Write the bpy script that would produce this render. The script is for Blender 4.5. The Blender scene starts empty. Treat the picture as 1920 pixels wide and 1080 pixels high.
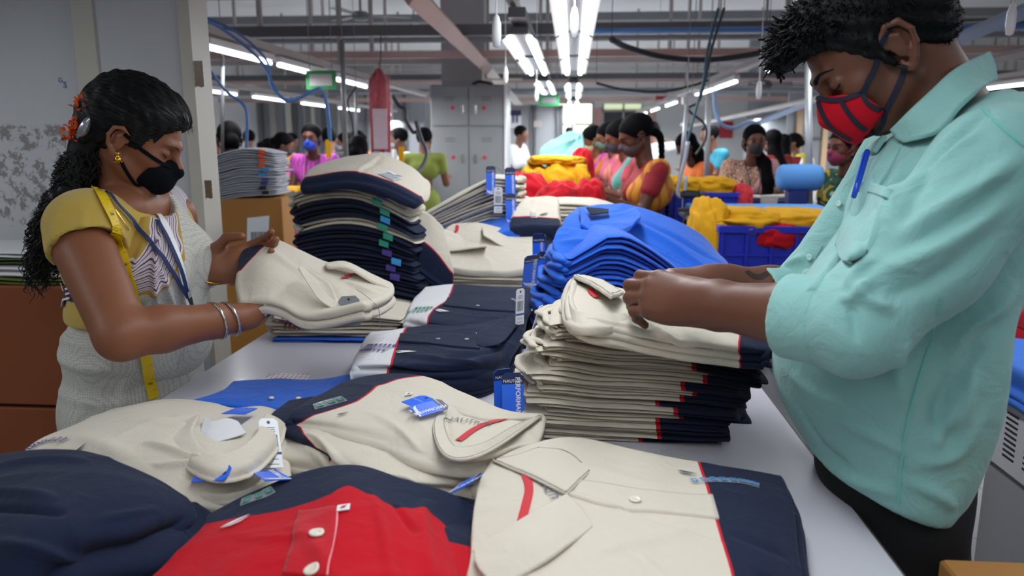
import bpy, math, random
import numpy as np
from mathutils import Vector, Matrix, noise as mnoise
R = math.radians
SC = bpy.context.scene
COL = SC.collection
# ---------------------------------------------------------------- camera
F = 1450.0; CAMZ = 1.5
PITCH = math.atan(280/F); YAW = math.atan(114*math.cos(PITCH)/F)
cd = bpy.data.cameras.new('camera'); cam = bpy.data.objects.new('camera', cd); COL.objects.link(cam)
cam.location = (0, 0, CAMZ); cam.rotation_euler = (math.pi/2-PITCH, 0, YAW)
cd.sensor_width = 36; cd.lens = 36*F/1920; cd.clip_start = .05; cd.clip_end = 200
cd.dof.use_dof = True; cd.dof.focus_distance = 1.65; cd.dof.aperture_fstop = 4.0
SC.camera = cam
# ---------------------------------------------------------------- world and exposure
w = bpy.data.worlds.new('world'); SC.world = w; w.use_nodes = True
bg = w.node_tree.nodes['Background']; bg.inputs[0].default_value = (.86, .92, 1, 1); bg.inputs[1].default_value = .27
vs = SC.view_settings; vs.view_transform = 'Standard'; vs.look = 'None'; vs.gamma = 1; vs.use_curve_mapping = False
vs.exposure = -.42
# ---------------------------------------------------------------- light of the overhead tube rows
def area(name, x, y, z, sx, sy, power, col=(.93, .97, 1)):
    l = bpy.data.lights.new(name, 'AREA'); l.shape = 'RECTANGLE'; l.size = sx; l.size_y = sy; l.energy = power; l.color = col
    o = bpy.data.objects.new(name, l); COL.objects.link(o); o.location = (x, y, z); return o
for y in (-.6, .65, 1.9, 3.1): area('tube_row_light', 0, y, 2.0, .16, 1.15, 11)
area('tube_row_light', 1.6, 1.2, 2.0, .16, 2.4, 18)
area('tube_row_light', 1.6, 4.2, 2.0, .16, 2.4, 16)
area('tube_row_light', -2.25, .6, 2.0, .16, 2.4, 20)
area('tube_row_light', -2.25, 6.0, 1.98, .16, 4, 55)
area('tube_row_light', -.15, 6.0, 1.98, .4, 4, 46)
for x in (-5, -2.25, 0, 1.6, 4.6):
    area('tube_row_light', x, 11, 1.98, .2, 6, 190)
    area('tube_row_light', x, 19, 1.98, .2, 8, 280)
area('tube_row_light', 4.6, 6, 1.98, .2, 5, 40)
# ---------------------------------------------------------------- pixel <-> world
_fw = np.array([-math.sin(YAW)*math.cos(PITCH), math.cos(YAW)*math.cos(PITCH), -math.sin(PITCH)])
_rt = np.array([math.cos(YAW), math.sin(YAW), 0.]); _up = np.cross(_rt, _fw); _C = np.array([0, 0, CAMZ])
def ray(px, py): return _fw+_rt*(px-960)/F-_up*(py-540)/F
def P(px, py, Y):            # point of that pixel at world depth Y
    r = ray(px, py); return _C+r*(Y/r[1])
def PZ(px, py, z):           # point of that pixel on the level z
    r = ray(px, py); return _C+r*((z-CAMZ)/r[2])
def X(px, Y, py=400): return float(P(px, py, Y)[0])
# ---------------------------------------------------------------- helpers
def srgb(h):
    if isinstance(h, str):
        h = [int(h[i:i+2], 16)/255 for i in (0, 2, 4)]
    return tuple(((c+.055)/1.055)**2.4 if c > .04045 else c/12.92 for c in h)
_M = {}
def mat(name, col, rough=.6, metal=0, bump=0, bscale=300, emit=0, alpha=1, sheen=0, var=0, vscale=6, coat=0, trans=0, stretch=None, spec=.5):
    if name in _M: return _M[name]
    m = bpy.data.materials.new(name); m.use_nodes = True; nt = m.node_tree; N = nt.nodes; b = N['Principled BSDF']
    c = srgb(col); b.inputs['Base Color'].default_value = (*c, 1)
    b.inputs['Roughness'].default_value = rough; b.inputs['Metallic'].default_value = metal
    b.inputs['Specular IOR Level'].default_value = spec
    if sheen: b.inputs['Sheen Weight'].default_value = sheen
    if coat: b.inputs['Coat Weight'].default_value = coat
    if alpha < 1: b.inputs['Alpha'].default_value = alpha
    if trans: b.inputs['Transmission Weight'].default_value = trans
    if emit: b.inputs['Emission Color'].default_value = (*c, 1); b.inputs['Emission Strength'].default_value = emit
    tc = N.new('ShaderNodeTexCoord'); src = tc.outputs['Object']
    if stretch:
        mp = N.new('ShaderNodeMapping'); mp.inputs['Scale'].default_value = stretch; nt.links.new(src, mp.inputs[0]); src = mp.outputs[0]
    if bump:
        n = N.new('ShaderNodeTexNoise'); n.inputs['Scale'].default_value = bscale; n.inputs['Detail'].default_value = 3
        bu = N.new('ShaderNodeBump'); bu.inputs['Strength'].default_value = bump; bu.inputs['Distance'].default_value = .002
        nt.links.new(src, n.inputs['Vector']); nt.links.new(n.outputs[0], bu.inputs['Height']); nt.links.new(bu.outputs[0], b.inputs['Normal'])
    if var:
        n2 = N.new('ShaderNodeTexNoise'); n2.inputs['Scale'].default_value = vscale; n2.inputs['Detail'].default_value = 4
        mx = N.new('ShaderNodeMix'); mx.data_type = 'RGBA'; mx.inputs['A'].default_value = (*[x*(1-var) for x in c], 1); mx.inputs['B'].default_value = (*[min(1, x*(1+var)) for x in c], 1)
        nt.links.new(src, n2.inputs['Vector']); nt.links.new(n2.outputs[0], mx.inputs['Factor']); nt.links.new(mx.outputs['Result'], b.inputs['Base Color'])
    _M[name] = m; return m
def ramp_nodes(nt, fac, stops):
    r = nt.nodes.new('ShaderNodeValToRGB'); r.color_ramp.interpolation = 'CONSTANT'; e = r.color_ramp.elements
    while len(e) > 1: e.remove(e[-1])
    e[0].position = stops[0][0]; e[0].color = (*srgb(stops[0][1]), 1)
    for p, c in stops[1:]:
        q = e.new(p); q.color = (*srgb(c), 1)
    nt.links.new(fac, r.inputs[0]); return r
def zmat(name, stops, rough=.9, bump=.15, sheen=.06, repeat=None, bscale=700):
    """cloth whose colour bands follow the zone coordinate woven into the mesh (UV.x); repeat: bands repeat n times"""
    if name in _M: return _M[name]
    m = bpy.data.materials.new(name); m.use_nodes = True; nt = m.node_tree; N = nt.nodes; b = N['Principled BSDF']
    b.inputs['Roughness'].default_value = rough; b.inputs['Sheen Weight'].default_value = sheen; b.inputs['Specular IOR Level'].default_value = .14
    uv = N.new('ShaderNodeUVMap'); sx = N.new('ShaderNodeSeparateXYZ'); nt.links.new(uv.outputs[0], sx.inputs[0]); f = sx.outputs[0]
    if repeat:
        k = N.new('ShaderNodeMath'); k.operation = 'MULTIPLY'; k.inputs[1].default_value = repeat; nt.links.new(f, k.inputs[0])
        k2 = N.new('ShaderNodeMath'); k2.operation = 'FRACT'; nt.links.new(k.outputs[0], k2.inputs[0]); f = k2.outputs[0]
    r = ramp_nodes(nt, f, stops); nt.links.new(r.outputs[0], b.inputs['Base Color'])
    tc = N.new('ShaderNodeTexCoord'); n = N.new('ShaderNodeTexNoise'); n.inputs['Scale'].default_value = bscale
    bu = N.new('ShaderNodeBump'); bu.inputs['Strength'].default_value = bump; bu.inputs['Distance'].default_value = .001
    nt.links.new(tc.outputs['Object'], n.inputs['Vector']); nt.links.new(n.outputs[0], bu.inputs['Height']); nt.links.new(bu.outputs[0], b.inputs['Normal'])
    _M[name] = m; return m
def wrinkle(m, scale=16, dist=.012, strength=.35):
    nt = m.node_tree; N = nt.nodes; b = N['Principled BSDF']; tc = N.new('ShaderNodeTexCoord'); n = N.new('ShaderNodeTexNoise'); n.inputs['Scale'].default_value = scale; n.inputs['Detail'].default_value = 5; n.inputs['Distortion'].default_value = 1.2; n.inputs['Roughness'].default_value = .55
    nt.links.new(tc.outputs['Object'], n.inputs['Vector']); bu = N.new('ShaderNodeBump'); bu.inputs['Strength'].default_value = strength; bu.inputs['Distance'].default_value = dist; nt.links.new(n.outputs[0], bu.inputs['Height'])
    l = b.inputs['Normal'].links
    if l: nt.links.new(l[0].from_socket, bu.inputs['Normal'])
    nt.links.new(bu.outputs[0], b.inputs['Normal']); return m
def tag(o, label=None, cat=None, group=None, kind=None):
    if label: o['label'] = label
    if cat: o['category'] = cat
    if group: o['group'] = group
    if kind: o['kind'] = kind
    return o
def empty(name, loc, label=None, cat=None, group=None):
    o = bpy.data.objects.new(name, None); COL.objects.link(o); o.location = Vector(loc); o.empty_display_size = .05
    return tag(o, label, cat, group)
def mk(name, verts, faces, m, parent=None, uv=None, smooth=True, mats=None, fmat=None):
    """one mesh object from world-space vertices; its origin is its own base, or its parent's origin"""
    v = np.asarray(verts, dtype=float).reshape(-1, 3)
    if parent is None:
        o0 = np.array([(v[:, 0].min()+v[:, 0].max())/2, (v[:, 1].min()+v[:, 1].max())/2, v[:, 2].min()])
    else:
        o0 = np.zeros(3); p = parent
        while p is not None: o0 += np.array(p.location); p = p.parent
    me = bpy.data.meshes.new(name); me.from_pydata((v-o0).tolist(), [], [list(map(int, f)) for f in faces])
    for mm in (mats or [m]): me.materials.append(mm)
    if fmat is not None: me.polygons.foreach_set('material_index', np.asarray(fmat, dtype=np.int32))
    if uv is not None:
        l = me.uv_layers.new(name='UVMap'); idx = np.empty(len(me.loops), dtype=np.int32); me.loops.foreach_get('vertex_index', idx)
        l.data.foreach_set('uv', np.asarray(uv, dtype=float)[idx].ravel())
    if smooth: me.polygons.foreach_set('use_smooth', [True]*len(me.polygons))
    me.update()
    o = bpy.data.objects.new(name, me); COL.objects.link(o)
    if parent is not None: o.parent = parent
    else: o.location = o0
    return o
class MB:
    def __init__(s): s.v = []; s.f = []
    def add(s, v, f):
        b = len(s.v); s.v += [tuple(map(float, x)) for x in v]; s.f += [[i+b for i in q] for q in f]; return s
    def box(s, x0, y0, z0, x1, y1, z1, c=0, M=None):
        if c:
            vs = []
            for (z, d) in ((z0, c), (z0+c, 0), (z1-c, 0), (z1, c)):
                a0, a1, b0, b1 = x0+d, x1-d, y0+d, y1-d
                if d: vs += [(a0+c, b0, z), (a1-c, b0, z), (a1, b0+c, z), (a1, b1-c, z), (a1-c, b1, z), (a0+c, b1, z), (a0, b1-c, z), (a0, b0+c, z)]
                else: vs += [(a0+c, b0, z), (a1-c, b0, z), (a1, b0+c, z), (a1, b1-c, z), (a1-c, b1, z), (a0+c, b1, z), (a0, b1-c, z), (a0, b0+c, z)]
            fs = [[7, 6, 5, 4, 3, 2, 1, 0], [24, 25, 26, 27, 28, 29, 30, 31]]
            for k in range(3):
                for i in range(8): j = (i+1) % 8; fs.append([k*8+i, k*8+j, k*8+8+j, k*8+8+i])
        else:
            vs = [(x, y, z) for z in (z0, z1) for (x, y) in ((x0, y0), (x1, y0), (x1, y1), (x0, y1))]
            fs = [[3, 2, 1, 0], [4, 5, 6, 7], [0, 1, 5, 4], [1, 2, 6, 5], [2, 3, 7, 6], [3, 0, 4, 7]]
        if M is not None: vs = [M @ Vector(p) for p in vs]
        return s.add(vs, fs)
    def tube(s, pts, r, n=8, caps=True, flat=1.0, up=None):
        pts = [np.array(p, float) for p in pts]; k = len(pts); rs = r if hasattr(r, '__len__') else [r]*k
        vs = []; prev = None
        for i, p in enumerate(pts):
            t = pts[min(i+1, k-1)]-pts[max(i-1, 0)]; t = t/(np.linalg.norm(t)+1e-9)
            if prev is None:
                a = np.array(up, float) if up is not None else (np.array([0, 0, 1.]) if abs(t[2]) < .9 else np.array([1., 0, 0]))
            else: a = prev
            nrm = a-t*np.dot(a, t); nrm /= np.linalg.norm(nrm)+1e-9; prev = nrm; bi = np.cross(t, nrm)
            for j in range(n):
                an = 2*math.pi*j/n; vs.append(p+rs[i]*(nrm*math.sin(an)*flat+bi*math.cos(an)))
        fs = []
        for i in range(k-1):
            for j in range(n): fs.append([i*n+j, i*n+(j+1) % n, (i+1)*n+(j+1) % n, (i+1)*n+j])
        if caps: fs += [list(range(n))[::-1], [(k-1)*n+j for j in range(n)]]
        return s.add(vs, fs)
    def lathe(s, prof, c=(0, 0, 0), n=24):
        vs = []
        for r, z in prof: vs += [(c[0]+r*math.cos(2*math.pi*j/n), c[1]+r*math.sin(2*math.pi*j/n), c[2]+z) for j in range(n)]
        fs = [[i*n+j, i*n+(j+1) % n, (i+1)*n+(j+1) % n, (i+1)*n+j] for i in range(len(prof)-1) for j in range(n)]
        return s.add(vs, fs)
    def obj(s, name, m, parent=None, smooth=False, **k): return mk(name, s.v, s.f, m, parent, smooth=smooth, **k)
def spline(pts, n=8):
    p = np.array(pts, float); k = len(p); q = np.vstack([2*p[0]-p[1], p, 2*p[-1]-p[-2]]); out = []
    for i in range(k-1):
        a, b, c, d = q[i:i+4]
        for j in range(n):
            t = j/n; out.append(.5*((2*b)+(c-a)*t+(2*a-5*b+4*c-d)*t*t+(-a+3*b-3*c+d)*t**3))
    out.append(p[-1]); return out
ORD = ['topmost', 'second', 'third', 'fourth', 'fifth', 'sixth', 'seventh', 'eighth', 'ninth', 'tenth', 'eleventh', 'twelfth', 'thirteenth', 'fourteenth', 'fifteenth', 'sixteenth', 'seventeenth', 'eighteenth', 'nineteenth', 'twentieth', 'twenty-first', 'twenty-second', 'twenty-third', 'twenty-fourth']
ORD1 = ['first']+ORD[1:]
# smooth noise made of wandering plane waves, vectorised
def wav(x, y, z=0., seed=0, freq=10., oct=3):
    rg = np.random.RandomState(seed); out = 0; amp = 1; tot = 0
    for o in range(oct):
        for k in range(3):
            d = rg.randn(3); d /= np.linalg.norm(d); d2 = rg.randn(3); ph, ph2 = rg.rand(2)*6.28
            out = out+amp*np.sin(freq*(d[0]*x+d[1]*y+d[2]*z)+ph+1.3*np.sin(freq*.6*(d2[0]*x+d2[1]*y+d2[2]*z)+ph2)); tot += amp
        freq *= 1.9; amp *= .5
    return out/tot
# text as a mesh: list of vertices in metres (x right, y up) with faces
_T = {}
def text_mesh(s, size=1.0, extr=0.0, bold=0.0):
    k = (s, bold)
    if k not in _T:
        c = bpy.data.curves.new('t', 'FONT'); c.body = s; c.size = 1; c.align_x = 'CENTER'; c.align_y = 'CENTER'; c.offset = bold; c.resolution_u = 3
        o = bpy.data.objects.new('t', c); COL.objects.link(o); dg = bpy.context.evaluated_depsgraph_get()
        me = bpy.data.meshes.new_from_object(o.evaluated_get(dg)); bpy.data.objects.remove(o); bpy.data.curves.remove(c)
        _T[k] = (np.array([v.co[:] for v in me.vertices]).reshape(-1, 3), [list(p.vertices) for p in me.polygons]); bpy.data.meshes.remove(me)
    v, f = _T[k]; return v*size, f
def frame(o, ax, ay):
    """map 2D (x,y,lift) to world from origin and the two axes"""
    o = np.array(o, float); ax = np.array(ax, float); ax /= np.linalg.norm(ax); ay = np.array(ay, float); ay = ay-ax*np.dot(ax, ay); ay /= np.linalg.norm(ay); n = np.cross(ax, ay)
    return lambda x, y, h=0: o+ax*x+ay*y+n*h
def flat_text(name, s, fr, x, y, size, m, parent, bold=0, lift=.0006, ang=0):
    v, f = text_mesh(s, size, bold=bold); ca, sa = math.cos(ang), math.sin(ang)
    return mk(name, [fr(x+a*ca-b*sa, y+a*sa+b*ca, lift) for a, b, _ in v], f, m, parent, smooth=False)
def quadp(fr, pts, h0=0, h1=None):
    """flat polygon, or thin prism if h1"""
    n = len(pts)
    if h1 is None: return [fr(x, y, h0) for x, y in pts], [list(range(n))]
    v = [fr(x, y, h0) for x, y in pts]+[fr(x, y, h1) for x, y in pts]
    return v, [list(range(n))[::-1], list(range(n, 2*n))]+[[i, (i+1) % n, n+(i+1) % n, n+i] for i in range(n)]
# ---------------------------------------------------------------- the hall
def floor_mat():
    m = mat('floor_tiles', 'A9A9AB', rough=.35, var=.05, vscale=3); nt = m.node_tree; N = nt.nodes; b = N['Principled BSDF']
    br = N.new('ShaderNodeTexBrick'); br.offset = 0; br.inputs['Scale'].default_value = 1; br.inputs['Brick Width'].default_value = .8; br.inputs['Row Height'].default_value = .8
    br.inputs['Mortar Size'].default_value = .004; br.inputs['Color1'].default_value = (*srgb('98999C'), 1); br.inputs['Color2'].default_value = (*srgb('919295'), 1); br.inputs['Mortar'].default_value = (*srgb('6C6D70'), 1)
    tc = N.new('ShaderNodeTexCoord'); nt.links.new(tc.outputs['Object'], br.inputs['Vector']); nt.links.new(br.outputs[0], b.inputs['Base Color']); return m
def worn_wall_mat():
    m = mat('worn_painted_board', 'C3C4C8', rough=.5); nt = m.node_tree; N = nt.nodes; b = N['Principled BSDF']
    g = N.new('ShaderNodeNewGeometry'); sp = N.new('ShaderNodeSeparateXYZ'); nt.links.new(g.outputs['Position'], sp.inputs[0])
    def band(out, lo, hi, soft=.01):
        a = N.new('ShaderNodeMapRange'); a.inputs[1].default_value = lo; a.inputs[2].default_value = lo+soft; nt.links.new(out, a.inputs[0])
        c = N.new('ShaderNodeMapRange'); c.inputs[1].default_value = hi-soft; c.inputs[2].default_value = hi; c.inputs[3].default_value = 1; c.inputs[4].default_value = 0; nt.links.new(out, c.inputs[0])
        k = N.new('ShaderNodeMath'); k.operation = 'MULTIPLY'; nt.links.new(a.outputs[0], k.inputs[0]); nt.links.new(c.outputs[0], k.inputs[1]); return k.outputs[0]
    def mul(a, c, op='MULTIPLY'):
        k = N.new('ShaderNodeMath'); k.operation = op; nt.links.new(a, k.inputs[0]); nt.links.new(c, k.inputs[1]); return k.outputs[0]
    n = N.new('ShaderNodeTexNoise'); n.inputs['Scale'].default_value = 26; n.inputs['Detail'].default_value = 10; n.inputs['Roughness'].default_value = .75; nt.links.new(g.outputs['Position'], n.inputs['Vector'])
    t = N.new('ShaderNodeMath'); t.operation = 'GREATER_THAN'; t.inputs[1].default_value = .52; nt.links.new(n.outputs[0], t.inputs[0])
    m1 = mul(band(sp.outputs[0], -2.6, -1.62), band(sp.outputs[2], 1.2, 1.55))
    m2 = mul(band(sp.outputs[0], -1.52, -1.3), band(sp.outputs[2], 1.28, 1.58, .12))
    n2 = N.new('ShaderNodeTexNoise'); n2.inputs['Scale'].default_value = 90; n2.inputs['Detail'].default_value = 8; nt.links.new(g.outputs['Position'], n2.inputs['Vector'])
    t2 = N.new('ShaderNodeMath'); t2.operation = 'GREATER_THAN'; t2.inputs[1].default_value = .6; nt.links.new(n2.outputs[0], t2.inputs[0])
    mask = mul(mul(m1, t.outputs[0]), mul(m2, t2.outputs[0]), 'MAXIMUM')
    nv = N.new('ShaderNodeTexNoise'); nv.inputs['Scale'].default_value = 3; nt.links.new(g.outputs['Position'], nv.inputs['Vector'])
    a = N.new('ShaderNodeMix'); a.data_type = 'RGBA'; a.inputs['A'].default_value = (*srgb('BFC1C6'), 1); a.inputs['B'].default_value = (*srgb('CFD0D4'), 1); nt.links.new(nv.outputs[0], a.inputs['Factor'])
    c = N.new('ShaderNodeMix'); c.data_type = 'RGBA'; c.inputs['B'].default_value = (*srgb('8E8C8C'), 1); nt.links.new(a.outputs['Result'], c.inputs['A']); nt.links.new(mask, c.inputs['Factor']); nt.links.new(c.outputs['Result'], b.inputs['Base Color'])
    return m
M_wall = mat('painted_wall', 'CACACB', rough=.7, var=.06, vscale=1.2)
M_ceil = mat('painted_ceiling', 'E2E2E2', rough=.8, var=.05, vscale=.8)
M_beam = mat('painted_steel_beam', 'A9A39F', rough=.5, var=.12, vscale=3)
M_pink = mat('primer_pink_beam', 'B3978F', rough=.55, var=.12, vscale=4)
M_dkbeam = mat('dark_grey_rail', '5C5D60', rough=.5, var=.15, vscale=4)
M_cream_p = mat('cream_paint', 'C9C4B8', rough=.5, var=.05, vscale=5)
M_white = mat('white_plastic', 'E4E4E4', rough=.4)
M_black = mat('black_plastic', '141416', rough=.5)
M_pipe = mat('grey_pipe', '808386', rough=.4, var=.1, vscale=10)
M_cable = mat('blue_cable', '4E7FC0', rough=.4)
M_cabled = mat('dark_cable', '2B2E36', rough=.5)
M_tube = mat('lit_tube', 'F4F8FF', emit=9)
def st(b, name, m, **k): return tag(b.obj(name, m, **k), kind='structure')
st(MB().box(-9, -3, -.1, 11, 26.3, 0), 'floor', floor_mat())
st(MB().box(-9, -3, 3.9, 11, 26.3, 4.0), 'ceiling', M_ceil)
st(MB().box(11, -3, 0, 11.2, 26.3, 3.9), 'wall_right', M_wall)
st(MB().box(-9.2, -3, 0, -9, 26.3, 3.9), 'wall_far_left', M_wall)
# far wall with the bright window opening and dark doorway opening
def xw(px, Y=26): return X(px, Y, 260)
def zw(py, Y=26): return CAMZ+(260-py)*Y/F
WY = 26
w0, w1, d0, d1 = xw(1042), xw(1112), xw(1128), xw(1204)
wall_b = MB()
for a, b_, z0, z1 in ((-9, w0, 0, 3.9), (w0, w1, 0, zw(330)), (w0, w1, zw(196), 3.9), (w1, d0, 0, 3.9), (d0, d1, zw(198), 3.9), (d1, 11, 0, 3.9)):
    wall_b.box(a, WY, z0, b_, WY+.2, z1)
st(wall_b, 'wall_back', M_wall)
m_sky = mat('daylit_garden', 'F2FBE4', emit=2.6)
wn = tag(empty('window_1', ((w0+w1)/2, WY, zw(330))), kind='structure')
MB().box(w0, WY+.3, zw(332), w1, WY+.32, zw(194)).obj('daylight_pane', m_sky, wn)
fm = MB()
for x in (w0, (w0+w1)/2-.1, w1-.06): fm.box(x, WY-.03, zw(330), x+.06, WY+.05, zw(196))
for z in (zw(330), zw(236), zw(198)): fm.box(w0, WY-.03, z, w1, WY+.05, z+.06)
fm.obj('window_frame', M_beam, wn)
dr = tag(empty('door_1', ((d0+d1)/2, WY, 0)), kind='structure')
MB().box(d0, WY+.05, 0, d1, WY+.12, zw(212)).obj('dark_panel', mat('dark_opening', '3A3A40', rough=.5), dr)
MB().box(d0, WY+.05, zw(212), d1, WY+.1, zw(198)).obj('transom_pane', mat('transom_glow', 'D9E6B8', emit=.9), dr)
fr_ = MB()
for x in (d0, (d0+d1)/2, d1-.06): fr_.box(x, WY-.02, 0, x+.06, WY+.05, zw(198))
fr_.box(d0, WY-.02, zw(212), d1, WY+.05, zw(212)+.08); fr_.obj('door_frame', M_beam, dr)
st(MB().box(w1+.02, WY-.04, 0, d0-.02, WY-.005, zw(205)), 'trim_1', mat('pink_panel', 'CC9C98', rough=.7))
st(MB().box(d1+.05, WY-.04, 0, xw(1228), WY-.005, zw(205)), 'trim_2', mat('pink_panel2', 'C3A39C', rough=.7))
# left glazed partition with upright strips, far
st(MB().box(-9, 22, 0, X(800, 22), 22.1, 2.75), 'wall_partition', mat('grey_glazing', '8D9096', rough=.25, var=.12, vscale=1.5))
k = 0
for px in (392, 430, 472, 500, 516, 545, 560, 578, 592, 610, 640, 652, 690, 715, 738, 760):
    k += 1; wd = random.Random(k).choice([.05, .09, .16]); st(MB().box(X(px, 21.9), 21.9, 0, X(px, 21.9)+wd, 21.98, 2.7), 'trim_%d' % (k+2), [M_cream_p, M_dkbeam, M_beam][k % 3])
# right: metal shutter wall with cream posts
st(MB().box(X(1466, 15), 15, 0, 10.9, 15.1, 2.35), 'wall_shutter', mat('grey_shutter', '8F9297', rough=.35, var=.08, vscale=1.5))
for i, px in enumerate((1483, 1531, 1612, 1700)): st(MB().box(X(px, 14.9), 14.86, 0, X(px, 14.9)+.09, 14.95, 2.2), 'trim_%d' % (30+i), mat('timber_post', 'C9A987', rough=.6))
st(MB().box(X(1466, 15), 14.9, 1.5, 10.9, 14.96, 1.53), 'trim_40', M_dkbeam)
st(MB().box(X(1390, 20), 20, 0, X(1470, 20), 20.2, 3.9), 'wall_pier', mat('pier_grey', '84878C', rough=.6))
# near left: clad wall behind the woman, upright batten and corner trim
XW = X(372, 2.5); XB = X(207, 2.5)
st(MB().box(XB, 2.5, 0, XW, 2.6, 3.9), 'wall_left', worn_wall_mat())
st(MB().box(-3.4, 2.53, 0, XB, 2.6, 3.9), 'wall_left_panel', worn_wall_mat())
st(MB().box(XW-.012, 2.485, 0, XW+.028, 2.61, 3.9), 'trim_left_corner', M_cream_p)
st(MB().box(XB-.06, 2.49, 0, XB+.012, 2.53, 3.9), 'trim_left_batten', M_cream_p)
# central column behind the locker
st(MB().box(X(832, 9.9), 9.9, 0, X(910, 9.9), 10.5, 3.9), 'column', mat('pale_column', '9E9C9C', rough=.7, var=.05))
# ---------------------------------------------------------------- steelwork under the ceiling
nb = 0
def beam(name, x0, y0, z0, x1, y1, z1, m, label, cat='beam', hang=(), group=None):
    o = MB().box(x0, y0, z0, x1, y1, z1).obj(name, m, smooth=False); tag(o, label, cat, group)
    if len(hang):
        for hx in hang: MB().box(hx-.02, (y0+y1)/2-.02, z1, hx+.02, (y0+y1)/2+.02, 3.9).obj('hanger_rod', M_beam, o, smooth=False)
    return o
spec = [(5.35, 2.43, .07, 'first'), (7.0, 2.39, .09, 'second'), (8.6, 2.36, .07, 'third'), (10.2, 2.44, .09, 'fourth'), (11.8, 2.36, .08, 'fifth'), (13.6, 2.44, .09, 'sixth'), (15.4, 2.38, .08, 'seventh'), (17.4, 2.46, .1, 'eighth'), (19.6, 2.4, .1, 'ninth')]
for i, (y, z, h, o_) in enumerate(spec):
    xs = [X(px, y) for px in (432, 602, 792, 1325, 1382)] if i == 0 else [(-8+j*2.3+(i % 3)*.6) for j in range(8)]
    lo = X(384, y) if y < 8 else -8.9
    beam('cross_beam', lo-1.2, y, z, 7.5 if y < 8 else 10.9, y+.06, z+h, [M_beam, M_dkbeam, M_pink][i % 3] if i else M_beam, 'overhead steel cross beam, %s from the camera below the ceiling' % o_, hang=xs)
# upper purlins right under the ceiling
for i, (y, z) in enumerate(((10.4, 3.5), (12.6, 3.3), (14.5, 3.5), (16.5, 3.1), (18.5, 3.4), (20.5, 3.0), (23, 3.4))):
    beam('ceiling_purlin', -8.9, y, z, 10.9, y+.1, z+.12, [M_beam, M_pipe][i % 2], 'long purlin close under the ceiling, %s from the front' % ORD1[i], 'purlin')
# rails running into the depth (carry the lights)
for i, (x, y0, y1, z, o_, m) in enumerate(((-4.3, 8.2, 19, 2.13, 'far left', M_beam), (-2.25, 3.2, 12, 2.13, 'left', M_beam), (0, 3.0, 13.6, 2.12, 'central', M_dkbeam), (-.3, 4.2, 14, 2.12, 'centre-left', M_dkbeam), (1.6, 3, 20, 2.14, 'right', M_beam), (4.65, 4, 20, 2.14, 'far right', M_beam))):
    beam('light_rail', x-.045, y0, z, x+.045, y1, z+.05, m, 'grey rail carrying the %s row of tube lights' % o_, 'rail', hang=[x])
# slanting pink beam left of the locker and short diagonal near centre
def sbeam(name, a, b, w, h, m, label, cat='beam'):
    o = MB().tube([a, b], w, n=4, flat=h/w).obj(name, m, smooth=False); return tag(o, label, cat)
sbeam('slanting_beam', P(765, -20, 4.6), P(912, 125, 9.6), .07, .09, M_pink, 'pinkish steel beam slanting down across the hall towards the locker')
sbeam('slanting_beam', P(912, 128, 9.7), P(990, 215, 17), .07, .09, M_cream_p, 'cream steel beam continuing behind the grey locker')
sbeam('slanting_beam', P(955, -10, 4.2), P(985, 55, 5.3), .035, .04, M_beam, 'short grey beam above the centre-left tube light')
sbeam('cable_tray', P(1990, -8, 4.6), P(1400, 240, 15), .05, .05, mat('tray_blue_grey', '7C8EA8', rough=.5), 'long blue-grey cable tray slanting behind the man', 'cable tray')
sbeam('cable_tray', P(1960, 90, 5.2), P(1300, 235, 15), .03, .03, M_beam, 'thin pale rail slanting below the blue-grey cable tray', 'rail')
# pipes running across
for i, (y, z, r, m) in enumerate(((6.3, 2.32, .02, M_cable), (9.2, 2.62, .035, M_pipe), (12.5, 2.7, .04, M_pipe), (14.4, 2.35, .045, M_pipe), (16.2, 2.75, .05, M_pipe), (7.8, 2.5, .015, M_dkbeam))):
    x0 = X(1035, y) if i == 0 else -8.9
    tag(MB().tube([(x0, y, z), (7 if y < 8 else 10.9, y, z)], r, 8).obj('overhead_pipe', m, smooth=True), ['blue', 'broad grey', 'grey', 'thick grey', 'rearmost grey', 'thin dark'][i]+' pipe crossing the hall overhead', 'pipe')
# ---------------------------------------------------------------- tube lights
def tube_light(x, y0, ln, z, label, n=1, group=None):
    t = empty('tube_light', (x, y0+ln/2, z), label, 'light', group)
    MB().box(x-.03 if n == 1 else x-.05, y0, z+.03, x+.03 if n == 1 else x+.05, y0+ln, z+.075, c=.006).obj('housing', M_white if n == 1 else M_dkbeam, t)
    if n > 1:
        MB().add([(x-.1, y0, z+.0), (x, y0, z+.05), (x, y0+ln, z+.05), (x-.1, y0+ln, z)], [[0, 1, 2, 3]]).add([(x+.1, y0, z), (x, y0, z+.05), (x, y0+ln, z+.05), (x+.1, y0+ln, z)], [[3, 2, 1, 0]]).obj('reflector', M_white, t)
    for dx in ((0,) if n == 1 else (-.055, .055)):
        MB().tube([(x+dx, y0+.02, z+(.012 if n == 1 else .01)), (x+dx, y0+ln-.02, z+(.012 if n == 1 else .01))], .014 if n == 1 else .02, 8).obj('tube', M_tube, t)
    return t
for i, y in enumerate((3.15, 4.35, 5.6, 8.2, 9.6, 12.0)): tube_light(0, y, 1.15, 2.03, 'twin tube light in the central row, %s along it' % ORD1[i], 2)
for i, y in enumerate((4.4, 5.65, 7.9, 9.2, 12.5)): tube_light(-.3, y, 1.1, 2.03, 'twin tube light left of the central row, %s along it' % ORD1[i], 2)
for i, (y, l) in enumerate(((4.78, 1.05), (5.95, 1.15), (7.4, 1.15))): tube_light(-2.25, y, l, 2.04, 'single tube light in the near left row, %s along it' % ORD1[i])
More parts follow.
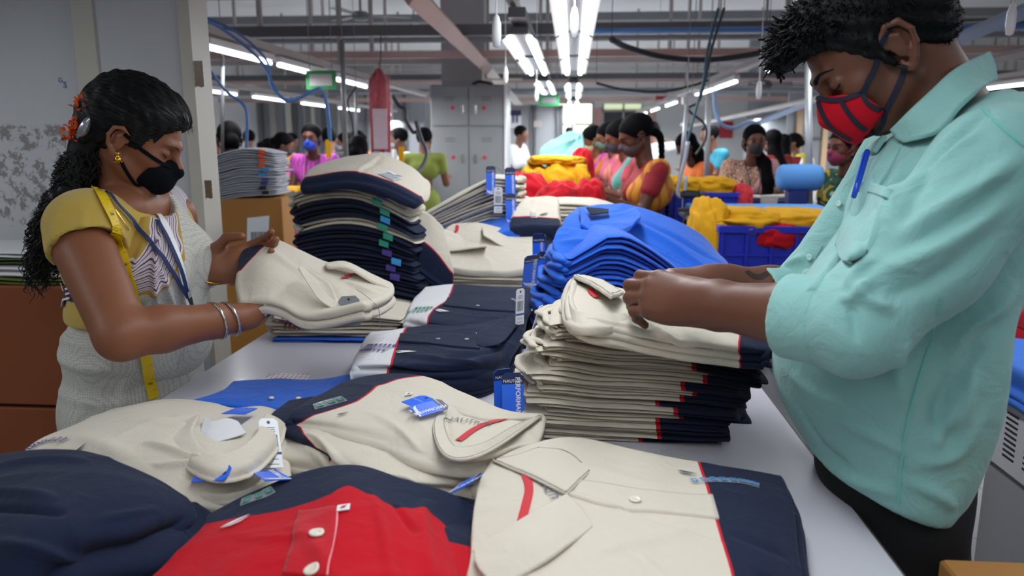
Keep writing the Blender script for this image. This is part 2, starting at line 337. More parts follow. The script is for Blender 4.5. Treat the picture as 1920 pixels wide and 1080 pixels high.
for i, (y, l) in enumerate(((5.7, 1.1), (8.0, 1.2), (9.3, 1.3), (12.5, 1.4), (15, 1.5), (17.5, 1.5))): tube_light(1.6, y, l, 2.04, 'tube light in the row right of centre, %s along it' % ORD1[i])
for i, (y, l) in enumerate(((6.8, 1.15), (8.2, 1.2), (10.2, 1.2), (12.8, 1.3), (14.3, 1.3), (17, 1.4))): tube_light(4.65, y, l, 2.04, 'tube light in the far right row, %s along it' % ORD1[i])
for i, (y, l) in enumerate(((8.7, 1.2), (10.4, 1.3), (12.3, 1.3), (14.3, 1.4), (17, 1.4))): tube_light(-4.3, y, l, 2.04, 'tube light in the far left row, %s along it' % ORD1[i])
def switch(px, py, Y, label, top=None, s=1):
    p = P(px, py, Y); t = empty('pull_switch', p, label, 'switch')
    b = MB(); b.lathe([(.001, -.055), (.012, -.05), (.016, -.02), (.015, .02), (.009, .045), (.004, .052), (.001, .053)], p, 12); b.obj('switch_body', M_white, t, smooth=True)
    MB().tube([p+np.array([0, 0, .05]), (p[0], p[1], 3.9)], .003, 6).obj('pull_cord', M_white, t)
switch(931, 58, 2.7, 'white pull switch hanging on a cord left of the centre lights')
switch(1077, 42, 2.75, 'white pull switch hanging in front of the central tube light')
switch(948, 140, 5.2, 'small white pull switch on a curved cord beside the locker top')
switch(1423, 168, 4.6, 'white pull switch hanging beside the man\'s forehead', 2.1)
switch(1896, 36, 2.9, 'white pull switch hanging at the upper right corner')
switch(1006, 178, 6.6, 'tiny white pull switch below the centre-left lights', 2.05)
switch(1066, 208, 9.8, 'tiny white pull switch at the end of the central light row', 2.05)
M_wood = mat('timber', 'A5784C', rough=.6)
tag(MB().box(X(1069, 4.2), 4.2, 2.12, X(1083, 4.2), 4.24, 2.6).obj('timber_batten', M_wood), 'short brown timber batten above the central tube light', 'batten')
# ---------------------------------------------------------------- cables
def cable(name, pts, r, m, label, cat='cable'):
    o = tag(MB().tube(spline([P(*p) for p in pts], 8), r, 6).obj(name, m, smooth=True), label, cat)
    for e in (P(*pts[0]), P(*pts[-1])):
        if e[2] > 1.9: MB().tube([e, (e[0], e[1], 3.9)], .0025, 5).obj('tie_wire', M_cabled, o)
    return o
cable('air_hose', [(384, 36, 4.3), (425, 60, 4.4), (470, 95, 4.45), (500, 130, 4.5), (512, 165, 4.5), (540, 190, 4.5), (575, 178, 4.5), (600, 168, 4.55), (612, 190, 4.6), (617, 225, 4.6), (620, 265, 4.6)], .0085, M_cable, 'blue hose looping down beside the near left tube light, outer of two', 'hose')
cable('air_hose', [(388, 33, 4.5), (440, 58, 4.5), (480, 90, 4.55), (503, 120, 4.6), (508, 150, 4.6), (530, 184, 4.6), (560, 183, 4.6), (597, 166, 4.65), (608, 178, 4.7), (614, 215, 4.7), (618, 262, 4.7)], .008, M_cable, 'blue hose looping down beside the near left tube light, inner of two', 'hose')
cable('air_hose', [(380, 112, 4.0), (400, 140, 4.1), (425, 172, 4.2), (452, 192, 4.2), (463, 215, 4.2), (462, 280, 4.2)], .008, M_cable, 'blue hose hanging in front of the dark-haired worker at left', 'hose')
cable('air_hose', [(1340, 172, 6.0), (1341, 205, 6.0), (1352, 232, 6.0), (1375, 240, 6.1), (1400, 230, 6.2), (1425, 232, 6.4)], .015, mat('pale_blue_hose', '8FB4E0', rough=.4), 'pale blue hose curving from the right hanging post', 'hose')
cable('power_cable', [(1147, 74, 5.6), (1180, 90, 5.8), (1250, 108, 6), (1330, 112, 6), (1400, 104, 6), (1440, 96, 6)], .022, M_cabled, 'thick dark cable sagging between beams right of centre')
cable('power_cable', [(1118, 156, 8), (1170, 168, 8), (1240, 172, 8), (1300, 160, 8), (1330, 150, 8)], .014, M_cabled, 'thin dark cable sagging below the thick one')
cable('power_cable', [(1358, 15, 5.0), (1335, 90, 5.2), (1322, 150, 5.3), (1310, 190, 5.4), (1290, 205, 5.4), (1320, 232, 5.4), (1323, 260, 5.4), (1305, 290, 5.4)], .009, M_cabled, 'dark cable running down to the sewing station right of centre')
cable('power_cable', [(1347, 15, 5.1), (1328, 90, 5.1), (1318, 155, 5.1), (1302, 215, 5.1), (1290, 260, 5.1), (1278, 290, 5.1)], .009, mat('teal_cable', '3A6470', rough=.5), 'teal cable running down to the sewing station right of centre')
cable('power_cable', [(735, 178, 5.5), (748, 198, 5.5), (760, 205, 5.5), (762, 225, 5.5), (775, 248, 5.5), (785, 240, 5.5), (780, 230, 5.5), (790, 262, 5.4), (800, 288, 5.3), (790, 315, 5.2), (775, 328, 5.1)], .014, M_cabled, 'dark cable curling down left of the grey locker')
cable('power_cable', [(667, 165, 5), (652, 190, 5), (660, 225, 5), (662, 255, 5), (655, 270, 5)], .006, M_cabled, 'thin black wire beside the dark upright pole')
# poles
def pole(px, py0, px1, py1, Y, r, m, label):
    o = tag(MB().tube([P(px, py0, Y), P(px1, py1, Y)], r, 10).obj('upright_pole', m, smooth=True), label, 'pole'); e = P(px, py0, Y)
    if py0 < 200: MB().tube([e, (e[0], e[1], 3.9)], .003, 5).obj('tie_wire', M_pipe, o)
    return o
pole(641, 75, 650, 330, 4.9, .016, M_pipe, 'dark upright pole left of the hanging red garment')
pole(667, 160, 668, 300, 6.5, .012, M_pipe, 'thin grey pole just left of the hanging red garment')
pole(417, 105, 417, 300, 5.2, .012, M_dkbeam, 'thin dark pole at the far left of the hall view')
pole(1515, 110, 1518, 420, 5.2, .022, mat('pale_pole', 'BBBEC4', rough=.35, metal=.3), 'pale steel pole just left of the man\'s face mask')
pole(1328, 178, 1325, 345, 5.6, .02, _M['pale_pole'], 'pale steel post in front of the teal-shirted worker')
pole(1288, 195, 1276, 330, 5.0, .013, _M['pale_pole'], 'slim white rod above the sewing station')
pole(1750, 22, 1742, -12, 3.4, .01, _M['pale_pole'], 'thin pale rod just above the man\'s head')
tag(MB().box(X(1272, 7.5), 7.5, 1.5+(260-200)*7.5/F, X(1312, 7.5), 7.6, 1.5+(260-184)*7.5/F, c=.01).obj('switch_box', M_white), 'white box hanging below the right-of-centre tube light', 'box'); MB().tube([(X(1290, 7.5), 7.55, 1.5+(260-184)*7.5/F), (X(1290, 7.5), 7.55, 3.9)], .004, 5).obj('cord', M_pipe, bpy.data.objects['switch_box'])
# fans
for i, (px, py, Y) in enumerate(((676, 30, 9.5), (776, 50, 14), (1285, 235, 16), (1750, 45, 6.5), (1430, 160, 9))):
    c = P(px, py, Y); t = empty('ceiling_fan', c, ['ceiling fan above the near left beams', 'small distant ceiling fan left of the pink beam', 'grey distant ceiling fan near the right-hand wall', 'dark ceiling fan behind the man\'s head', 'dark fan behind the right tube lights'][i], 'fan')
    MB().lathe([(.001, -.06), (.08, -.05), (.11, 0), (.08, .05), (.001, .06)], c, 16).obj('motor', M_pipe if i < 3 else M_dkbeam, t, smooth=True)
    MB().tube([c, (c[0], c[1], 3.9)], .015, 8).obj('down_rod', M_pipe, t)
    for k in range(3):
        a = k*2.094+.5*i+.3; d = np.array([math.cos(a), math.sin(a), 0]); e = np.array([-d[1], d[0], 0])
        MB().add([c+d*.09+e*.04, c+d*.6+e*.07, c+d*.6-e*.07, c+d*.09-e*.04], [[0, 1, 2, 3]]).add([c+d*.09+e*.04+[0, 0, .006], c+d*.6+e*.07+[0, 0, .006], c+d*.6-e*.07+[0, 0, .006], c+d*.09-e*.04+[0, 0, .006]], [[3, 2, 1, 0]]).obj('blade', M_pipe if i < 3 else M_dkbeam, t)
# green framed signs, red sign, posters
M_green = mat('sign_green', '1E8A4A', rough=.5); M_paper = mat('sign_paper', 'B9B4B4', rough=.5)
def sign(px0, py0, px1, py1, Y, m, label, inner=None, cat='sign', name='hanging_sign', b=.15, cords=False):
    x0, x1 = X(px0, Y), X(px1, Y); z1, z0 = P(px0, py0, Y)[2], P(px0, py1, Y)[2]
    t = empty(name, ((x0+x1)/2, Y, z0), label, cat)
    MB().box(x0, Y, z0, x1, Y+.02, z1).obj('board', m, t)
    if inner is not None:
        q = b*(z1-z0); MB().box(x0+q, Y-.004, z0+q, x1-q, Y, z1-q).obj('inner_panel', inner, t)
    if cords:
        for x in (x0+.03, x1-.03): MB().tube([(x, Y+.01, z1), (x, Y+.01, 3.9)], .004, 5).obj('cord', M_pipe, t)
    return t, x0, x1, z0, z1
sign(586, 132, 640, 168, 6.2, M_green, 'green-bordered hanging sign right of the left tube lights', M_paper, b=.2, cords=True)
sign(1009, 177, 1046, 199, 9.2, M_green, 'green-bordered hanging sign under the centre lights', M_pipe, b=.25, cords=True)
sign(1341, 228, 1366, 259, 25.95, mat('red_sign', 'B02A38', rough=.5), 'red notice board on the right-hand back wall', name='notice_board')
sign(1222, 180, 1244, 187, 14, _M['red_sign'], 'small red strip sign high right of centre', cords=True)
sign(955, 207, 977, 240, 12.5, mat('poster_white', 'C9CBD2', rough=.5), 'white poster with a navy heading beside the locker', name='poster', cat='poster')
t, a0, a1, c0, c1 = sign(955, 207, 977, 240, 12.49, _M['poster_white'], 'second sheet of the notice beside the locker', name='poster', cat='poster')
MB().box(a0, 12.48, c1-.08, a1, 12.49, c1).obj('heading', mat('navy_print', '2B2D55'), t)
for dx in (.05, .11): MB().box(a0+dx, 12.48, c0+.08, a0+dx+.025, 12.49, c0+.2).obj('figure', _M['navy_print'], t)
st(MB().box(X(954, 12.5), 12.52, 0, X(1052, 12.5), 12.62, 2.02), 'wall_door_panelling', mat('panelling', '96989C', rough=.5, var=.05))
for i, px in enumerate((994, 1000, 1042, 1050)): st(MB().box(X(px, 12.48), 12.46, 0, X(px, 12.48)+.035, 12.52, 2.02), 'trim_%d' % (50+i), M_dkbeam)
t, a0, a1, c0, c1 = sign(1000, 226, 1015, 238, 12.45, mat('flyer', 'A9A0A2', rough=.6), 'small flyer pinned on the grey panelling', name='poster', cat='poster')
sign(1057, 205, 1076, 234, 11.5, mat('grey_board', '85878A', rough=.5), 'grey board hanging before the bright window', cords=True)

# marks and tape on the near left wall
gs = loc = frame(P(113, 153, 2.528), (1, 0, -.1), (0, 0, 1)); t = empty('wall_marking', P(113, 153, 2.528), 'small blue handwritten letters on the white board behind the woman', 'marking')
M_ink = mat('blue_ink', '2C5FA8', rough=.6); flat_text('letter', 'G', gs, 0, .004, .022, M_ink, t, ang=.2); flat_text('letter', 'S', gs, .016, -.010, .030, M_ink, t, ang=-.1)
for (px0, py0, px1, py1, lb) in ((362, 114, 383, 164, 'piece of brown tape on the wall corner above the woman\'s forehead'), (383, 338, 399, 373, 'brown tape patch on the wall corner level with the grey shirts')):
    a_, b_ = P(px0, py0, 2.48), P(px1, py1, 2.48); q = MB(); n = 9
    q.add([(a_[0]+(b_[0]-a_[0])*(j/4), 2.481-.002*((i+j) % 2), a_[2]+(b_[2]-a_[2])*(i/(n-1))+.002*((i*j) % 3)) for i in range(n) for j in range(5)], [[i*5+j, i*5+j+1, (i+1)*5+j+1, (i+1)*5+j] for i in range(n-1) for j in range(4)]); tag(q.obj('tape_patch', mat('brown_tape', '7A6350', rough=.25, var=.3, vscale=60), smooth=True), lb, 'tape')
# ---------------------------------------------------------------- cloth tools
CREAM, NAVY, RED, BLUE = 'D0C8B9', '1C243C', 'C61F2E', '2467D8'
M_c = mat('cream_jersey', CREAM, rough=.9, bump=.15, bscale=700, sheen=.15, spec=.2)
M_n = mat('navy_jersey', NAVY, rough=.9, bump=.15, bscale=700, sheen=.06, spec=.14)
M_b = mat('royal_blue_jersey', BLUE, rough=.85, bump=.15, bscale=700, sheen=.15, spec=.25)
M_g = mat('light_grey_jersey', 'C6C9D0', rough=.9, bump=.15, bscale=700, spec=.2)
M_r = mat('red_jersey', 'BC0C1F', rough=.88, bump=.15, bscale=700, sheen=.12, spec=.2)
M_w = mat('white_jersey', 'D8D9DC', rough=.9, bump=.15, bscale=700, spec=.2)
M_y = mat('mustard_jersey', 'D9A01E', rough=.88, bump=.15, bscale=500, spec=.2)
M_redtape = mat('red_tape', RED, rough=.7)
M_navyp = mat('navy_print2', '20263C', rough=.7); M_whitep = mat('white_print', 'E8E8EC', rough=.6); M_greyp = mat('grey_print', '5A5F6E', rough=.7)
M_film = mat('clear_film', 'D5DBE0', rough=.15, alpha=.35)
M_btn = mat('pearl_button', 'E5DDCB', rough=.25, coat=.5)
M_stk = {c: mat('sticker_'+c, h, rough=.3) for c, h in (('green', '2F8F76'), ('purple', '4B3E8C'), ('blue', '3E93D4'), ('orange', 'E8602C'), ('maroon', '6E2F3E'), ('black', '1A1A20'))}
M_tagblue = mat('tag_blue', '2B6CF0', rough=.35); M_tagnavy = mat('tag_navy', '1E2C58', rough=.35); M_tagwhite = mat('tag_white', 'E9EBEF', rough=.4)
Z_CR = zmat('cream_red_navy', [(0, CREAM), (.5, RED), (.507, NAVY)])
Z_NR = zmat('navy_red_cream', [(0, NAVY), (.5, RED), (.508, CREAM)])
Z_WN = zmat('white_red_navy', [(0, 'D8D9DC'), (.5, RED), (.51, NAVY)])
Z_RN = zmat('red_navy', [(0, 'BC0C1F'), (.5, NAVY)])
TZ = .9
for m_ in (M_c, M_n, M_b, M_g, M_r, M_w, M_y, Z_CR, Z_NR, Z_WN, Z_RN): wrinkle(m_)
class Patch:
    """a lying cloth surface through a net of measured points, with ripples, creases and real thickness"""
    def __init__(s, net, amp=.004, freq=14, seed=1, creases=(), zone=None):
        s.N = np.array([[PZ(*p) if len(p) == 3 else P(p[0], p[1], p[3]) for p in row] for row in net]); s.amp, s.freq, s.seed = amp, freq, seed
        s.cr = creases; s.zone = zone
        mid = s.N.reshape(-1, 3).mean(0); s.mid = mid
    def _base(s, u, v):
        N = s.N; m, n = N.shape[:2]
        def wts(t, k):
            t = np.clip(t, 0, 1)*(k-1); i = np.minimum(t.astype(int), k-2); f = t-i
            W = np.stack([-.5*f+f*f-.5*f**3, 1-2.5*f*f+1.5*f**3, .5*f+2*f*f-1.5*f**3, -.5*f*f+.5*f**3], -1); return i, W
        iu, wu = wts(u, n); iv, wv = wts(v, m); out = np.zeros(u.shape+(3,))
        E = np.empty((m+2, n+2, 3)); E[1:-1, 1:-1] = N
        E[0, 1:-1] = 2*N[0]-N[1]; E[-1, 1:-1] = 2*N[-1]-N[-2]; E[:, 0] = 2*E[:, 1]-E[:, 2]; E[:, -1] = 2*E[:, -2]-E[:, -3]
        for a in range(4):
            for b in range(4): out += (wv[..., a]*wu[..., b])[..., None]*E[iv+a, iu+b]
        return out
    def __call__(s, u, v, lift=0.):
        u = np.asarray(u, float); v = np.asarray(v, float); p = s._base(u, v)
        e = 1e-3; du = s._base(np.clip(u+e, 0, 1), v)-s._base(np.clip(u-e, 0, 1), v); dv = s._base(u, np.clip(v+e, 0, 1))-s._base(u, np.clip(v-e, 0, 1))
        n = np.cross(du, dv); n /= np.linalg.norm(n, axis=-1)[..., None]+1e-12; n *= np.sign(((_C-p)*n).sum(-1)+1e-9)[..., None]
        h = s.amp*wav(p[..., 0], p[..., 1], 0, s.seed, s.freq)+s.amp*1.1*np.maximum(0, 1-1.6*np.abs(wav(p[..., 0], p[..., 1], 0, s.seed+50, s.freq*1.1, 2)))**3
        for c in s.cr:
            a, b = np.array(c[:2]), np.array(c[2:4]); wd, ht = c[4], c[5]*1.5; d = b-a; L = np.dot(d, d)
            t = ((u-a[0])*d[0]+(v-a[1])*d[1])/L; q = np.clip(t, 0, 1); dist = ((u-a[0]-q*d[0])*-d[1]+(v-a[1]-q*d[1])*d[0])/math.sqrt(L); dd = np.hypot(u-a[0]-q*d[0], v-a[1]-q*d[1])
            taper = np.sin(np.clip(t*.9+.05, 0, 1)*np.pi)**.6
            if len(c) > 6: h = h+ht*taper*np.exp(-(dd/(wd*2))**2)*np.tanh(dist/(wd*.25))      # a step: one layer over the next
            else: h = h+ht*taper*np.exp(-(dd/wd)**2)
        return p+n*(h+lift)[..., None]
def sheet(name, S, m, t=.02, nu=64, nv=48, parent=None, zb=None, mask=None, layers=2, curl=.0, ext=1.0):
    """solid cloth: the top surface, rounded layered edges, flat underside"""
    uu, vv = np.meshgrid(np.linspace(0, 1, nu), np.linspace(0, 1, nv))
    T = S(uu, vv); V = T.reshape(-1, 3); F_ = [[j*nu+i, j*nu+i+1, (j+1)*nu+i+1, (j+1)*nu+i] for j in range(nv-1) for i in range(nu-1)]
    ring = [(0, i) for i in range(nu)]+[(j, nu-1) for j in range(1, nv)]+[(nv-1, i) for i in range(nu-2, -1, -1)]+[(j, 0) for j in range(nv-2, 0, -1)]
    idx = np.array([j*nu+i for j, i in ring]); B = V[idx]; n = len(idx)
    tn = np.roll(B, -2, 0)-np.roll(B, 2, 0); out = np.stack([tn[:, 1], -tn[:, 0], 0*tn[:, 0]], 1); out /= np.linalg.norm(out, axis=1)[:, None]+1e-9
    c = V.mean(0); sg = np.sign(((B-c)*out)[:, :2].sum(1).mean()); out *= sg
    for _ in range(3): out = (np.roll(out, 1, 0)+out+np.roll(out, -1, 0))/3
    D = np.full(n, t) if zb is None else np.maximum(B[:, 2]-zb, .004)
    steps = []
    for l in range(layers):
        z0, z1 = l/layers, (l+1)/layers; r = 1/layers/2
        for a in (30, 60, 90, 120, 150): steps.append((math.sin(R(a))*r, z0+(1-math.cos(R(a)))*r))
        if l < layers-1: steps.append((-.1*r, z1))
    Vs = [V]; uvs_src = [np.arange(len(V))]; prev = idx; base = len(V); Fs = list(F_)
    for o_, d_ in steps:
        wob = 1+.5*wav(B[:, 0], B[:, 1], d_*5, S.seed+7, 25, 2)
        ring_p = B+out*(o_*np.minimum(D, .03*layers)*ext*wob)[:, None]-np.array([0, 0, 1.])*(D*d_)[:, None]
        Vs.append(ring_p); uvs_src.append(idx); cur = base+np.arange(n); base += n
        for k in range(n): k2 = (k+1) % n; Fs.append([prev[k], prev[k2], cur[k2], cur[k]] if sg > 0 else [prev[k2], prev[k], cur[k], cur[k2]])
        prev = cur
    Fs.append([int(i) for i in prev][::-1])
    V = np.vstack(Vs); uv = None
    U1, V1 = uu.ravel()[np.concatenate(uvs_src)], vv.ravel()[np.concatenate(uvs_src)]
    z = S.zone(U1, V1) if S.zone else U1
    return mk(name, V, Fs, m, parent, uv=np.stack([z, V1], 1))
def decal(name, S, pts, faces, m, parent, lift=.0015, thick=0):
    """a mark lying on the cloth: 2D points in the sheet's own coordinates"""
    a = np.array(pts, float); V = S(a[:, 0], a[:, 1], np.full(len(a), lift)); return mk(name, V, faces, m, parent)
def ribbon(name, S, path, wd, m, parent, lift=.0015, n=10):
    """band along a path on the cloth, width in metres"""
    q = np.array(spline([(*p, 0) for p in path], n))[:, :2]; C = S(q[:, 0], q[:, 1], np.full(len(q), lift))
    t = np.gradient(C, axis=0); t /= np.linalg.norm(t, axis=1)[:, None]; s = np.cross(t, [0, 0, 1.]); s /= np.linalg.norm(s, axis=1)[:, None]
    V = []; k = len(q)
    for o_, h in ((-wd/2, 0), (-wd/4, .0008), (wd/4, .0008), (wd/2, 0)): V += list(C+s*o_+[0, 0, h])
    return mk(name, V, [[r*k+i, r*k+i+1, (r+1)*k+i+1, (r+1)*k+i] for r in range(3) for i in range(k-1)], m, parent)
def loc_frame(S, u, v, ang=0, lift=.002):
    """metric map on the cloth around (u,v), following its curvature; ang turns it (degrees), 0 = along +u"""
    e = .02; A = lambda x, y: S(np.array(min(1., max(0., float(x)))), np.array(min(1., max(0., float(y)))))
    p = A(u, v); u1, u0, v1, v0 = min(1, u+e), max(0, u-e), min(1, v+e), max(0, v-e); Su = (A(u1, v)-A(u0, v))/(u1-u0); Sv = (A(u, v1)-A(u, v0))/(v1-v0)
    n = np.cross(Su, Sv); n /= np.linalg.norm(n); n *= np.sign(n@(_C-p)); ax = Su/np.linalg.norm(Su); ay = np.cross(n, ax); a = R(ang); ax, ay = ax*math.cos(a)+ay*math.sin(a), -ax*math.sin(a)+ay*math.cos(a)
    G = np.array([[Su@Su, Su@Sv], [Su@Sv, Sv@Sv]]); Gi = np.linalg.inv(G)
    def f(x, y, h=0):
        d = ax*x+ay*y; q = Gi@np.array([Su@d, Sv@d]); uu, vv = u+q[0], v+q[1]; cu, cv = min(1, max(0, uu)), min(1, max(0, vv))
        return S(np.array(cu), np.array(cv), np.array(lift+h))+Su*(uu-cu)+Sv*(vv-cv)
    return f
def on_text(name, S, s, u, v, size, m, parent, ang=0, bold=0): return flat_text(name, s, loc_frame(S, u, v, ang, .0035), 0, 0, size, m, parent, bold)
def button(S, u, v, parent, r=.006, m=None, lift=.0048):
    fr = loc_frame(S, u, v, 0, lift); b = MB(); n = 14
    rings = [(r, 0), (r, .0018), (r*.8, .0026), (r*.6, .0018)]
    vs = [fr(a*math.cos(2*math.pi*k/n), a*math.sin(2*math.pi*k/n), h) for a, h in rings for k in range(n)]
    b.add(vs, [[i*n+j, i*n+(j+1) % n, (i+1)*n+(j+1) % n, (i+1)*n+j] for i in range(3) for j in range(n)]+[[3*n+j for j in range(n)]])
    return b.obj('button', m or M_btn, parent, smooth=True)
def size_strip(S, path, parent, colour, n, wd=.016, film=True):
    """clear size strip with a row of coloured printed boxes"""
    if film: ribbon('size_strip', S, path, wd, M_film, parent, lift=.0022)
    q = np.array(spline([(*p, 0) for p in path], 6)); L = len(q)-1; vs = []; fs = []; C_ = S(q[:, 0], q[:, 1]); Lm = float(np.linalg.norm(np.diff(C_, axis=0), axis=1).sum())
    for k in range(n):
        t = (k+.5)/n*L; i = min(int(t), L-1); uv = q[i]+(q[min(i+1, L)]-q[i])*(t-i)
        d = q[min(i+1, L)]-q[max(i, 0)]; A = lambda w: S(np.array(w[0]), np.array(w[1])); D_ = A(uv+d*.2)-A(uv); f0 = loc_frame(S, uv[0], uv[1], 0, .0035); o_ = f0(0, 0); ex, ey = f0(.004, 0)-o_, f0(0, .004)-o_; fr = loc_frame(S, uv[0], uv[1], math.degrees(math.atan2(D_@ey, D_@ex)), .0035)
        a, b = min(wd*.3, Lm/n*.33), wd*.42
        for x0, x1, y0, y1 in ((-a, a, -b, -b*.6), (-a, a, b*.6, b), (-a, -a*.5, -b*.6, b*.6), (a*.5, a, -b*.6, b*.6)):
            v, f = quadp(fr, [(x0, y0), (x1, y0), (x1, y1), (x0, y1)], .0004); fs += [[i+len(vs) for i in g] for g in f]; vs += v
    return mk('size_print', vs, fs, M_stk[colour], parent, smooth=False)
def overlay(name, S, px_rows, m, parent, t=.003, n=30, lift=.0):
    """an extra layer of the same cloth lying on the sheet (placket, flap): rows of measured points"""
    rws = [np.array(spline([(*p, 0) for p in uvof(S, r_)], 10))[:, :2] for r_ in px_rows]; k = len(rws); G = []
    rs = [np.stack([np.interp(np.linspace(0, 1, n), np.linspace(0, 1, len(r_)), r_[:, c]) for c in (0, 1)], -1) for r_ in rws]
    for j in range(12): f_ = j/11*(k-1); i = min(int(f_), k-2); G.append(rs[i]*(1-f_+i)+rs[i+1]*(f_-i))
    G = np.array(G); T = S(G[..., 0], G[..., 1], np.full(G.shape[:2], lift+t)); B_ = S(G[..., 0], G[..., 1], np.full(G.shape[:2], -.002)); nv, nu = G.shape[:2]; V = list(T.reshape(-1, 3)); Fs = [[j*nu+i, j*nu+i+1, (j+1)*nu+i+1, (j+1)*nu+i] for j in range(nv-1) for i in range(nu-1)]
    ring = [(0, i) for i in range(nu)]+[(j, nu-1) for j in range(1, nv)]+[(nv-1, i) for i in range(nu-2, -1, -1)]+[(j, 0) for j in range(nv-2, 0, -1)]; b = len(V); V += [B_[j, i] for j, i in ring]; r = [j*nu+i for j, i in ring]; n_ = len(r)
    Fs += [[r[q], b+q, b+(q+1) % n_, r[(q+1) % n_]] for q in range(n_)]; return mk(name, V, Fs, m, parent)
def sail(S, u, v, parent, m, size=.02, ang=0, name='sail_logo'):
    """the little spinnaker mark"""
    fr = loc_frame(S, u, v, ang, .004); s = size
    vs, fs = quadp(fr, [(-.5*s, -.12*s), (-.3*s, .05*s), (0, .17*s), (.5*s, .28*s), (.15*s, .05*s), (-.1*s, -.08*s)]); a, b = quadp(fr, [(-.42*s, -.2*s), (-.1*s, -.13*s), (.2*s, -.02*s), (.55*s, .2*s), (.2*s, -.12*s), (-.1*s, -.22*s)])
    return mk(name, vs+a, fs+[[i+len(vs) for i in g] for g in b], m, parent, smooth=False)
def hang_tag(c, ax, ay, parent, kind='performance', w=.04, h=.1, top=True):
    """card tag; ay points from the hole end downwards along the card"""
    fr = frame(c, ax, ay); k = w*.18; t = .0012
    m = {'performance': M_tagblue, 'barcode': M_tagwhite, 'plain': M_tagblue}[kind]
    v, f = quadp(fr, [(-w/2, -h/2), (w/2, -h/2), (w/2, h/2-k), (w/2-k, h/2), (-w/2+k, h/2), (-w/2, h/2-k)], -t/2, t/2)
    o = mk('hang_tag', v, f, m, parent, smooth=False)
    for sd in (1, -1):
        f2 = (lambda sd: (lambda x, y, z=0: fr(x*sd, y, sd*(t/2+.0003+z))))(sd)
        if kind == 'performance':
            v, f = quadp(f2, [(-w/2, h*.27), (w/2, h*.27), (w/2, h/2-k), (w/2-k, h/2), (-w/2+k, h/2), (-w/2, h/2-k)]); mk('navy_band', v, f, M_tagnavy, o, smooth=False)
            flat_text('lettering', 'NAUTICA', f2, 0, h*.33, w*.2, M_whitep, o); flat_text('lettering', 'PERFORMANCE', f2, w*.22, -h*.06, w*.3, M_whitep, o, bold=.02, ang=-math.pi/2)
            v, f = quadp(f2, [(-w*.5, -h*.3), (-w*.3, -h*.36), (w*.1, -h*.39), (w*.5, -h*.36), (w*.1, -h*.43), (-w*.3, -h*.41)], .0002); a, b = quadp(f2, [(-w*.45, -h*.36), (-w*.1, -h*.43), (w*.5, -h*.44), (w*.5, -h*.5), (w*.1, -h*.49), (-w*.3, -h*.44)], .0002)
            mk('white_sails', v+a, f+[[i+len(v) for i in g] for g in b], M_whitep, o, smooth=False)
        elif kind == 'barcode':
            vs = []; fs = []; rg = random.Random(3); x = -w*.36
            while x < w*.36:
                q = rg.choice([.0007, .0012, .0018]); a, b = quadp(f2, [(x, -h*.12), (x+q, -h*.12), (x+q, h*.16), (x, h*.16)]); fs += [[i+len(vs) for i in g] for g in b]; vs += a; x += q+rg.choice([.0008, .0014])
            mk('barcode', vs, fs, M_greyp, o, smooth=False)
            v, f = quadp(f2, [(-w/2, -h*.24), (w/2, -h*.24), (w/2, -h*.19), (-w/2, -h*.19)]); mk('purple_stripe', v, f, M_stk['purple'], o, smooth=False)
            v, f = [], []
            for yy in (.3, .26, .22, -.34, -.44): a, b = quadp(f2, [(-w*.3, h*yy), (w*.3, h*yy), (w*.3, h*(yy+.012)), (-w*.3, h*(yy+.012))]); f += [[i+len(v) for i in g] for g in b]; v += a
            mk('small_print', v, f, M_greyp, o, smooth=False)
        else:
            flat_text('lettering', '\u2248 performance', f2, 0, 0, w*.11, M_whitep, o)
    hole = MB(); n = 12; vs = [fr(.003*math.cos(6.283*i/n), h/2-.008+.003*math.sin(6.283*i/n), z) for z in (-t, t) for i in range(n)]
    hole.add(vs, [list(range(n)), list(range(n, 2*n))[::-1]]+[[i, (i+1) % n, n+(i+1) % n, n+i] for i in range(n)]).obj('eyelet', M_tagnavy, o)
    return o
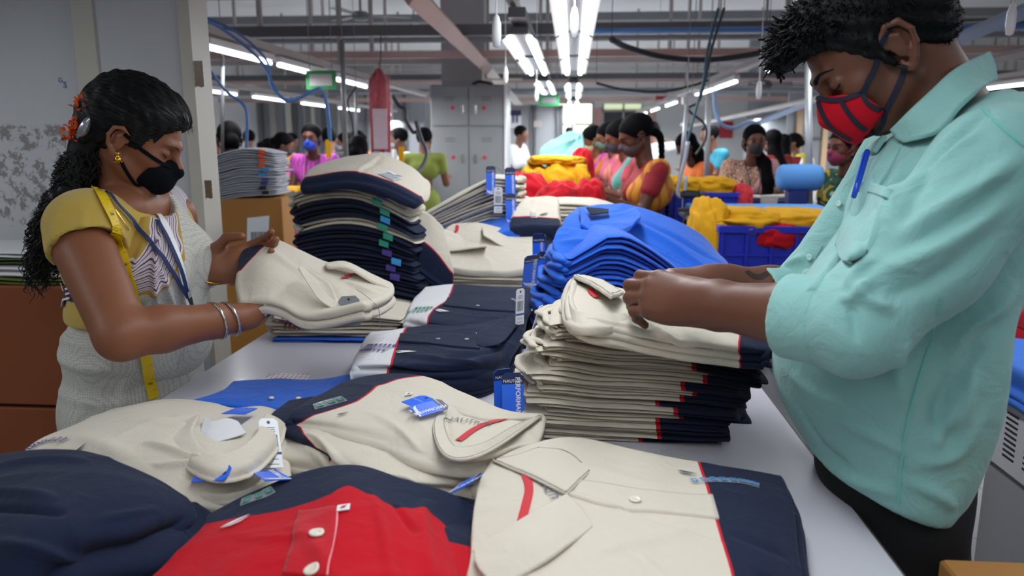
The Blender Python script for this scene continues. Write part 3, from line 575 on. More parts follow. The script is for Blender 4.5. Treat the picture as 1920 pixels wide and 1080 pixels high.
# ---- folded garments for the stacks -----------------------------------------
def folded(name, L, W, t, org, yaw, bend, m, seed, parent=None, zone=None, nu=34, nv=14, lobes=2, amp=.3, side=.01, zs=0):
    """one folded garment: stacked soft lobes following bend(x,y) -> z; x along its length"""
    rg = np.random.RandomState(seed); c, s_ = math.cos(yaw), math.sin(yaw); V = []; Fs = []; UV = []
    g = lambda n: np.sin(np.linspace(-1, 1, n)*math.pi/2)
    for l in range(lobes):
        a, b = np.meshgrid(g(nu), g(nv)); k = 6; tl = t/lobes
        lx, ly = 1+rg.uniform(-.02, .02), 1+rg.uniform(-.03, .03); ox, oy = rg.uniform(-1, 1)*side, rg.uniform(-1, 1)*side*.6
        H = np.sqrt(np.maximum(0, 1-np.abs(a)**14))*np.sqrt(np.maximum(0, 1-np.abs(b)**8))*tl*.54
        x = a*L/2*lx+ox; y = b*W/2*ly+oy
        corner = 1-.04*(np.abs(a)**6)*(np.abs(b)**6); x, y = x*corner, y*corner
        x = x+.012*wav(b*.3, a*.1, l, seed+31+l, 6, 2)*np.abs(a)**3; y = y+.008*wav(a*.6, b*.1, l, seed+57+l, 6, 2)*np.abs(b)**3
        zc = bend(x, y)+zs+tl*(l+.5)+amp*t*wav(x, y, 0, seed, 12, 2)+.2*tl*wav(x, y, l, seed+3+l, 30, 2)
        for sg in (1, -1):
            z = zc+sg*H; X_ = org[0]+x*c-y*s_; Y_ = org[1]+x*s_+y*c; b0 = len(V); V += list(np.stack([X_, Y_, org[2]+z], -1).reshape(-1, 3))
            zz = zone(x/(L/2), y/(W/2)) if zone else a*0; UV += list(np.stack([zz, b], -1).reshape(-1, 2))
            for j in range(nv-1):
                for i in range(nu-1):
                    q = [b0+j*nu+i, b0+j*nu+i+1, b0+(j+1)*nu+i+1, b0+(j+1)*nu+i]; Fs.append(q if sg > 0 else q[::-1])
    return mk(name, V, Fs, m, parent, uv=UV)
def collar_roll(org, yaw, x, y0, y1, z, t, seed, m, parent, bulge=.02):
    """the folded collar showing at the neck end of a folded shirt"""
    rg = np.random.RandomState(seed); c, s_ = math.cos(yaw), math.sin(yaw); n = 9; pts = []
    for i in range(n):
        f = i/(n-1); yy = y0+(y1-y0)*f; xx = x-bulge*math.sin(f*math.pi)+rg.uniform(-.004, .004); zz = z+t*.25*math.sin(f*9+seed)
        pts.append((org[0]+xx*c-yy*s_, org[1]+xx*s_+yy*c, org[2]+zz))
    r = [t*.3]+[t*rg.uniform(.55, .8) for _ in range(n-2)]+[t*.3]
    return MB().tube(spline(pts, 3), np.interp(np.linspace(0, n-1, (n-1)*3+1), range(n), r)*1.3, 10, flat=.62).obj('collar', m, parent, smooth=True)
# ---------------------------------------------------------------- sorting table
TX0, TX1, TY0, TY1 = PZ(300, 748, TZ)[0], PZ(1440, 740, TZ)[0], .35, 4.05
M_top = mat('white_laminate', 'C9C8D2', rough=.28, var=.03, vscale=2, coat=.15)
tb = empty('sorting_table', ((TX0+TX1)/2, (TY0+TY1)/2, 0), 'long white laminate sorting table running away between the man and the woman', 'table')
MB().box(TX0, TY0, TZ-.03, TX1, TY1, TZ, c=.004).obj('tabletop', M_top, tb)
MB().box(TX1-.005, TY0, TZ-.034, TX1+.003, TY1, TZ-.004).obj('edge_band', mat('edge_dark', '4A4038', rough=.5), tb)
for y in (TY0+.15, 2.3, TY1-.2):
    for x in (TX0+.1, TX1-.1): MB().box(x-.02, y-.02, 0, x+.02, y+.02, TZ-.03).obj('leg', M_pipe, tb)
MB().box(TX0+.08, TY0+.13, TZ-.09, TX1-.08, TY1-.18, TZ-.06).obj('frame_rail', M_pipe, tb)
# ---------------------------------------------------------------- stacks of folded shirts
def stack(kind, x0, y0, L, W, yaw, n, H, bendk, label, group, cat='shirt', spec=None, seed=0, collar=True, z0=TZ, lean=(0, 0), side=.012, sticker=None, lobes=2, collar_side=1, drift=None, zone=None, nu=34, nm='folded_shirt', collar_n=(-.35, .35)):
    """bendk(x, y, f) -> extra height, f = 0 bottom .. 1 top; each garment is a thing of its own"""
    t = H/n; out = []; rg = random.Random(seed)
    for i in range(n):
        f = i/max(1, n-1); k = spec(i) if spec else kind
        dx, dy = lean[0]*f+rg.uniform(-1, 1)*side, lean[1]*f+rg.uniform(-1, 1)*side*.5
        if drift: q = drift(i); dx += q[0]; dy += q[1]
        org = (x0+dx, y0+dy, z0+i*t); yw = yaw+rg.uniform(-1, 1)*.02
        m, zf = k if isinstance(k, tuple) else (k, None)
        rank = n-1-i
        root = empty('folded_shirt' if nm is None else nm, org, label % ORD[rank], cat, group)
        bf = (lambda x, y, f=f: bendk(x, y, f))
        folded('body', L, W, t*1.06, org, yw, bf, m, seed*100+i, root, zone=zf, lobes=lobes, side=side*.7, nu=nu, amp=.12)
        if collar and k is not None:
            cm = {id(Z_CR): M_c, id(Z_NR): M_c, id(Z_WN): M_n}.get(id(m), m)
            for j in range(2):
                xx = -L/2+.012-j*.012; zc = bf(xx, 0)+t*(.35+.3*j)
                y_a, y_b = collar_n[0]*W+rg.uniform(-.03, .03), collar_n[1]*W*rg.uniform(.5, 1)
                collar_roll(org, yw, xx, y_a, y_b, zc, t*rg.uniform(.6, .85), seed*50+i*3+j, cm, root, bulge=.015+rg.uniform(0, .02))
        if sticker: sticker(i, root, org, yw, bf, t)
        out.append((root, org, yw, bf, t))
    return out
def edge_strip(root, org, yaw, bf, t, x, y, W, colour, w=.03, h=None):
    """size sticker wrapped over the folded edge facing the camera (the -y side)"""
    c, s_ = math.cos(yaw), math.sin(yaw); vs = []; k = 9
    for i in range(k):
        a = -.35+2.1*i/(k-1)            # from the top over the rounded edge
        yy = -W/2*1.02-math.sin(min(max(a, 0), 1.57))*t*.3+(0.03-.06*0)*(a < 0)*(-a*2); zz = t*(.5+.62*math.cos(min(max(a, 0), 2.2)))+.001
        for xx in (x, x+w):
            z = bf(np.array(xx), np.array(yy))+zz; vs.append((org[0]+xx*c-yy*s_, org[1]+xx*s_+yy*c, org[2]+float(z)))
    o = mk('size_sticker', vs, [[2*i, 2*i+1, 2*i+3, 2*i+2] for i in range(k-1)], M_stk[colour], root); return o
zr = lambda at, slope=0., k=1.: (lambda a, b: .5+(a-at-slope*b)*.12*k)
# 1: the tall stack under the man's hands
def bend1(x, y, f): return -.05*f*np.clip((x+.02)/.2, -1, 1.3)*np.clip((x+.02)/.2, 0, 2)*.55+.018*f*np.exp(-((x+.17)/.06)**2)+.01*(1-f)*0
rg1 = random.Random(5); cut = [rg1.uniform(.35, .75) for _ in range(30)]
def spec1(i):
    f = i/17; at = .22+.42*f**1.2+(cut[i]-.55)*.35; return (Z_CR, zr(at, 0, 1.6))
def drift1(i):
    f = i/17; return (-.05+.085*f+.02*math.sin(i*1.9), 0)
S1 = stack(None, .155, 1.6, .42, .26, R(-2), 18, .245, bend1, 'cream and navy folded polo shirt, %s in the tall stack under the man\'s hands', 'shirts stacked under the man\'s hands', spec=spec1, seed=1, drift=drift1, side=.016)
# 2: tall navy and cream stack left of centre
def bend2(x, y, f): return .03*f-(.9*f+.25)*(x+.03)**2*1.15-.05*f*np.clip(x, 0, 1)
pat2 = 'nnnnnnnnncnnnccc'[::1]
def spec2(i): return {'n': (M_n, None), 'c': (M_c, None)}[('ccnnnnnnnncnncc')[i]] if i < 15 else (Z_NR, zr(.1))
def stk2(i, root, org, yaw, bf, t):
    col = {5: 'purple', 7: 'purple', 8: 'green', 10: 'green', 11: 'blue', 12: 'green', 13: 'green', 14: 'purple', 9: 'green', 6: 'blue', 4: 'purple'}.get(i)
    if col: edge_strip(root, org, yaw, bf, t, .10+.01*math.sin(i*2.3)+(.015 if i < 8 else 0), 0, .3, col, w=.034)
S2 = stack(None, X(684, 2.75, 440), 2.78, .43, .3, R(-3), 15, .42, bend2, 'folded polo shirt, %s in the tall navy and cream stack behind the held shirt', 'shirts in the tall navy and cream stack', spec=spec2, seed=2, sticker=stk2, side=.014, lean=(-.01, .02), collar_side=-1)
# 3: high cream stack behind, collars at the right
def bend3(x, y, f): return -.10*f*np.clip((-x+.02)/.2, -1, 2)-.25*x*x*f+.015
S3 = stack(None, X(872, 3.45, 380), 3.5, .46, .32, R(4), 14, .40, lambda x, y, f: bend3(-x, y, f)*1.0, 'cream folded polo shirt, %s in the high stack before the grey locker', 'cream shirts in the stack before the locker', spec=lambda i: (M_c, None), seed=3, side=.014) if False else stack(None, X(872, 3.45, 380), 3.5, .46, .32, R(184), 14, .40, lambda x, y, f: -.13*f*np.clip((x+.05)/.25, -.3, 2)-.15*x*x*f, 'cream folded polo shirt, %s in the high stack before the grey locker', 'cream shirts in the stack before the locker', spec=lambda i: (M_c, None), seed=3, side=.014)
# 4: cream stack in the middle
S4 = stack(None, X(915, 2.95, 500), 3.0, .40, .36, R(-3), 6, .115, lambda x, y, f: .25*(y+.17)*f, "cream folded polo shirt, %s below the red-taped shirt in the middle of the table", "cream shirts under the red-taped middle shirt", spec=lambda i: (M_c, None), seed=4, side=.016, collar_n=(-.45, .35))
# 5: small cream stack behind the blue shirts
S5 = stack(None, X(1125, 3.5, 380), 3.6, .46, .32, R(-5), 9, .30, lambda x, y, f: .02-.55*f*np.clip(x+.05, 0, 1)**1.4, 'cream and navy folded polo shirt, %s in the stack behind the blue shirts', 'shirts in the stack behind the blue pile', spec=lambda i: (Z_CR, zr(.35+.05*math.sin(i*2), .2, 1.6)), seed=5, side=.014)
# 6: royal blue stack
def bend6(x, y, f): return .05*f+.02-(.20*f+.05)*np.clip((x+.1)/.4, -.2, 2)**1.5 if False else .03*f-.24*f*np.clip((x+.08)/.32, 0, 2)**1.3-.06*f*np.clip((-x-.13)/.1, 0, 1)
S6 = stack(None, .15, 2.42, .50, .44, R(6), 11, .30, bend6, 'royal blue folded polo shirt, %s in the blue stack behind the man\'s hands', 'royal blue shirts in the stack', spec=lambda i: (M_b, None), seed=6, side=.02, lean=(.06, .02), collar_n=(-.48, .3))
# 7: short cream pile left, under the held shirt
S7 = stack(None, X(640, 2.28, 610), 2.33, .40, .24, R(5), 3, .062, lambda x, y, f: .0*x+.006*f*np.sin(x*20), 'cream folded polo shirt, %s in the low pile below the held shirt', 'cream shirts in the low pile below the held shirt', spec=lambda i: (M_c, None), seed=7, z0=TZ+.012, sticker=lambda i, root, org, yw, bf, t: [edge_strip(root, org, yw, bf, t, -.17+.014*k_+.02*(i == 1), 0, .24, 'maroon', w=.007) for k_ in range(6)] if i > 0 else None)
S7b = stack(None, X(648, 2.26, 640), 2.31, .42, .24, R(4), 1, .012, lambda x, y, f: .0*x, 'royal blue folded shirt at the bottom of the low pile, %s layer', None, spec=lambda i: (M_b, None), seed=8, collar=False)
# ---------------------------------------------------------------- the large shirts lying open on top
def proj(p):
    d = np.asarray(p)-_C; x, y, z = d@_rt, d@_up, d@_fw; return np.stack([960+F*x/z, 540-F*y/z], -1)
def uvof(S, pts):
    """sheet coordinates of measured points"""
    if not hasattr(S, '_g'):
        u, v = np.meshgrid(np.linspace(0, 1, 90), np.linspace(0, 1, 90)); S._g = (u.ravel(), v.ravel(), proj(S(u, v)).reshape(-1, 2))
    u, v, q = S._g; out = []
    for p in pts: i = np.argmin(((q-np.array(p))**2).sum(1)); out.append((float(u[i]), float(v[i])))
    return out
def line_zone(S, pts, flip=1, k=.9):
    L = np.array(uvof(S, pts)); d0 = L[1]-L[0]; d1 = L[-1]-L[-2]; L = np.vstack([L[0]-d0*3, L, L[-1]+d1*3])
    def z(u, v):
        best = np.full(np.shape(u), 9.); sg = np.ones(np.shape(u))
        for a, b in zip(L[:-1], L[1:]):
            d = b-a; t = np.clip(((u-a[0])*d[0]+(v-a[1])*d[1])/np.dot(d, d), 0, 1); x, y = u-a[0]-t*d[0], v-a[1]-t*d[1]; r = np.hypot(x, y); s = np.sign(x*-d[1]+y*d[0]); m = r < best; best = np.where(m, r, best); sg = np.where(m, s, sg)
        return .5+flip*sg*best*k
    return z
def rows(rs, Ys=None): return [[(tuple(p) if len(p) != 2 else (p[0], p[1], None, Ys[j])) for p in r] for j, r in enumerate(rs)]
def shifted(S, d, seed=None):
    T = Patch.__new__(Patch); T.N = S.N+np.array(d); T.amp, T.freq, T.seed, T.cr, T.zone, T.mid = S.amp, S.freq, seed or S.seed+1, (), S.zone, S.mid+np.array(d); return T
def shirt(S, label, group=None, cat='shirt', nm='folded_polo_shirt'): return empty(nm, S.mid-np.array([0, 0, .01]), label, cat, group)
def leaf(S0, net, m, root, t=.004, amp=.001, name='collar', Ys=None, seed=3, ext=1):
    L = Patch(rows(net, Ys), amp=amp, freq=20, seed=seed); sheet(name, L, m, t=t, nu=30, nv=14, parent=root, layers=1, ext=ext); return L
def under(S, n, dz, m, label, seed=0, dx=.006, group=None, zone=None, t=None):
    """garments lying below the shirt S, one each"""
    rg = random.Random(seed)
    for i in range(n):
        T = shifted(S, (rg.uniform(-1, 1)*dx, rg.uniform(-1, 1)*dx, -dz*(i+1)), seed+i)
        mm = m[i] if isinstance(m, list) else m
        root = shirt(T, label % ORD1[i] if '%s' in label else label, group, nm='folded_shirt'); sheet('body', T, mm, t=(t or dz)*.98, nu=44, nv=34, parent=root)
# --- front right cream polo
S = Patch([[(925, 862, .975), (1000, 832, .99), (1080, 822, .995), (1200, 846, .99), (1310, 868, .985), (1400, 880, .98), (1462, 893, .965)],
           [(905, 905, .98), (1000, 900, .995), (1090, 890, 1.0), (1205, 905, .995), (1330, 930, .99), (1420, 935, .985), (1482, 945, .965)],
           [(893, 965, .98), (990, 970, .995), (1090, 965, 1.0), (1215, 985, .995), (1350, 1000, .99), (1430, 1010, .985), (1488, 1020, .965)],
           [(888, 1045, .975), (990, 1050, .99), (1090, 1045, .995), (1220, 1065, .99), (1374, 1080, .985), (1440, 1090, .98), (1500, 1100, .96)],
           [(870, 1150, .96), (990, 1170, .975), (1090, 1175, .98), (1230, 1185, .975), (1395, 1200, .97), (1450, 1210, .965), (1515, 1215, .95)]],
          amp=.0025, freq=11, seed=3, creases=[(.28, .36, .66, .56, .012, .0022, 1), (.35, .75, .6, .5, .02, .003), (.3, .2, .55, .28, .03, .002), (.7, .5, .95, .6, .02, -.003), (.4, .6, .62, .95, .02, .0025), (.75, .72, .9, .75, .02, -.003)])
S.zone = line_zone(S, [(1310, 868), (1330, 930), (1350, 1000), (1374, 1080)], -1)
r = shirt(S, 'cream polo shirt with a navy hem block, lying open at the front right')
b = sheet('body', S, Z_CR, t=.02, nu=110, nv=80, parent=r)
HP = S
if abs(1) and float(S.zone(np.array(.95), np.array(.5))) < .5: S.zone = line_zone(S, [(1310, 868), (1330, 930), (1350, 1000), (1374, 1080)], 1); bpy.data.objects.remove(b); b = sheet('body', S, Z_CR, t=.02, nu=110, nv=80, parent=r)
L = leaf(S, [[(890, 1030, .992), (980, 972, 1.008), (1062, 926, 1.012)], [(900, 1060, .99), (1000, 1010, 1.008), (1090, 955, 1.009)], [(935, 1095, .984), (1025, 1045, 1.0), (1107, 985, 1.003)]], M_c, r, t=.006)
L2 = leaf(S, [[(925, 860, .985), (1000, 893, 1.004), (1062, 924, 1.009)], [(975, 850, .99), (1040, 868, 1.006), (1085, 900, 1.008)], [(1010, 838, .992), (1062, 845, 1.0), (1107, 880, 1.004)]], M_c, r, t=.005)
ribbon('neck_tape', S, uvof(S, [(985, 884), (989, 915), (987, 950), (975, 988)]), .013, M_redtape, r, lift=.002)
on_text('neck_print', S, 'NAUTICA', *uvof(S, [(1036, 925)])[0], .022, M_greyp, r, ang=97)
sail(S, *uvof(S, [(1287, 889)])[0], r, M_navyp, .03, -25)
fr = loc_frame(S, *uvof(S, [(1313, 955)])[0], 0, .003); v, f = quadp(fr, [(-.009, -.011), (.009, -.011), (.009, .011), (-.009, .011)], 0, .0008); mk('sewn_label', v, f, M_c, r, smooth=False)
overlay('placket', S, [[(1072, 902), (1200, 922), (1336, 932)], [(1066, 930), (1130, 948), (1200, 963), (1347, 976)]], M_c, r, .0035); button(S, *uvof(S, [(1187, 944)])[0], r, .009)
size_strip(S, uvof(S, [(1292, 903), (1340, 902), (1390, 903), (1424, 912)]), r, 'blue', 8, .016)
ZZ = S.zone
for i, (dx, dz, nm_) in enumerate(((.012, -.021, 'first'), (.02, -.042, 'second'), (.008, -.061, 'third'))):
    T = shifted(S, (dx, .004*i, dz), 11+i); rr = shirt(T, 'cream and navy polo lying %s below the front right polo' % nm_, nm='folded_shirt'); sheet('body', T, Z_CR, t=.019, nu=60, nv=44, parent=rr)
    if i == 0: size_strip(T, uvof(T, [(1425, 925), (1448, 932), (1470, 945), (1480, 965)]), rr, 'purple', 4, .016)
hang_tag(P(907, 893, 1.29), (.25, .95, 0), (.05, -.1, 1), r, w=.035, h=.075)
# --- red and navy shirt in front
S = Patch([[(395, 962, .955), (470, 925, .97), (570, 888, .99), (665, 873, 1.0), (760, 902, .99), (835, 925, .975), (890, 955, .955)],
           [(385, 985, .96), (480, 963, .98), (570, 943, 1.0), (650, 914, 1.015), (735, 945, 1.0), (810, 965, .98), (860, 1000, .955)],
           [(320, 1050, .96), (450, 1040, .985), (570, 1030, 1.005), (660, 1010, 1.015), (750, 1030, 1.005), (830, 1050, .985), (876, 1085, .955)],
           [(220, 1130, .955), (420, 1140, .98), (570, 1140, 1.0), (670, 1140, 1.01), (770, 1150, 1.0), (850, 1160, .975), (900, 1180, .95)]],
          amp=.0035, freq=12, seed=9, creases=[(.6, .3, .62, .9, .02, .004), (.8, .2, .75, .8, .03, .005), (.3, .5, .45, .9, .03, .003), (.68, .35, .74, .55, .015, -.006), (.15, .55, .4, .62, .02, .002)])
S.zone = line_zone(S, [(385, 978), (480, 965), (570, 945), (620, 926), (652, 909), (690, 925), (735, 948), (800, 952), (835, 985), (872, 1060)], 1)
if float(S.zone(np.array(.5), np.array(.05))) < .5: S.zone = line_zone(S, [(385, 978), (480, 965), (570, 945), (620, 926), (652, 909), (690, 925), (735, 948), (800, 952), (835, 985), (872, 1060)], -1)
r = shirt(S, 'bright red polo shirt with a navy yoke, in the middle of the front edge'); sheet('body', S, Z_RN, t=.025, nu=120, nv=80, parent=r)
ribbon('placket_edge', S, uvof(S, [(633, 950), (630, 985), (622, 1030), (614, 1079)]), .0035, mat('pink_stitch', 'E09098', rough=.7), r, lift=.0018)
overlay('placket', S, [[(560, 960), (548, 1010), (535, 1079)], [(634, 950), (627, 1010), (615, 1079)]], M_r, r, .003); button(S, *uvof(S, [(599, 1005)])[0], r, .0095); button(S, *uvof(S, [(585, 1073)])[0], r, .0095)
sail(S, *uvof(S, [(443, 983)])[0], r, M_whitep, .04, 20)
fr = loc_frame(S, *uvof(S, [(646, 954)])[0], 0, .003); v, f = quadp(fr, [(-.008, -.008), (.008, -.008), (.008, .008), (-.008, .008)], 0, .001); q = mk('care_sticker', v, f, M_tagwhite, r, smooth=False)
v, f = quadp(fr, [(-.005, -.003), (.001, -.004), (.005, .003), (-.001, .001)], .0014); mk('red_mark', v, f, M_redtape, q, smooth=False)
size_strip(S, uvof(S, [(450, 945), (490, 930), (515, 918)]), r, 'green', 3, .026)
T = shifted(S, (.045, .03, -.03), 5); rr = shirt(T, 'navy shirt with a red lining lying just under the red polo at the front', nm='folded_shirt'); T.zone = lambda u, v: .52-.12*(v > .55); sheet('body', T, Z_RN, t=.03, nu=60, nv=44, parent=rr)
T = shifted(S, (-.01, .01, -.06), 6); rr = shirt(T, 'navy shirt at the bottom of the pile under the red polo', nm='folded_shirt'); sheet('body', T, M_n, zb=TZ, nu=50, nv=40, parent=rr)
# --- navy shirt front left
S = Patch([[(-80, 868, .99), (30, 846, 1.005), (140, 844, 1.015), (215, 868, 1.01), (290, 898, .995), (340, 930, .975)],
           [(-80, 930, 1.01), (50, 912, 1.03), (150, 912, 1.03), (230, 928, 1.02), (300, 945, 1.0), (352, 962, .972)],
           [(-80, 1010, 1.01), (45, 1000, 1.03), (130, 1000, 1.02), (200, 1008, 1.0), (255, 1008, .985), (300, 1000, .96)],
           [(-90, 1120, .96), (30, 1120, .97), (110, 1095, .955), (165, 1062, .945), (210, 1042, .938), (262, 1030, .93)]],
          amp=.0035, freq=14, seed=15, creases=[(.1, .15, .45, .1, .02, .005), (0, .45, .35, .55, .02, -.010), (.1, .7, .5, .85, .03, .008), (.0, .32, .3, .45, .03, .007), (.5, .55, .8, .4, .03, .003)])
r = shirt(S, 'dark navy shirt heaped at the front left corner of the picture'); sheet('body', S, M_n, t=.04, nu=110, nv=80, parent=r, layers=2)
T = shifted(S, (.03, -.0, -.045), 5); rr = shirt(T, 'navy shirt showing just below the front left navy heap', nm='folded_shirt'); sheet('body', T, M_n, zb=TZ, nu=60, nv=44, parent=rr)
hang_tag(P(203, 1066, 1.0), (1, -.15, .1), (-.15, .9, .45), rr, w=.062, h=.1)
S = Patch([[(300, 925, .95), (345, 938, .955), (385, 968, .95)], [(290, 955, .955), (335, 965, .965), (378, 985, .955)], [(262, 1000, .945), (310, 1010, .955), (350, 1020, .945)], [(250, 1050, .93), (300, 1055, .935), (335, 1040, .93)]], amp=.006, freq=30, seed=4)
S.zone = lambda u, v: .5+(.72-v)*.3
r = shirt(S, 'small navy and red shirt end between the navy heap and the red polo'); sheet('body', S, Z_RN, zb=TZ, nu=40, nv=40, parent=r)
fr = frame(P(383, 984, 1.16), (.9, .2, .3), (-.1, -.1, 1)); v, f = quadp(fr, [(-.007, -.022), (.007, -.022), (.007, .022), (-.007, .022)], 0, .001); q = mk('care_label', v, f, M_tagwhite, r, smooth=False)
ribbon('red_edge', S, uvof(S, [(312, 945), (300, 985), (290, 1020)]), .01, M_redtape, r, lift=.004)
# --- puffy cream shirts on the left
S = Patch([[(215, 768, .935), (300, 750, .955), (370, 752, .96), (430, 765, .955), (490, 762, .95), (528, 775, .935)],
           [(140, 798, .955), (230, 792, .985), (330, 798, .995), (420, 810, .985), (490, 815, .97), (530, 822, .945)],
           [(60, 838, .96), (180, 840, .99), (300, 850, 1.0), (400, 870, .99), (460, 880, .965), (505, 880, .94)],
           [(40, 900, .95), (180, 905, .97), (300, 915, .975), (380, 935, .955), (440, 940, .935), (480, 935, .92)]],
          amp=.004, freq=11, seed=21, creases=[(.35, .6, .65, .75, .02, .008), (.4, .8, .7, .6, .025, .008), (.5, .85, .8, .65, .02, -.007), (.2, .3, .5, .35, .04, .004), (.45, .45, .62, .8, .02, -.006), (.1, .5, .3, .75, .05, .004)])
r = shirt(S, 'puffy cream polo with an open collar, at left below the flat blue shirt'); sheet('body', S, M_c, t=.045, nu=110, nv=80, parent=r, layers=2)
L = leaf(S, [[(372, 778, 1.005), (358, 812, 1.012), (392, 850, 1.014), (440, 845, 1.012), (480, 815, 1.008), (500, 775, 1.0)],
             [(350, 790, .997), (330, 828, 1.004), (380, 872, 1.006), (450, 872, 1.002), (505, 830, .995), (522, 785, .985)],
             [(330, 795, .988), (294, 808, .995), (372, 888, .994), (455, 893, .985), (515, 845, .975), (535, 795, .96)]], M_c, r, t=.007, amp=.002)
L = leaf(S, [[(384, 782, 1.002), (400, 790, 1.004), (425, 785, 1.004), (445, 790, 1.0)], [(376, 812, .996), (395, 828, .994), (425, 822, .994), (460, 812, .99)]], M_w, r, t=.003, name='neck_lining')
fr = frame(P(418, 806, 1.42), (1, .1, 0), (.35, .8, .3)); v, f = quadp(fr, [(-.02, -.045), (.02, -.045), (.025, .04), (-.01, .045)], .012, .014); mk('size_panel', v, f, M_tagnavy, r, smooth=False)
MB().tube(spline([P(385, 781, 1.47), P(395, 787, 1.45), P(415, 780, 1.47), P(425, 770, 1.5)], 5), .005, 8).obj('navy_binding', M_n, r, smooth=True)
TAGS_LATER = [(r, 'plain', (470, 775), (428, 795), .042), (r, 'barcode', (497, 792), (508, 884), .034), (r, 'plain', (438, 897), (375, 900), .028), (r, 'performance', (480, 890), (532, 925), .040)]
size_strip(S, uvof(S, [(45, 842), (75, 832), (105, 826), (126, 828)]), r, 'purple', 6, .016)
sail(S, *uvof(S, [(146, 848)])[0], r, M_navyp, .03, 60)
MB().tube(spline([P(255, 880, 1.2), P(300, 888, 1.2), P(345, 900, 1.19), P(362, 908, 1.19)], 5), .0045, 6, flat=.4).obj('blue_ticket', M_stk['purple'], r)
T = shifted(S, (.03, -.01, -.045), 8); rr = shirt(T, 'cream shirt lying under the puffy open-collared one at left', nm='folded_shirt'); sheet('body', T, M_c, zb=TZ, nu=60, nv=44, parent=rr)
S = Patch([[(285, 905, .93), (350, 900, .95), (420, 905, .955), (480, 890, .945), (530, 860, .94)], [(300, 930, .93), (360, 935, .95), (430, 935, .95), (480, 920, .94), (540, 890, .93)], [(330, 955, .915), (380, 962, .925), (430, 962, .925), (480, 950, .92), (545, 915, .915)]], amp=.004, freq=25, seed=8, creases=[(.1, .5, .9, .4, .06, .006)])
r = shirt(S, 'rumpled cream sleeve end behind the navy yoke of the red polo', nm='folded_shirt'); sheet('body', S, M_c, zb=TZ, nu=50, nv=30, parent=r)
# --- cream shirts in the middle with the long red tape
S = Patch([[(590, 745, .965), (680, 708, .975), (780, 704, .985), (860, 735, .985), (940, 768, .985), (1015, 776, .975)],
           [(560, 765, .98), (660, 750, .995), (760, 755, 1.0), (850, 775, 1.0), (930, 800, .998), (1008, 805, .975)],
           [(548, 782, .975), (630, 785, .993), (740, 800, 1.0), (830, 830, 1.0), (900, 850, .99), (992, 838, .97)],
           [(552, 792, .965), (620, 803, .98), (720, 830, .985), (790, 860, .985), (870, 876, .975), (975, 862, .955)]],
          amp=.003, freq=12, seed=31, creases=[(.3, .5, .55, .9, .03, .004), (.55, .3, .66, .95, .012, .003, 1), (.35, .2, .6, .35, .04, .003), (.7, .9, .95, .6, .05, .006)])
ln = [(560, 812), (590, 778), (668, 752), (705, 727), (745, 713), (790, 704)]
S.zone = line_zone(S, ln, 1)
if float(S.zone(np.array(.08), np.array(.05))) < .5: S.zone = line_zone(S, ln, -1)
r = shirt(S, 'cream polo with a long red neck tape and navy shoulder, middle of the table'); sheet('body', S, Z_CR, t=.022, nu=120, nv=80, parent=r, layers=1)
ribbon('neck_tape', S, uvof(S, [(860, 829), (885, 808), (915, 793), (955, 784)]), .013, M_redtape, r, lift=.002)
on_text('neck_print', S, 'NAUTICA', *uvof(S, [(876, 792)])[0], .021, M_greyp, r, ang=22)
L = leaf(S, [[(838, 760, .997), (815, 790, 1.008), (822, 835, 1.01), (850, 858, 1.008), (900, 850, 1.005), (960, 815, 1.0), (1015, 777, .985)], [(850, 762, .995), (832, 790, 1.004), (845, 830, 1.01), (868, 838, 1.013), (910, 828, 1.012), (960, 800, 1.006), (1010, 778, .987)]], M_c, r, t=.006, name='collar_fold', amp=.002)
L = leaf(S, [[(838, 758, 1.0), (880, 768, 1.006), (930, 775, 1.005), (1015, 776, .985)], [(836, 764, .998), (878, 776, 1.004), (925, 784, 1.002), (1012, 780, .984)]], M_c, r, t=.008, name='collar_back', amp=.001)
size_strip(S, uvof(S, [(590, 765), (620, 755), (645, 748)]), r, 'green', 3, .034); sail(S, *uvof(S, [(641, 778)])[0], r, M_navyp, .022, 20)
fr = loc_frame(S, *uvof(S, [(768, 741)])[0], 20, .003); v, f = quadp(fr, [(-.007, -.007), (.007, -.007), (.007, .007), (-.007, .007)], 0, .001); q = mk('care_sticker', v, f, M_tagwhite, r, smooth=False); v, f = quadp(fr, [(-.004, -.003), (.001, -.004), (.004, .003), (-.001, .001)], .0014); mk('red_mark', v, f, M_redtape, q, smooth=False)
TAGS_LATER += [(r, 'performance', (832, 768), (775, 785), .034), (r, 'plain', (806, 758), (765, 772), .040)]
T = Patch([[(545, 750, .95), (660, 740, .965), (780, 745, .97), (880, 780, .965), (985, 830, .95)], [(515, 780, .96), (620, 790, .97), (740, 815, .972), (850, 860, .965), (965, 880, .945)], [(520, 808, .95), (600, 830, .965), (690, 870, .97), (790, 900, .965), (900, 905, .94)], [(530, 818, .935), (605, 848, .95), (680, 885, .955), (790, 912, .95), (890, 912, .93)]], amp=.004, freq=18, seed=33, creases=[(.4, .9, .7, .7, .03, .01), (.5, .95, .75, .8, .02, -.008), (.2, .6, .5, .95, .03, .008)])
T.zone = line_zone(T, [(580, 760), (560, 790), (572, 815), (585, 830)], -1)
if float(T.zone(np.array(.02), np.array(.5))) < .5: T.zone = line_zone(T, [(580, 760), (560, 790), (572, 815), (585, 830)], 1)
r = shirt(T, 'cream and navy polo directly under the long-red-taped shirt'); sheet('body', T, Z_CR, t=.03, nu=90, nv=60, parent=r, layers=1)
MB().tube(spline([P(690, 872, 1.27), P(720, 862, 1.29), P(760, 872, 1.28), P(795, 895, 1.26), P(840, 902, 1.26)], 6), .018, 10, flat=.6).obj('rolled_collar', M_c, r, smooth=True)
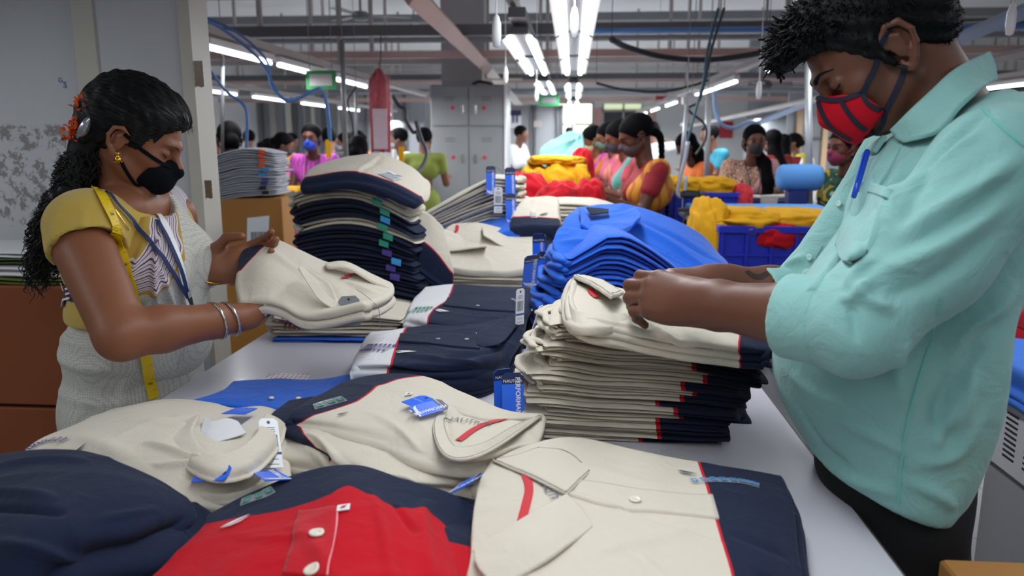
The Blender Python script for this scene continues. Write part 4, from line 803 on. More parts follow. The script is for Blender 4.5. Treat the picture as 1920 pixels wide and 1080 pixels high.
T2 = Patch([[(505, 820, .935), (600, 820, .945), (720, 850, .945), (850, 890, .93)], [(500, 850, .935), (600, 860, .945), (700, 890, .94), (850, 925, .925)], [(510, 870, .92), (600, 885, .925), (700, 910, .92), (850, 940, .91)]], amp=.004, freq=20, seed=35, creases=[(.2, .2, .5, .9, .05, .006), (.3, .1, .7, .8, .04, -.005)])
r = shirt(T2, 'lowest cream shirt of the middle pile, above the navy yoke', nm='folded_shirt'); sheet('body', T2, M_c, zb=TZ, nu=60, nv=40, parent=r)
TAGS_LATER += [(r, 'performance', (905, 910), (860, 932), .04)]; fr = frame(P(860, 927, 1.2), (1, 0, .1), (0, .5, .8)); v, f = quadp(fr, [(-.02, -.014), (.02, -.014), (.02, .008), (.01, .016), (-.01, .016), (-.02, .008)], 0, .001); mk('paper_ticket', v, f, M_tagwhite, r, smooth=False)
# --- pair of navy shirts with white hems
S = Patch([[(698, 622, .975), (760, 616, .985), (850, 598, .995), (930, 588, .995), (985, 578, .985)], [(680, 650, .975), (748, 648, .99), (840, 638, 1.0), (920, 633, 1.0), (975, 625, .985)], [(668, 680, .97), (733, 680, .985), (830, 680, .995), (910, 672, .99), (955, 658, .975)], [(672, 693, .955), (735, 692, .965), (830, 700, .965), (900, 698, .96), (945, 686, .95)]],
          amp=.004, freq=12, seed=41, creases=[(.3, .5, .7, .75, .03, .006), (.45, .2, .8, .3, .02, .003, 1), (.5, .6, .9, .55, .04, -.006), (.25, .75, .6, .85, .03, .005)])
ln = [(758, 618), (742, 645), (733, 680), (733, 690)]; S.zone = line_zone(S, ln, 1)
if float(S.zone(np.array(.9), np.array(.5))) < .5: S.zone = line_zone(S, ln, -1)
r = shirt(S, 'navy polo with white hem and purple size strip, front one of the navy pair'); sheet('body', S, Z_WN, t=.022, nu=100, nv=70, parent=r, layers=1)
L = leaf(S, [[(872, 634, 1.008), (915, 612, 1.012), (965, 590, 1.01)], [(905, 650, 1.0), (940, 640, 1.006), (975, 600, 1.003)]], M_n, r, t=.004)
ribbon('neck_tape', S, uvof(S, [(945, 615), (940, 630), (941, 645)]), .012, M_redtape, r, lift=.008); on_text('neck_print', S, 'NAUTICA', *uvof(S, [(916, 641)])[0], .022, M_whitep, r, ang=100)
overlay('placket', S, [[(752, 628), (820, 628), (880, 630)], [(748, 642), (820, 648), (900, 655)]], M_n, r, .004)
for p_ in ((820, 639), (876, 641)): button(S, *uvof(S, [p_])[0], r, .006, mat('grey_button', '8A8C90', rough=.3))
sail(S, *uvof(S, [(760, 662)])[0], r, M_whitep, .06, -40); size_strip(S, uvof(S, [(682, 655), (705, 653), (735, 655)]), r, 'purple', 7, .055, film=False)
under(S, 3, .02, [Z_WN, Z_WN, M_n], 'navy and white shirt lying %s under the front navy one', 4, .012)
S = Patch([[(800, 540, .99), (848, 534, .998), (900, 537, 1.0), (950, 540, 1.0), (995, 545, .99)], [(778, 565, .99), (835, 565, 1.0), (890, 570, 1.005), (950, 574, 1.005), (988, 578, .995)], [(768, 592, .985), (803, 598, .995), (870, 603, 1.0), (940, 600, .998), (980, 598, .985)], [(762, 606, .97), (800, 612, .975), (870, 622, .98), (930, 618, .975), (975, 610, .965)]], amp=.004, freq=9, seed=44, creases=[(.35, .5, .8, .6, .02, .003, 1), (.2, .8, .9, .85, .04, .004)])
ln = [(848, 534), (838, 562), (812, 580), (800, 606)]; S.zone = line_zone(S, ln, 1)
if float(S.zone(np.array(.9), np.array(.5))) < .5: S.zone = line_zone(S, ln, -1)
r = shirt(S, 'navy polo with white hem and green size strip, rear one of the navy pair'); sheet('body', S, Z_WN, t=.022, nu=90, nv=60, parent=r, layers=1)
overlay('placket', S, [[(840, 560), (900, 562), (955, 566)], [(830, 575), (900, 582), (965, 586)]], M_n, r, .004)
button(S, *uvof(S, [(896, 576)])[0], r, .006, _M['grey_button']); sail(S, *uvof(S, [(828, 585)])[0], r, M_whitep, .06, -35); size_strip(S, uvof(S, [(770, 583), (790, 582), (808, 580)]), r, 'green', 5, .06, film=False)
on_text('neck_print', S, 'NAUTICA', *uvof(S, [(970, 568)])[0], .018, M_whitep, r, ang=100)
under(S, 4, .018, [Z_WN, M_n, M_n, M_n], 'navy and white shirt lying %s under the rear navy one', 9, .012)
# --- cream shirt with short red tape on the middle stack
Ys = [3.17, 3.05, 2.93, 2.82]
S = Patch(rows([[(850, 420), (900, 418), (960, 432), (1010, 430), (1036, 438)], [(824, 442), (890, 442), (950, 452), (1005, 452), (1036, 460)], [(814, 472), (880, 476), (940, 478), (1000, 478), (1032, 484)], [(828, 496), (890, 504), (950, 506), (1000, 500), (1026, 503)]], Ys), amp=.004, freq=10, seed=51, creases=[(.1, .45, .45, .5, .02, .004, 1), (.5, .3, .85, .35, .02, .003, 1)])
S.zone = line_zone(S, [(1001, 425), (1003, 450), (1004, 490)], 1)
if float(S.zone(np.array(.98), np.array(.5))) < .5: S.zone = line_zone(S, [(1001, 425), (1003, 450), (1004, 490)], -1)
r = shirt(S, 'cream polo with a short red neck tape on top of the middle stack'); sheet('body', S, Z_CR, t=.03, nu=80, nv=60, parent=r, layers=1)
ribbon('neck_tape', S, uvof(S, [(858, 423), (856, 433), (848, 443)]), .014, M_redtape, r, lift=.003)
L = leaf(S, [[(822, 425), (860, 440), (905, 462)], [(815, 465), (850, 468), (912, 460)]], M_c, r, t=.008, Ys=[3.05, 2.92]); L = leaf(S, [[(905, 425), (950, 440), (1000, 452)], [(908, 440), (950, 462), (998, 464)]], M_c, r, t=.008, Ys=[3.1, 3.0])
# --- top of the tall navy and cream stack
S = Patch(rows([[(650, 294), (715, 289), (768, 312), (798, 338)], [(592, 312), (690, 304), (758, 328), (800, 358)], [(576, 332), (660, 318), (728, 338), (785, 368)], [(572, 350), (650, 340), (715, 350), (775, 376)]], [2.98, 2.8, 2.64, 2.6]), amp=.003, freq=9, seed=61, creases=[(.35, .1, .4, .7, .02, .004, 1)])
S.zone = lambda u, v: .5+(v-.66-.05*np.sin(u*5))*.35
r = shirt(S, 'cream polo with navy front band topping the tall navy and cream stack'); sheet('body', S, Z_CR, t=.03, nu=70, nv=60, parent=r, layers=1)
fr = loc_frame(S, *uvof(S, [(733, 332)])[0], -10, .004); vs = []; fs = []
v, f = quadp(fr, [(-.03, -.045), (.03, -.045), (.03, .045), (-.03, .045)]); q = mk('barcode_sticker', v, f, M_tagwhite, r, smooth=False)
for i in range(12): a, b_ = quadp(fr, [(-.026, -.04+i*.006), (.026, -.04+i*.006), (.026, -.0375+i*.006), (-.026, -.0375+i*.006)], .0006); fs += [[k+len(vs) for k in g] for g in b_]; vs += a
mk('barcode', vs, fs, M_greyp, q, smooth=False); sail(S, *uvof(S, [(748, 332)])[0], r, M_navyp, .035, 30)
# --- topmost blue shirts with collars
S = Patch(rows([[(1085, 390), (1170, 384), (1250, 406), (1315, 440), (1352, 482)], [(1062, 412), (1150, 416), (1240, 440), (1310, 474), (1362, 502)], [(1056, 446), (1140, 458), (1225, 482), (1300, 510), (1350, 522)], [(1075, 470), (1150, 480), (1235, 512), (1300, 532), (1335, 532)]], [2.72, 2.56, 2.42, 2.34]), amp=.005, freq=10, seed=71, creases=[(.3, .3, .9, .6, .03, .012), (.25, .6, .8, .9, .03, .010), (.4, .25, .95, .35, .03, -.008), (.35, .5, .75, .62, .012, .005, 1), (.5, .7, .95, .8, .03, -.008)])
r = shirt(S, 'topmost royal blue polo with a dark-lined collar on the blue pile'); sheet('body', S, M_b, t=.035, nu=100, nv=70, parent=r)
L = leaf(S, [[(1088, 388), (1110, 402), (1160, 398), (1190, 388)], [(1092, 408), (1120, 425), (1165, 424), (1198, 400)], [(1090, 420), (1125, 436), (1170, 434), (1196, 408)]], M_b, r, t=.012, Ys=[2.6, 2.5, 2.44]); leaf(S, [[(1100, 388), (1140, 392)], [(1108, 402), (1140, 398)]], M_n, r, t=.004, Ys=[2.6, 2.53], name='neck_lining')
size_strip(S, uvof(S, [(1292, 512), (1308, 514), (1326, 516)]), r, 'maroon', 4, .03, film=False)
S = Patch(rows([[(1050, 428), (1100, 432), (1160, 440), (1195, 452)], [(1040, 455), (1090, 455), (1150, 462), (1192, 460)], [(1048, 478), (1095, 480), (1150, 474), (1185, 468)]], [2.4, 2.32, 2.26]), amp=.005, freq=25, seed=73, creases=[(.1, .5, .9, .5, .08, .01)])
r = shirt(S, 'royal blue collar fold of the second shirt in the blue pile', nm='folded_shirt'); sheet('body', S, M_b, t=.03, nu=40, nv=30, parent=r)
# --- lone blue shirt flat on the table
S = Patch([[(440, 714, .915), (520, 711, .918), (600, 711, .918), (680, 697, .92)], [(415, 734, .918), (510, 733, .921), (600, 733, .921), (692, 712, .92)], [(360, 750, .916), (450, 752, .922), (545, 766, .922), (640, 750, .916)]], amp=.0015, freq=18, seed=81, creases=[(.7, .1, .8, .9, .02, .003, 1)])
r = shirt(S, 'royal blue polo lying flat between the woman and the cream shirts'); sheet('body', S, M_b, zb=TZ+.001, nu=60, nv=36, parent=r, layers=1)
leaf(S, [[(345, 752, .922), (430, 746, .926), (520, 756, .924)], [(346, 757, .918), (430, 757, .922), (520, 770, .92)]], M_b, r, t=.01, name='hem_fold')
for p_ in ((509, 750), (560, 750)): button(S, *uvof(S, [p_])[0], r, .006)
# small red printed stickers sheet on the table
vs = []; fs = []
for j in range(4):
    for i in range(9):
        c = PZ(505+i*9-j*3, 702+j*3.2, TZ+.0012); fr = frame(c, (1, .3, 0), (-.3, 1, 0)); a, b_ = quadp(fr, [(-.003, -.002), (.003, -.003), (.002, .003), (-.002, .001)]); fs += [[k+len(vs) for k in g] for g in b_]; vs += a
t = empty('sticker_sheet', PZ(540, 707, TZ), 'sheet of tiny red stickers lying on the table behind the flat blue shirt', 'sticker sheet')
mk('backing', *quadp(lambda x, y, z=0: PZ(x, y, TZ+.0005), [(480, 713), (530, 699), (582, 703), (575, 713)]), M_tagwhite, t, smooth=False); mk('stickers', vs, fs, M_redtape, t, smooth=False)
# hanging tags along the gap between piles
tags = [((995, 508), 2.15, (.9, .4, .1), (.5, .0, .45), 'performance', .045, .11, 'blue tag pointing left out of the blue pile'),
        ((975, 575), 2.05, (.7, .7, 0), (.15, .1, 1), 'barcode', .03, .1, 'white barcode tag standing beside the navy pair'),
        ((945, 735), 1.55, (1, .5, 0), (.55, .3, .75), 'performance', .045, .10, 'blue tag leaning left of the tall cream stack, upper one'),
        ((962, 745), 1.5, (1, .2, 0), (.1, .25, .95), 'performance', .045, .10, 'blue tag hanging down left of the tall cream stack'),
        ((995, 665), 1.72, (.8, -.4, .5), (.75, .3, .35), 'performance', .035, .11, 'blue tag seen nearly edge-on above the tall cream stack collar'),
        ((1000, 620), 1.8, (.3, .95, 0), (.35, .1, 1), 'barcode', .03, .13, 'dark edged card standing between the navy pair and the blue pile'),
        ((920, 338), 3.3, (1, .1, 0), (.05, .1, 1), 'performance', .04, .12, 'blue tag hanging from the cream stack by the locker, left'),
        ((934, 375), 3.28, (1, 0, 0), (0, .1, 1), 'barcode', .036, .11, 'white barcode tag hanging from the cream stack by the locker'),
        ((957, 345), 3.3, (1, .3, 0), (-.2, .1, 1), 'performance', .045, .14, 'blue tag hanging from the cream stack by the locker, right'),
        ((958, 392), 3.25, (1, .3, 0), (-.3, .1, 1), 'performance', .045, .13, 'blue tag hanging lower from the cream stack by the locker'),
        ((812, 450), 2.95, (1, .3, 0), (.35, .2, 1), 'performance', .05, .16, 'blue tag leaning between the tall navy stack and middle stack'),
        ((1010, 475), 2.7, (.9, .3, 0), (.5, .2, 1), 'performance', .045, .14, 'dark blue tag in front of the red-taped middle shirt'),
        ((1020, 505), 2.5, (.9, .3, 0), (.6, .2, .8), 'performance', .045, .12, 'blue tag lying left against the blue pile collars')]
for (px, py), Y, ax, ay, k, w_, h_, lb in tags:
    c = P(px, py, Y); t = empty('hang_tag', c, lb, 'tag'); hang_tag(c, ax, ay, t, k, w_, h_).name = 'card'
    MB().tube(spline([c+np.array(ay)/np.linalg.norm(ay)*h_*.42, c+np.array([.02, .03, h_*.45]), c+np.array([.04, .05, h_*.3])], 4), .0008, 5).obj('string', M_cabled, t)
# blue shirts below the locker stack and the cream and navy shirt beside them
for i, (rs, m, z, lb) in enumerate((([[(800, 425), (870, 420), (960, 400)], [(820, 440), (900, 440), (985, 425)]], M_b, None, 'royal blue shirt under the cream stack by the locker'),
        ([[(985, 370), (1020, 368), (1045, 372)], [(965, 395), (1000, 395), (1045, 400)], [(960, 425), (1000, 422), (1050, 425)]], M_c, None, 'cream shirt end with printed sail lying behind the middle stack'),)):
    S = Patch(rows(rs, [3.5, 3.25, 3.1][:len(rs)] if i else [3.4, 3.1]), amp=.004, freq=15, seed=90+i)
    if i: S.zone = lambda u, v: .5+(v-.68)*.3
    r = shirt(S, lb, nm='folded_shirt'); sheet('body', S, Z_CR if i else m, zb=TZ, nu=40, nv=30, parent=r)
    if i: sail(S, *uvof(S, [(1020, 403)])[0], r, M_navyp, .05, 30); size_strip(S, uvof(S, [(1000, 398), (1001, 410)]), r, 'black', 4, .03, film=False)

def hit(px, py):
    bpy.context.view_layer.update(); dg = bpy.context.evaluated_depsgraph_get(); r_ = ray(px, py); r_ = r_/np.linalg.norm(r_); ok, loc_, n_, *_ = SC.ray_cast(dg, Vector(_C), Vector(r_)); n_ = np.array(n_); return np.array(loc_), (n_ if n_@r_ < 0 else -n_)
TG = []
for q in TAGS_LATER: (A_, nA_), (B_, nB_) = hit(*q[2]), hit(*q[3]); TG.append((q, A_, B_, nA_, nB_))
for q, A_, B_, nA_, nB_ in TG:
    ay = A_-B_; L_ = float(np.clip(np.linalg.norm(ay), .03, .11)); ay /= np.linalg.norm(ay); n_ = nA_+nB_+np.array([0, -.3, .6]); n_ -= ay*(n_@ay); n_ /= np.linalg.norm(n_); ax = np.cross(ay, n_); hang_tag((A_+B_)/2+n_*.014, ax, ay, q[0], q[1], q[4], L_)

# --- the shirt on top of the tall stack, under the man's fingers
S = Patch([[(1080, 520, 1.205), (1130, 532, 1.195), (1200, 550, 1.168), (1300, 572, 1.158), (1400, 602, 1.145), (1440, 615, 1.14)], [(1066, 556, 1.20), (1120, 572, 1.19), (1200, 592, 1.162), (1300, 610, 1.152), (1395, 630, 1.142), (1440, 640, 1.135)], [(1068, 592, 1.185), (1115, 604, 1.18), (1200, 624, 1.155), (1290, 638, 1.15), (1385, 650, 1.14), (1435, 656, 1.13)], [(1085, 606, 1.17), (1125, 616, 1.168), (1200, 634, 1.146), (1290, 648, 1.14), (1380, 658, 1.13), (1430, 664, 1.12)]],
          amp=.004, freq=14, seed=91, creases=[(.35, .3, .6, .9, .02, .006), (.1, .7, .5, .6, .03, .004)])
S.zone = line_zone(S, [(1385, 600), (1384, 625), (1383, 655)], 1)
if float(S.zone(np.array(.97), np.array(.5))) < .5: S.zone = line_zone(S, [(1385, 600), (1384, 625), (1383, 655)], -1)
r = shirt(S, 'cream polo with a short red neck tape directly under the man\'s fingers'); sheet('body', S, Z_CR, t=.028, nu=90, nv=50, parent=r)
ribbon('neck_tape', S, uvof(S, [(1105, 545), (1112, 553), (1119, 561)]), .014, M_redtape, r, lift=.004)
leaf(S, [[(1079, 516, 1.214), (1068, 545, 1.208), (1075, 578, 1.197), (1110, 588, 1.191), (1175, 586, 1.180)], [(1074, 522, 1.20), (1062, 556, 1.19), (1072, 600, 1.18), (1115, 610, 1.18), (1180, 602, 1.168)]], M_c, r, t=.020, amp=.002); leaf(S, [[(1079, 515, 1.222), (1110, 528, 1.22), (1145, 552, 1.215)], [(1095, 516, 1.21), (1130, 526, 1.208), (1165, 545, 1.20)]], M_c, r, t=.010, amp=.002)

S = Patch(rows([[(782, 396), (806, 402), (828, 425)], [(786, 430), (812, 440), (838, 462)], [(788, 462), (818, 480), (846, 505)], [(784, 500), (812, 520), (842, 540)]], [2.8, 2.76, 2.72, 2.7]), amp=.004, freq=20, seed=95)
S.zone = lambda u, v: .5+(v-.5-.2*u)*.3
r = shirt(S, 'cream and navy shirt end slumped at the right side of the tall navy stack', nm='folded_shirt'); sheet('body', S, Z_CR, t=.03, nu=30, nv=30, parent=r)
# ---------------------------------------------------------------- organic surfaces: smooth-blended forms, polygonised
from mathutils.bvhtree import BVHTree
class Form:
    def __init__(s): s.p = []
    def cap(s, a, b, ra, rb=None, k=.01, sub=False):
        a, b = np.array(a, float), np.array(b, float); rb = ra if rb is None else rb; r = max(ra, rb)
        s.p.append(('c', (a, b, ra, rb), k, sub, np.minimum(a, b)-r, np.maximum(a, b)+r)); return s
    def chain(s, pts, rs, k=.01, sub=False):
        for i in range(len(pts)-1): s.cap(pts[i], pts[i+1], rs[i], rs[i+1], k, sub)
        return s
    def ell(s, c, r, k=.01, rot=None, sub=False):
        c = np.array(c, float); r = np.array(r, float); m = r.max(); s.p.append(('e', (c, r, rot), k, sub, c-m, c+m)); return s
    def cut(s, pt, n, k=.002, lo=None, hi=None):          # keep the side the normal points away from
        n = np.array(n, float); n /= np.linalg.norm(n); s.p.append(('h', (np.array(pt, float), n), k, 'cut', np.full(3, -1e3), np.full(3, 1e3))); return s
    def eval(s, P_, margin=None):
        d = np.full(len(P_), 1.0, np.float32)
        for ty, a, k, sub, lo, hi in s.p:
            if margin is not None and ty != 'h':
                mg = margin+2*k; m = np.all((P_ > lo-mg) & (P_ < hi+mg), axis=1)
                if not m.any(): continue
                Q = P_[m]
            else: m = None; Q = P_
            if ty == 'c':
                A, B, ra, rb = a; ba = B-A; L = max(1e-9, ba@ba); pa = Q-A; t = np.clip(pa@ba/L, 0, 1); q = np.linalg.norm(pa-t[:, None]*ba, axis=1)-(ra+(rb-ra)*t)
            elif ty == 'e':
                c, r, rot = a; x = Q-c
                if rot is not None: x = x@rot
                k0 = np.linalg.norm(x/r, axis=1); k1 = np.linalg.norm(x/r**2, axis=1)+1e-9; q = k0*(k0-1)/k1
            else: q = (Q-a[0])@a[1]
            D = d if m is None else d[m]
            if sub == 'cut' or sub:
                if sub != 'cut': q = -q
                h = np.clip(.5-.5*(D-q)/k, 0, 1); R_ = D*(1-h)+q*h+k*h*(1-h)
            else:
                h = np.clip(.5+.5*(D-q)/k, 0, 1); R_ = D*(1-h)+q*h-k*h*(1-h)
            if m is None: d = R_.astype(np.float32)
            else: d[m] = R_
        return d
    def bounds(s, pad=.02):
        ps = [p for p in s.p if p[0] != 'h' and not p[3]]; return np.min([p[4] for p in ps], 0)-pad, np.max([p[5] for p in ps], 0)+pad
    def mesh(s, h, f=None, B=8, lo=None, hi=None):
        l, u = s.bounds(); lo = l if lo is None else np.maximum(l, lo); hi = u if hi is None else np.minimum(u, hi)
        nb = np.ceil((hi-lo)/(h*B)).astype(int)+1; n = nb*B
        cb = np.stack(np.meshgrid(*[np.arange(k) for k in nb], indexing='ij'), -1).reshape(-1, 3)
        cc = lo+(cb*B+(B-1)/2)*h; v = s.eval(cc); 
        if f: v = v+0
        keep = np.abs(v) < h*B*1.5
        vals = np.repeat(np.repeat(np.repeat(v.reshape(nb), B, 0), B, 1), B, 2).astype(np.float32)
        off = np.stack(np.meshgrid(*[np.arange(B)]*3, indexing='ij'), -1).reshape(-1, 3)
        kb = cb[keep]
        for i in range(0, len(kb), 600):
            blk = kb[i:i+600]; I = (blk[:, None]*B+off[None]).reshape(-1, 3); W = lo+I*h; e = s.eval(W, margin=.01)
            if f: e = e+f(W)
            vals[I[:, 0], I[:, 1], I[:, 2]] = e
        sg = vals < 0
        c8 = [(i, j, k) for i in (0, 1) for j in (0, 1) for k in (0, 1)]; sl = lambda o: tuple(slice(o[a], n[a]-1+o[a]) for a in range(3))
        cnt = np.zeros(tuple(n-1), np.int8)
        for o in c8: cnt += sg[sl(o)]
        act = np.argwhere((cnt > 0) & (cnt < 8)); idx = np.full(tuple(n-1), -1, np.int32); idx[tuple(act.T)] = np.arange(len(act))
        acc = np.zeros((len(act), 3)); w = np.zeros(len(act)); g = lambda o: vals[act[:, 0]+o[0], act[:, 1]+o[1], act[:, 2]+o[2]]
        for a in c8:
            for ax in range(3):
                if a[ax] == 0:
                    b = list(a); b[ax] = 1; va, vb = g(a), g(b); m = (va < 0) != (vb < 0); t = va/(va-vb+1e-20)
                    p = np.array(a, float)[None]+t[:, None]*np.eye(3)[ax]; acc[m] += p[m]; w[m] += 1
        V = lo+(act+acc/w[:, None])*h; Fs = []
        for ax in range(3):
            o = [0, 0, 0]; o[ax] = 1; A = sg[:-1, :-1, :-1]; Bv = sg[o[0]:n[0]-1+o[0], o[1]:n[1]-1+o[1], o[2]:n[2]-1+o[2]]; e = np.argwhere(A != Bv); b, c = (ax+1) % 3, (ax+2) % 3
            e = e[(e[:, b] > 0) & (e[:, c] > 0)]; q = []
            for db, dc in ((1, 1), (0, 1), (0, 0), (1, 0)):
                r = e.copy(); r[:, b] -= db; r[:, c] -= dc; q.append(idx[tuple(r.T)])
            q = np.stack(q, 1); fl = A[tuple(e.T)]; q[~fl] = q[~fl][:, ::-1]; Fs.append(q[(q >= 0).all(1)])
        return V, np.vstack(Fs)
def rel(V, Fs, it=1):
    """light relaxation of a polygonised surface"""
    for _ in range(it):
        s = np.zeros_like(V); c = np.zeros(len(V))
        for a in range(4):
            i, j = Fs[:, a], Fs[:, (a+1) % 4]; np.add.at(s, i, V[j]); np.add.at(c, i, 1); np.add.at(s, j, V[i]); np.add.at(c, j, 1)
        V = V*.4+.6*s/np.maximum(c, 1)[:, None]
    return V
def vnormals(V, Fs):
    n = np.cross(V[Fs[:, 2]]-V[Fs[:, 0]], V[Fs[:, 3]]-V[Fs[:, 1]]); N = np.zeros_like(V)
    for a in range(4): np.add.at(N, Fs[:, a], n)
    return N/(np.linalg.norm(N, axis=1)[:, None]+1e-12)
class Skin:
    """ray target made of several surfaces, to lay things on them"""
    def __init__(s, *ms):
        V = []; F_ = []; b = 0
        for v, f in ms: V.append(v); F_.append(np.asarray(f)+b); b += len(v)
        s.t = BVHTree.FromPolygons(np.vstack(V).tolist(), np.vstack(F_).tolist())
    def at(s, px, py, lift=.003, miss=None):
        r = ray(px, py); r /= np.linalg.norm(r); h, n, i, d = s.t.ray_cast(Vector(_C), Vector(r))
        if h is None:
            # nearest point on the surface to the ray at about the body's distance
            best = None
            for dd in np.linspace(miss-.3 if miss else .9, miss+.3 if miss else 2.3, 24):
                q = _C+r*dd; h2, n2, i2, d2 = s.t.find_nearest(Vector(q))
                if best is None or d2 < best[0]: best = (d2, h2, n2)
            h, n = best[1], best[2]
        n = np.array(n); n = n if n@(-r) > 0 else -n
        return np.array(h)+n*lift, n
    def near(s, p, lift=.003):
        h, n, i, d = s.t.find_nearest(Vector(p)); return np.array(h)+np.array(n)*lift, np.array(n)
def folds(V, Fs, skin, lines, miss=None):
    """raise soft cloth folds along measured lines: (points, width, height)"""
    N = vnormals(V, Fs); D = np.zeros(len(V))
    for pts, wd, ht in lines:
        Q = np.array([skin.at(*p, lift=0, miss=miss)[0] for p in spline([(*p, 0) for p in pts], 5) for p in [p[:2]]])
        lo, hi = Q.min(0)-3*wd, Q.max(0)+3*wd; m = np.where(np.all((V > lo) & (V < hi), axis=1))[0]
        if not len(m): continue
        X_ = V[m]; best = np.full(len(m), 9.); T = np.zeros(len(m))
        for i in range(len(Q)-1):
            d = Q[i+1]-Q[i]; L = max(d@d, 1e-12); t = np.clip((X_-Q[i])@d/L, 0, 1); r = np.linalg.norm(X_-Q[i]-t[:, None]*d, axis=1); k = r < best; best[k] = r[k]; T[k] = ((i+t)/(len(Q)-1))[k]
        D[m] += ht*np.exp(-(best/wd)**2)*np.sin(np.clip(T*.96+.02, 0, 1)*np.pi)**.5
    return V+N*D[:, None]
def strap(name, skin, pts, wd, m, parent, lift=.003, n=6, miss=None, th=.0015, uvl=False, world=False):
    """flat band lying on a surface through measured points"""
    q = spline([(*p, 0) if len(p) == 2 else p for p in pts], n); H = [skin.near(p, lift) if world else skin.at(p[0], p[1], lift, miss) for p in q]
    C = np.array([h[0] for h in H]); N = np.array([h[1] for h in H])
    for _ in range(2): C[1:-1] = (C[:-2]+2*C[1:-1]+C[2:])/4; N[1:-1] = (N[:-2]+2*N[1:-1]+N[2:])/4
    N /= np.linalg.norm(N, axis=1)[:, None]; t = np.gradient(C, axis=0); t /= np.linalg.norm(t, axis=1)[:, None]; s = np.cross(t, N); k = len(q); V = []
    for a, b in ((-.5, 0), (-.5, 1), (.5, 1), (.5, 0)): V += list(C+s*wd*a+N*th*b)
    fs = [[r*k+i, r*k+i+1, ((r+1) % 4)*k+i+1, ((r+1) % 4)*k+i] for r in range(4) for i in range(k-1)]
    o = mk(name, V, fs, m, parent, smooth=False); return o, C, N, t, s
class RPatch(Patch):
    """a patch laid on a body surface through measured points"""
    def __init__(s, skin, net, lift=.003, miss=None, amp=0, freq=20, seed=1, creases=(), zone=None):
        s.N = np.array([[skin.at(p[0], p[1], lift+(p[2] if len(p) > 2 else 0), miss)[0] for p in r] for r in net]); s.amp, s.freq, s.seed, s.cr, s.zone = amp, freq, seed, creases, zone; s.mid = s.N.reshape(-1, 3).mean(0)
def applique(name, S, m, parent, t=.002, nu=24, nv=20, drop=.006):
    uu, vv = np.meshgrid(np.linspace(0, 1, nu), np.linspace(0, 1, nv)); T = S(uu, vv, np.full(uu.shape, t)); B = S(uu, vv, np.full(uu.shape, -drop)); V = list(T.reshape(-1, 3)); Fs = [[j*nu+i, j*nu+i+1, (j+1)*nu+i+1, (j+1)*nu+i] for j in range(nv-1) for i in range(nu-1)]
    ring = [(0, i) for i in range(nu)]+[(j, nu-1) for j in range(1, nv)]+[(nv-1, i) for i in range(nu-2, -1, -1)]+[(j, 0) for j in range(nv-2, 0, -1)]
    b = len(V); V += [B[j, i] for j, i in ring]; r = [j*nu+i for j, i in ring]; n = len(r)
    Fs += [[r[k], b+k, b+(k+1) % n, r[(k+1) % n]] for k in range(n)]
    return mk(name, V, Fs, m, parent, uv=None)
# ---- anatomy -----------------------------------------------------------------
def basis(fwd_deg, pitch=0, roll=0):
    """columns: forward, left, up. fwd_deg heading in the plan; pitch>0 looks down"""
    M = Matrix.Rotation(R(fwd_deg), 3, 'Z') @ Matrix.Rotation(R(pitch), 3, 'Y') @ Matrix.Rotation(R(roll), 3, 'X'); return np.array(M)
def head(f, c, B, s=1.0, fem=False, neck=None, neck_r=.055, simple=False):
    c = np.array(c, float); W = lambda x, y, z: c+B@np.array([x, y, z])*s
    e = lambda x, y, z, a, b, g, k=.02, sub=False, rot=None: f.ell(W(x, y, z), (a*s, b*s, g*s), k*s, B if rot is None else B@rot, sub)
    e(-.014, 0, .032, .097, .075, .088, .01); e(.028, 0, .03, .062, .060, .062); e(.034, 0, -.028, .052, .052, .058); e(.024, 0, -.062, .052, .047, .042); e(.064, 0, -.088, .022, .024, .02, .022)
    for y in (-1, 1):
        f.cap(W(-.002, y*.046, -.055), W(.058, y*.018, -.09), .016*s, .013*s, .025*s); e(.058, y*.036, -.02, .024, .022, .022)
    if not simple:
        f.cap(W(.082, -.034, .024), W(.09, 0, .021), .010*s, None, .014*s); f.cap(W(.082, .034, .024), W(.09, 0, .021), .010*s, None, .014*s)
        for y in (-1, 1): e(.098, y*.033, .004, .022, .019, .012, .014, True)
        for y in (-1, 1): e(.0755, y*.032, .004, .0145, .016, .0125, .004); e(.099, y*.012, -.030, .010, .008, .007, .008)
        e(.088, 0, -.054, .012, .021, .005, .006); e(.086, 0, -.063, .011, .018, .005, .006)
    f.cap(W(.088, 0, .014), W(.112, 0, -.022), .007*s, .011*s, .012*s)
    for y in (-1, 1):
        if simple: e(-.01, y*.078, -.012, .016, .008, .03, .006)
        else:
            er = [(.010, .072, .004), (.010, .079, .020), (-.004, .085, .031), (-.020, .089, .026), (-.027, .090, .006), (-.022, .086, -.014), (-.010, .080, -.030), (.000, .076, -.040), (.006, .073, -.034), (.005, .072, -.024)]
            f.chain([W(a-.004, y*b, g-.006) for a, b, g in er], [.0048*s, .0048*s, .005*s, .005*s, .0045*s, .0045*s, .006*s, .007*s, .005*s, .004*s], .003*s)
            f.chain([W(.0, y*.078, .014), W(-.014, y*.084, .004), W(-.012, y*.080, -.020)], [.0035*s, .004*s, .0035*s], .003*s); e(-.012, y*.077, -.006, .017, .005, .026, .004)
    if neck is not None:
        n = np.array(neck, float); f.cap(W(-.028, 0, -.03), n, neck_r*s*.95, neck_r*s*1.05, .012*s); f.cap(W(-.05, 0, -.0), n-(B@np.array([.012, 0, 0])), neck_r*s*.8, neck_r*s, .012*s)
    return W
FING = [((.092, .028, .003), (.044, .027, .021), .0092), ((.097, .008, .006), (.049, .030, .022), .0094), ((.091, -.012, .004), (.045, .028, .021), .009), ((.081, -.031, -.001), (.035, .021, .019), .008)]
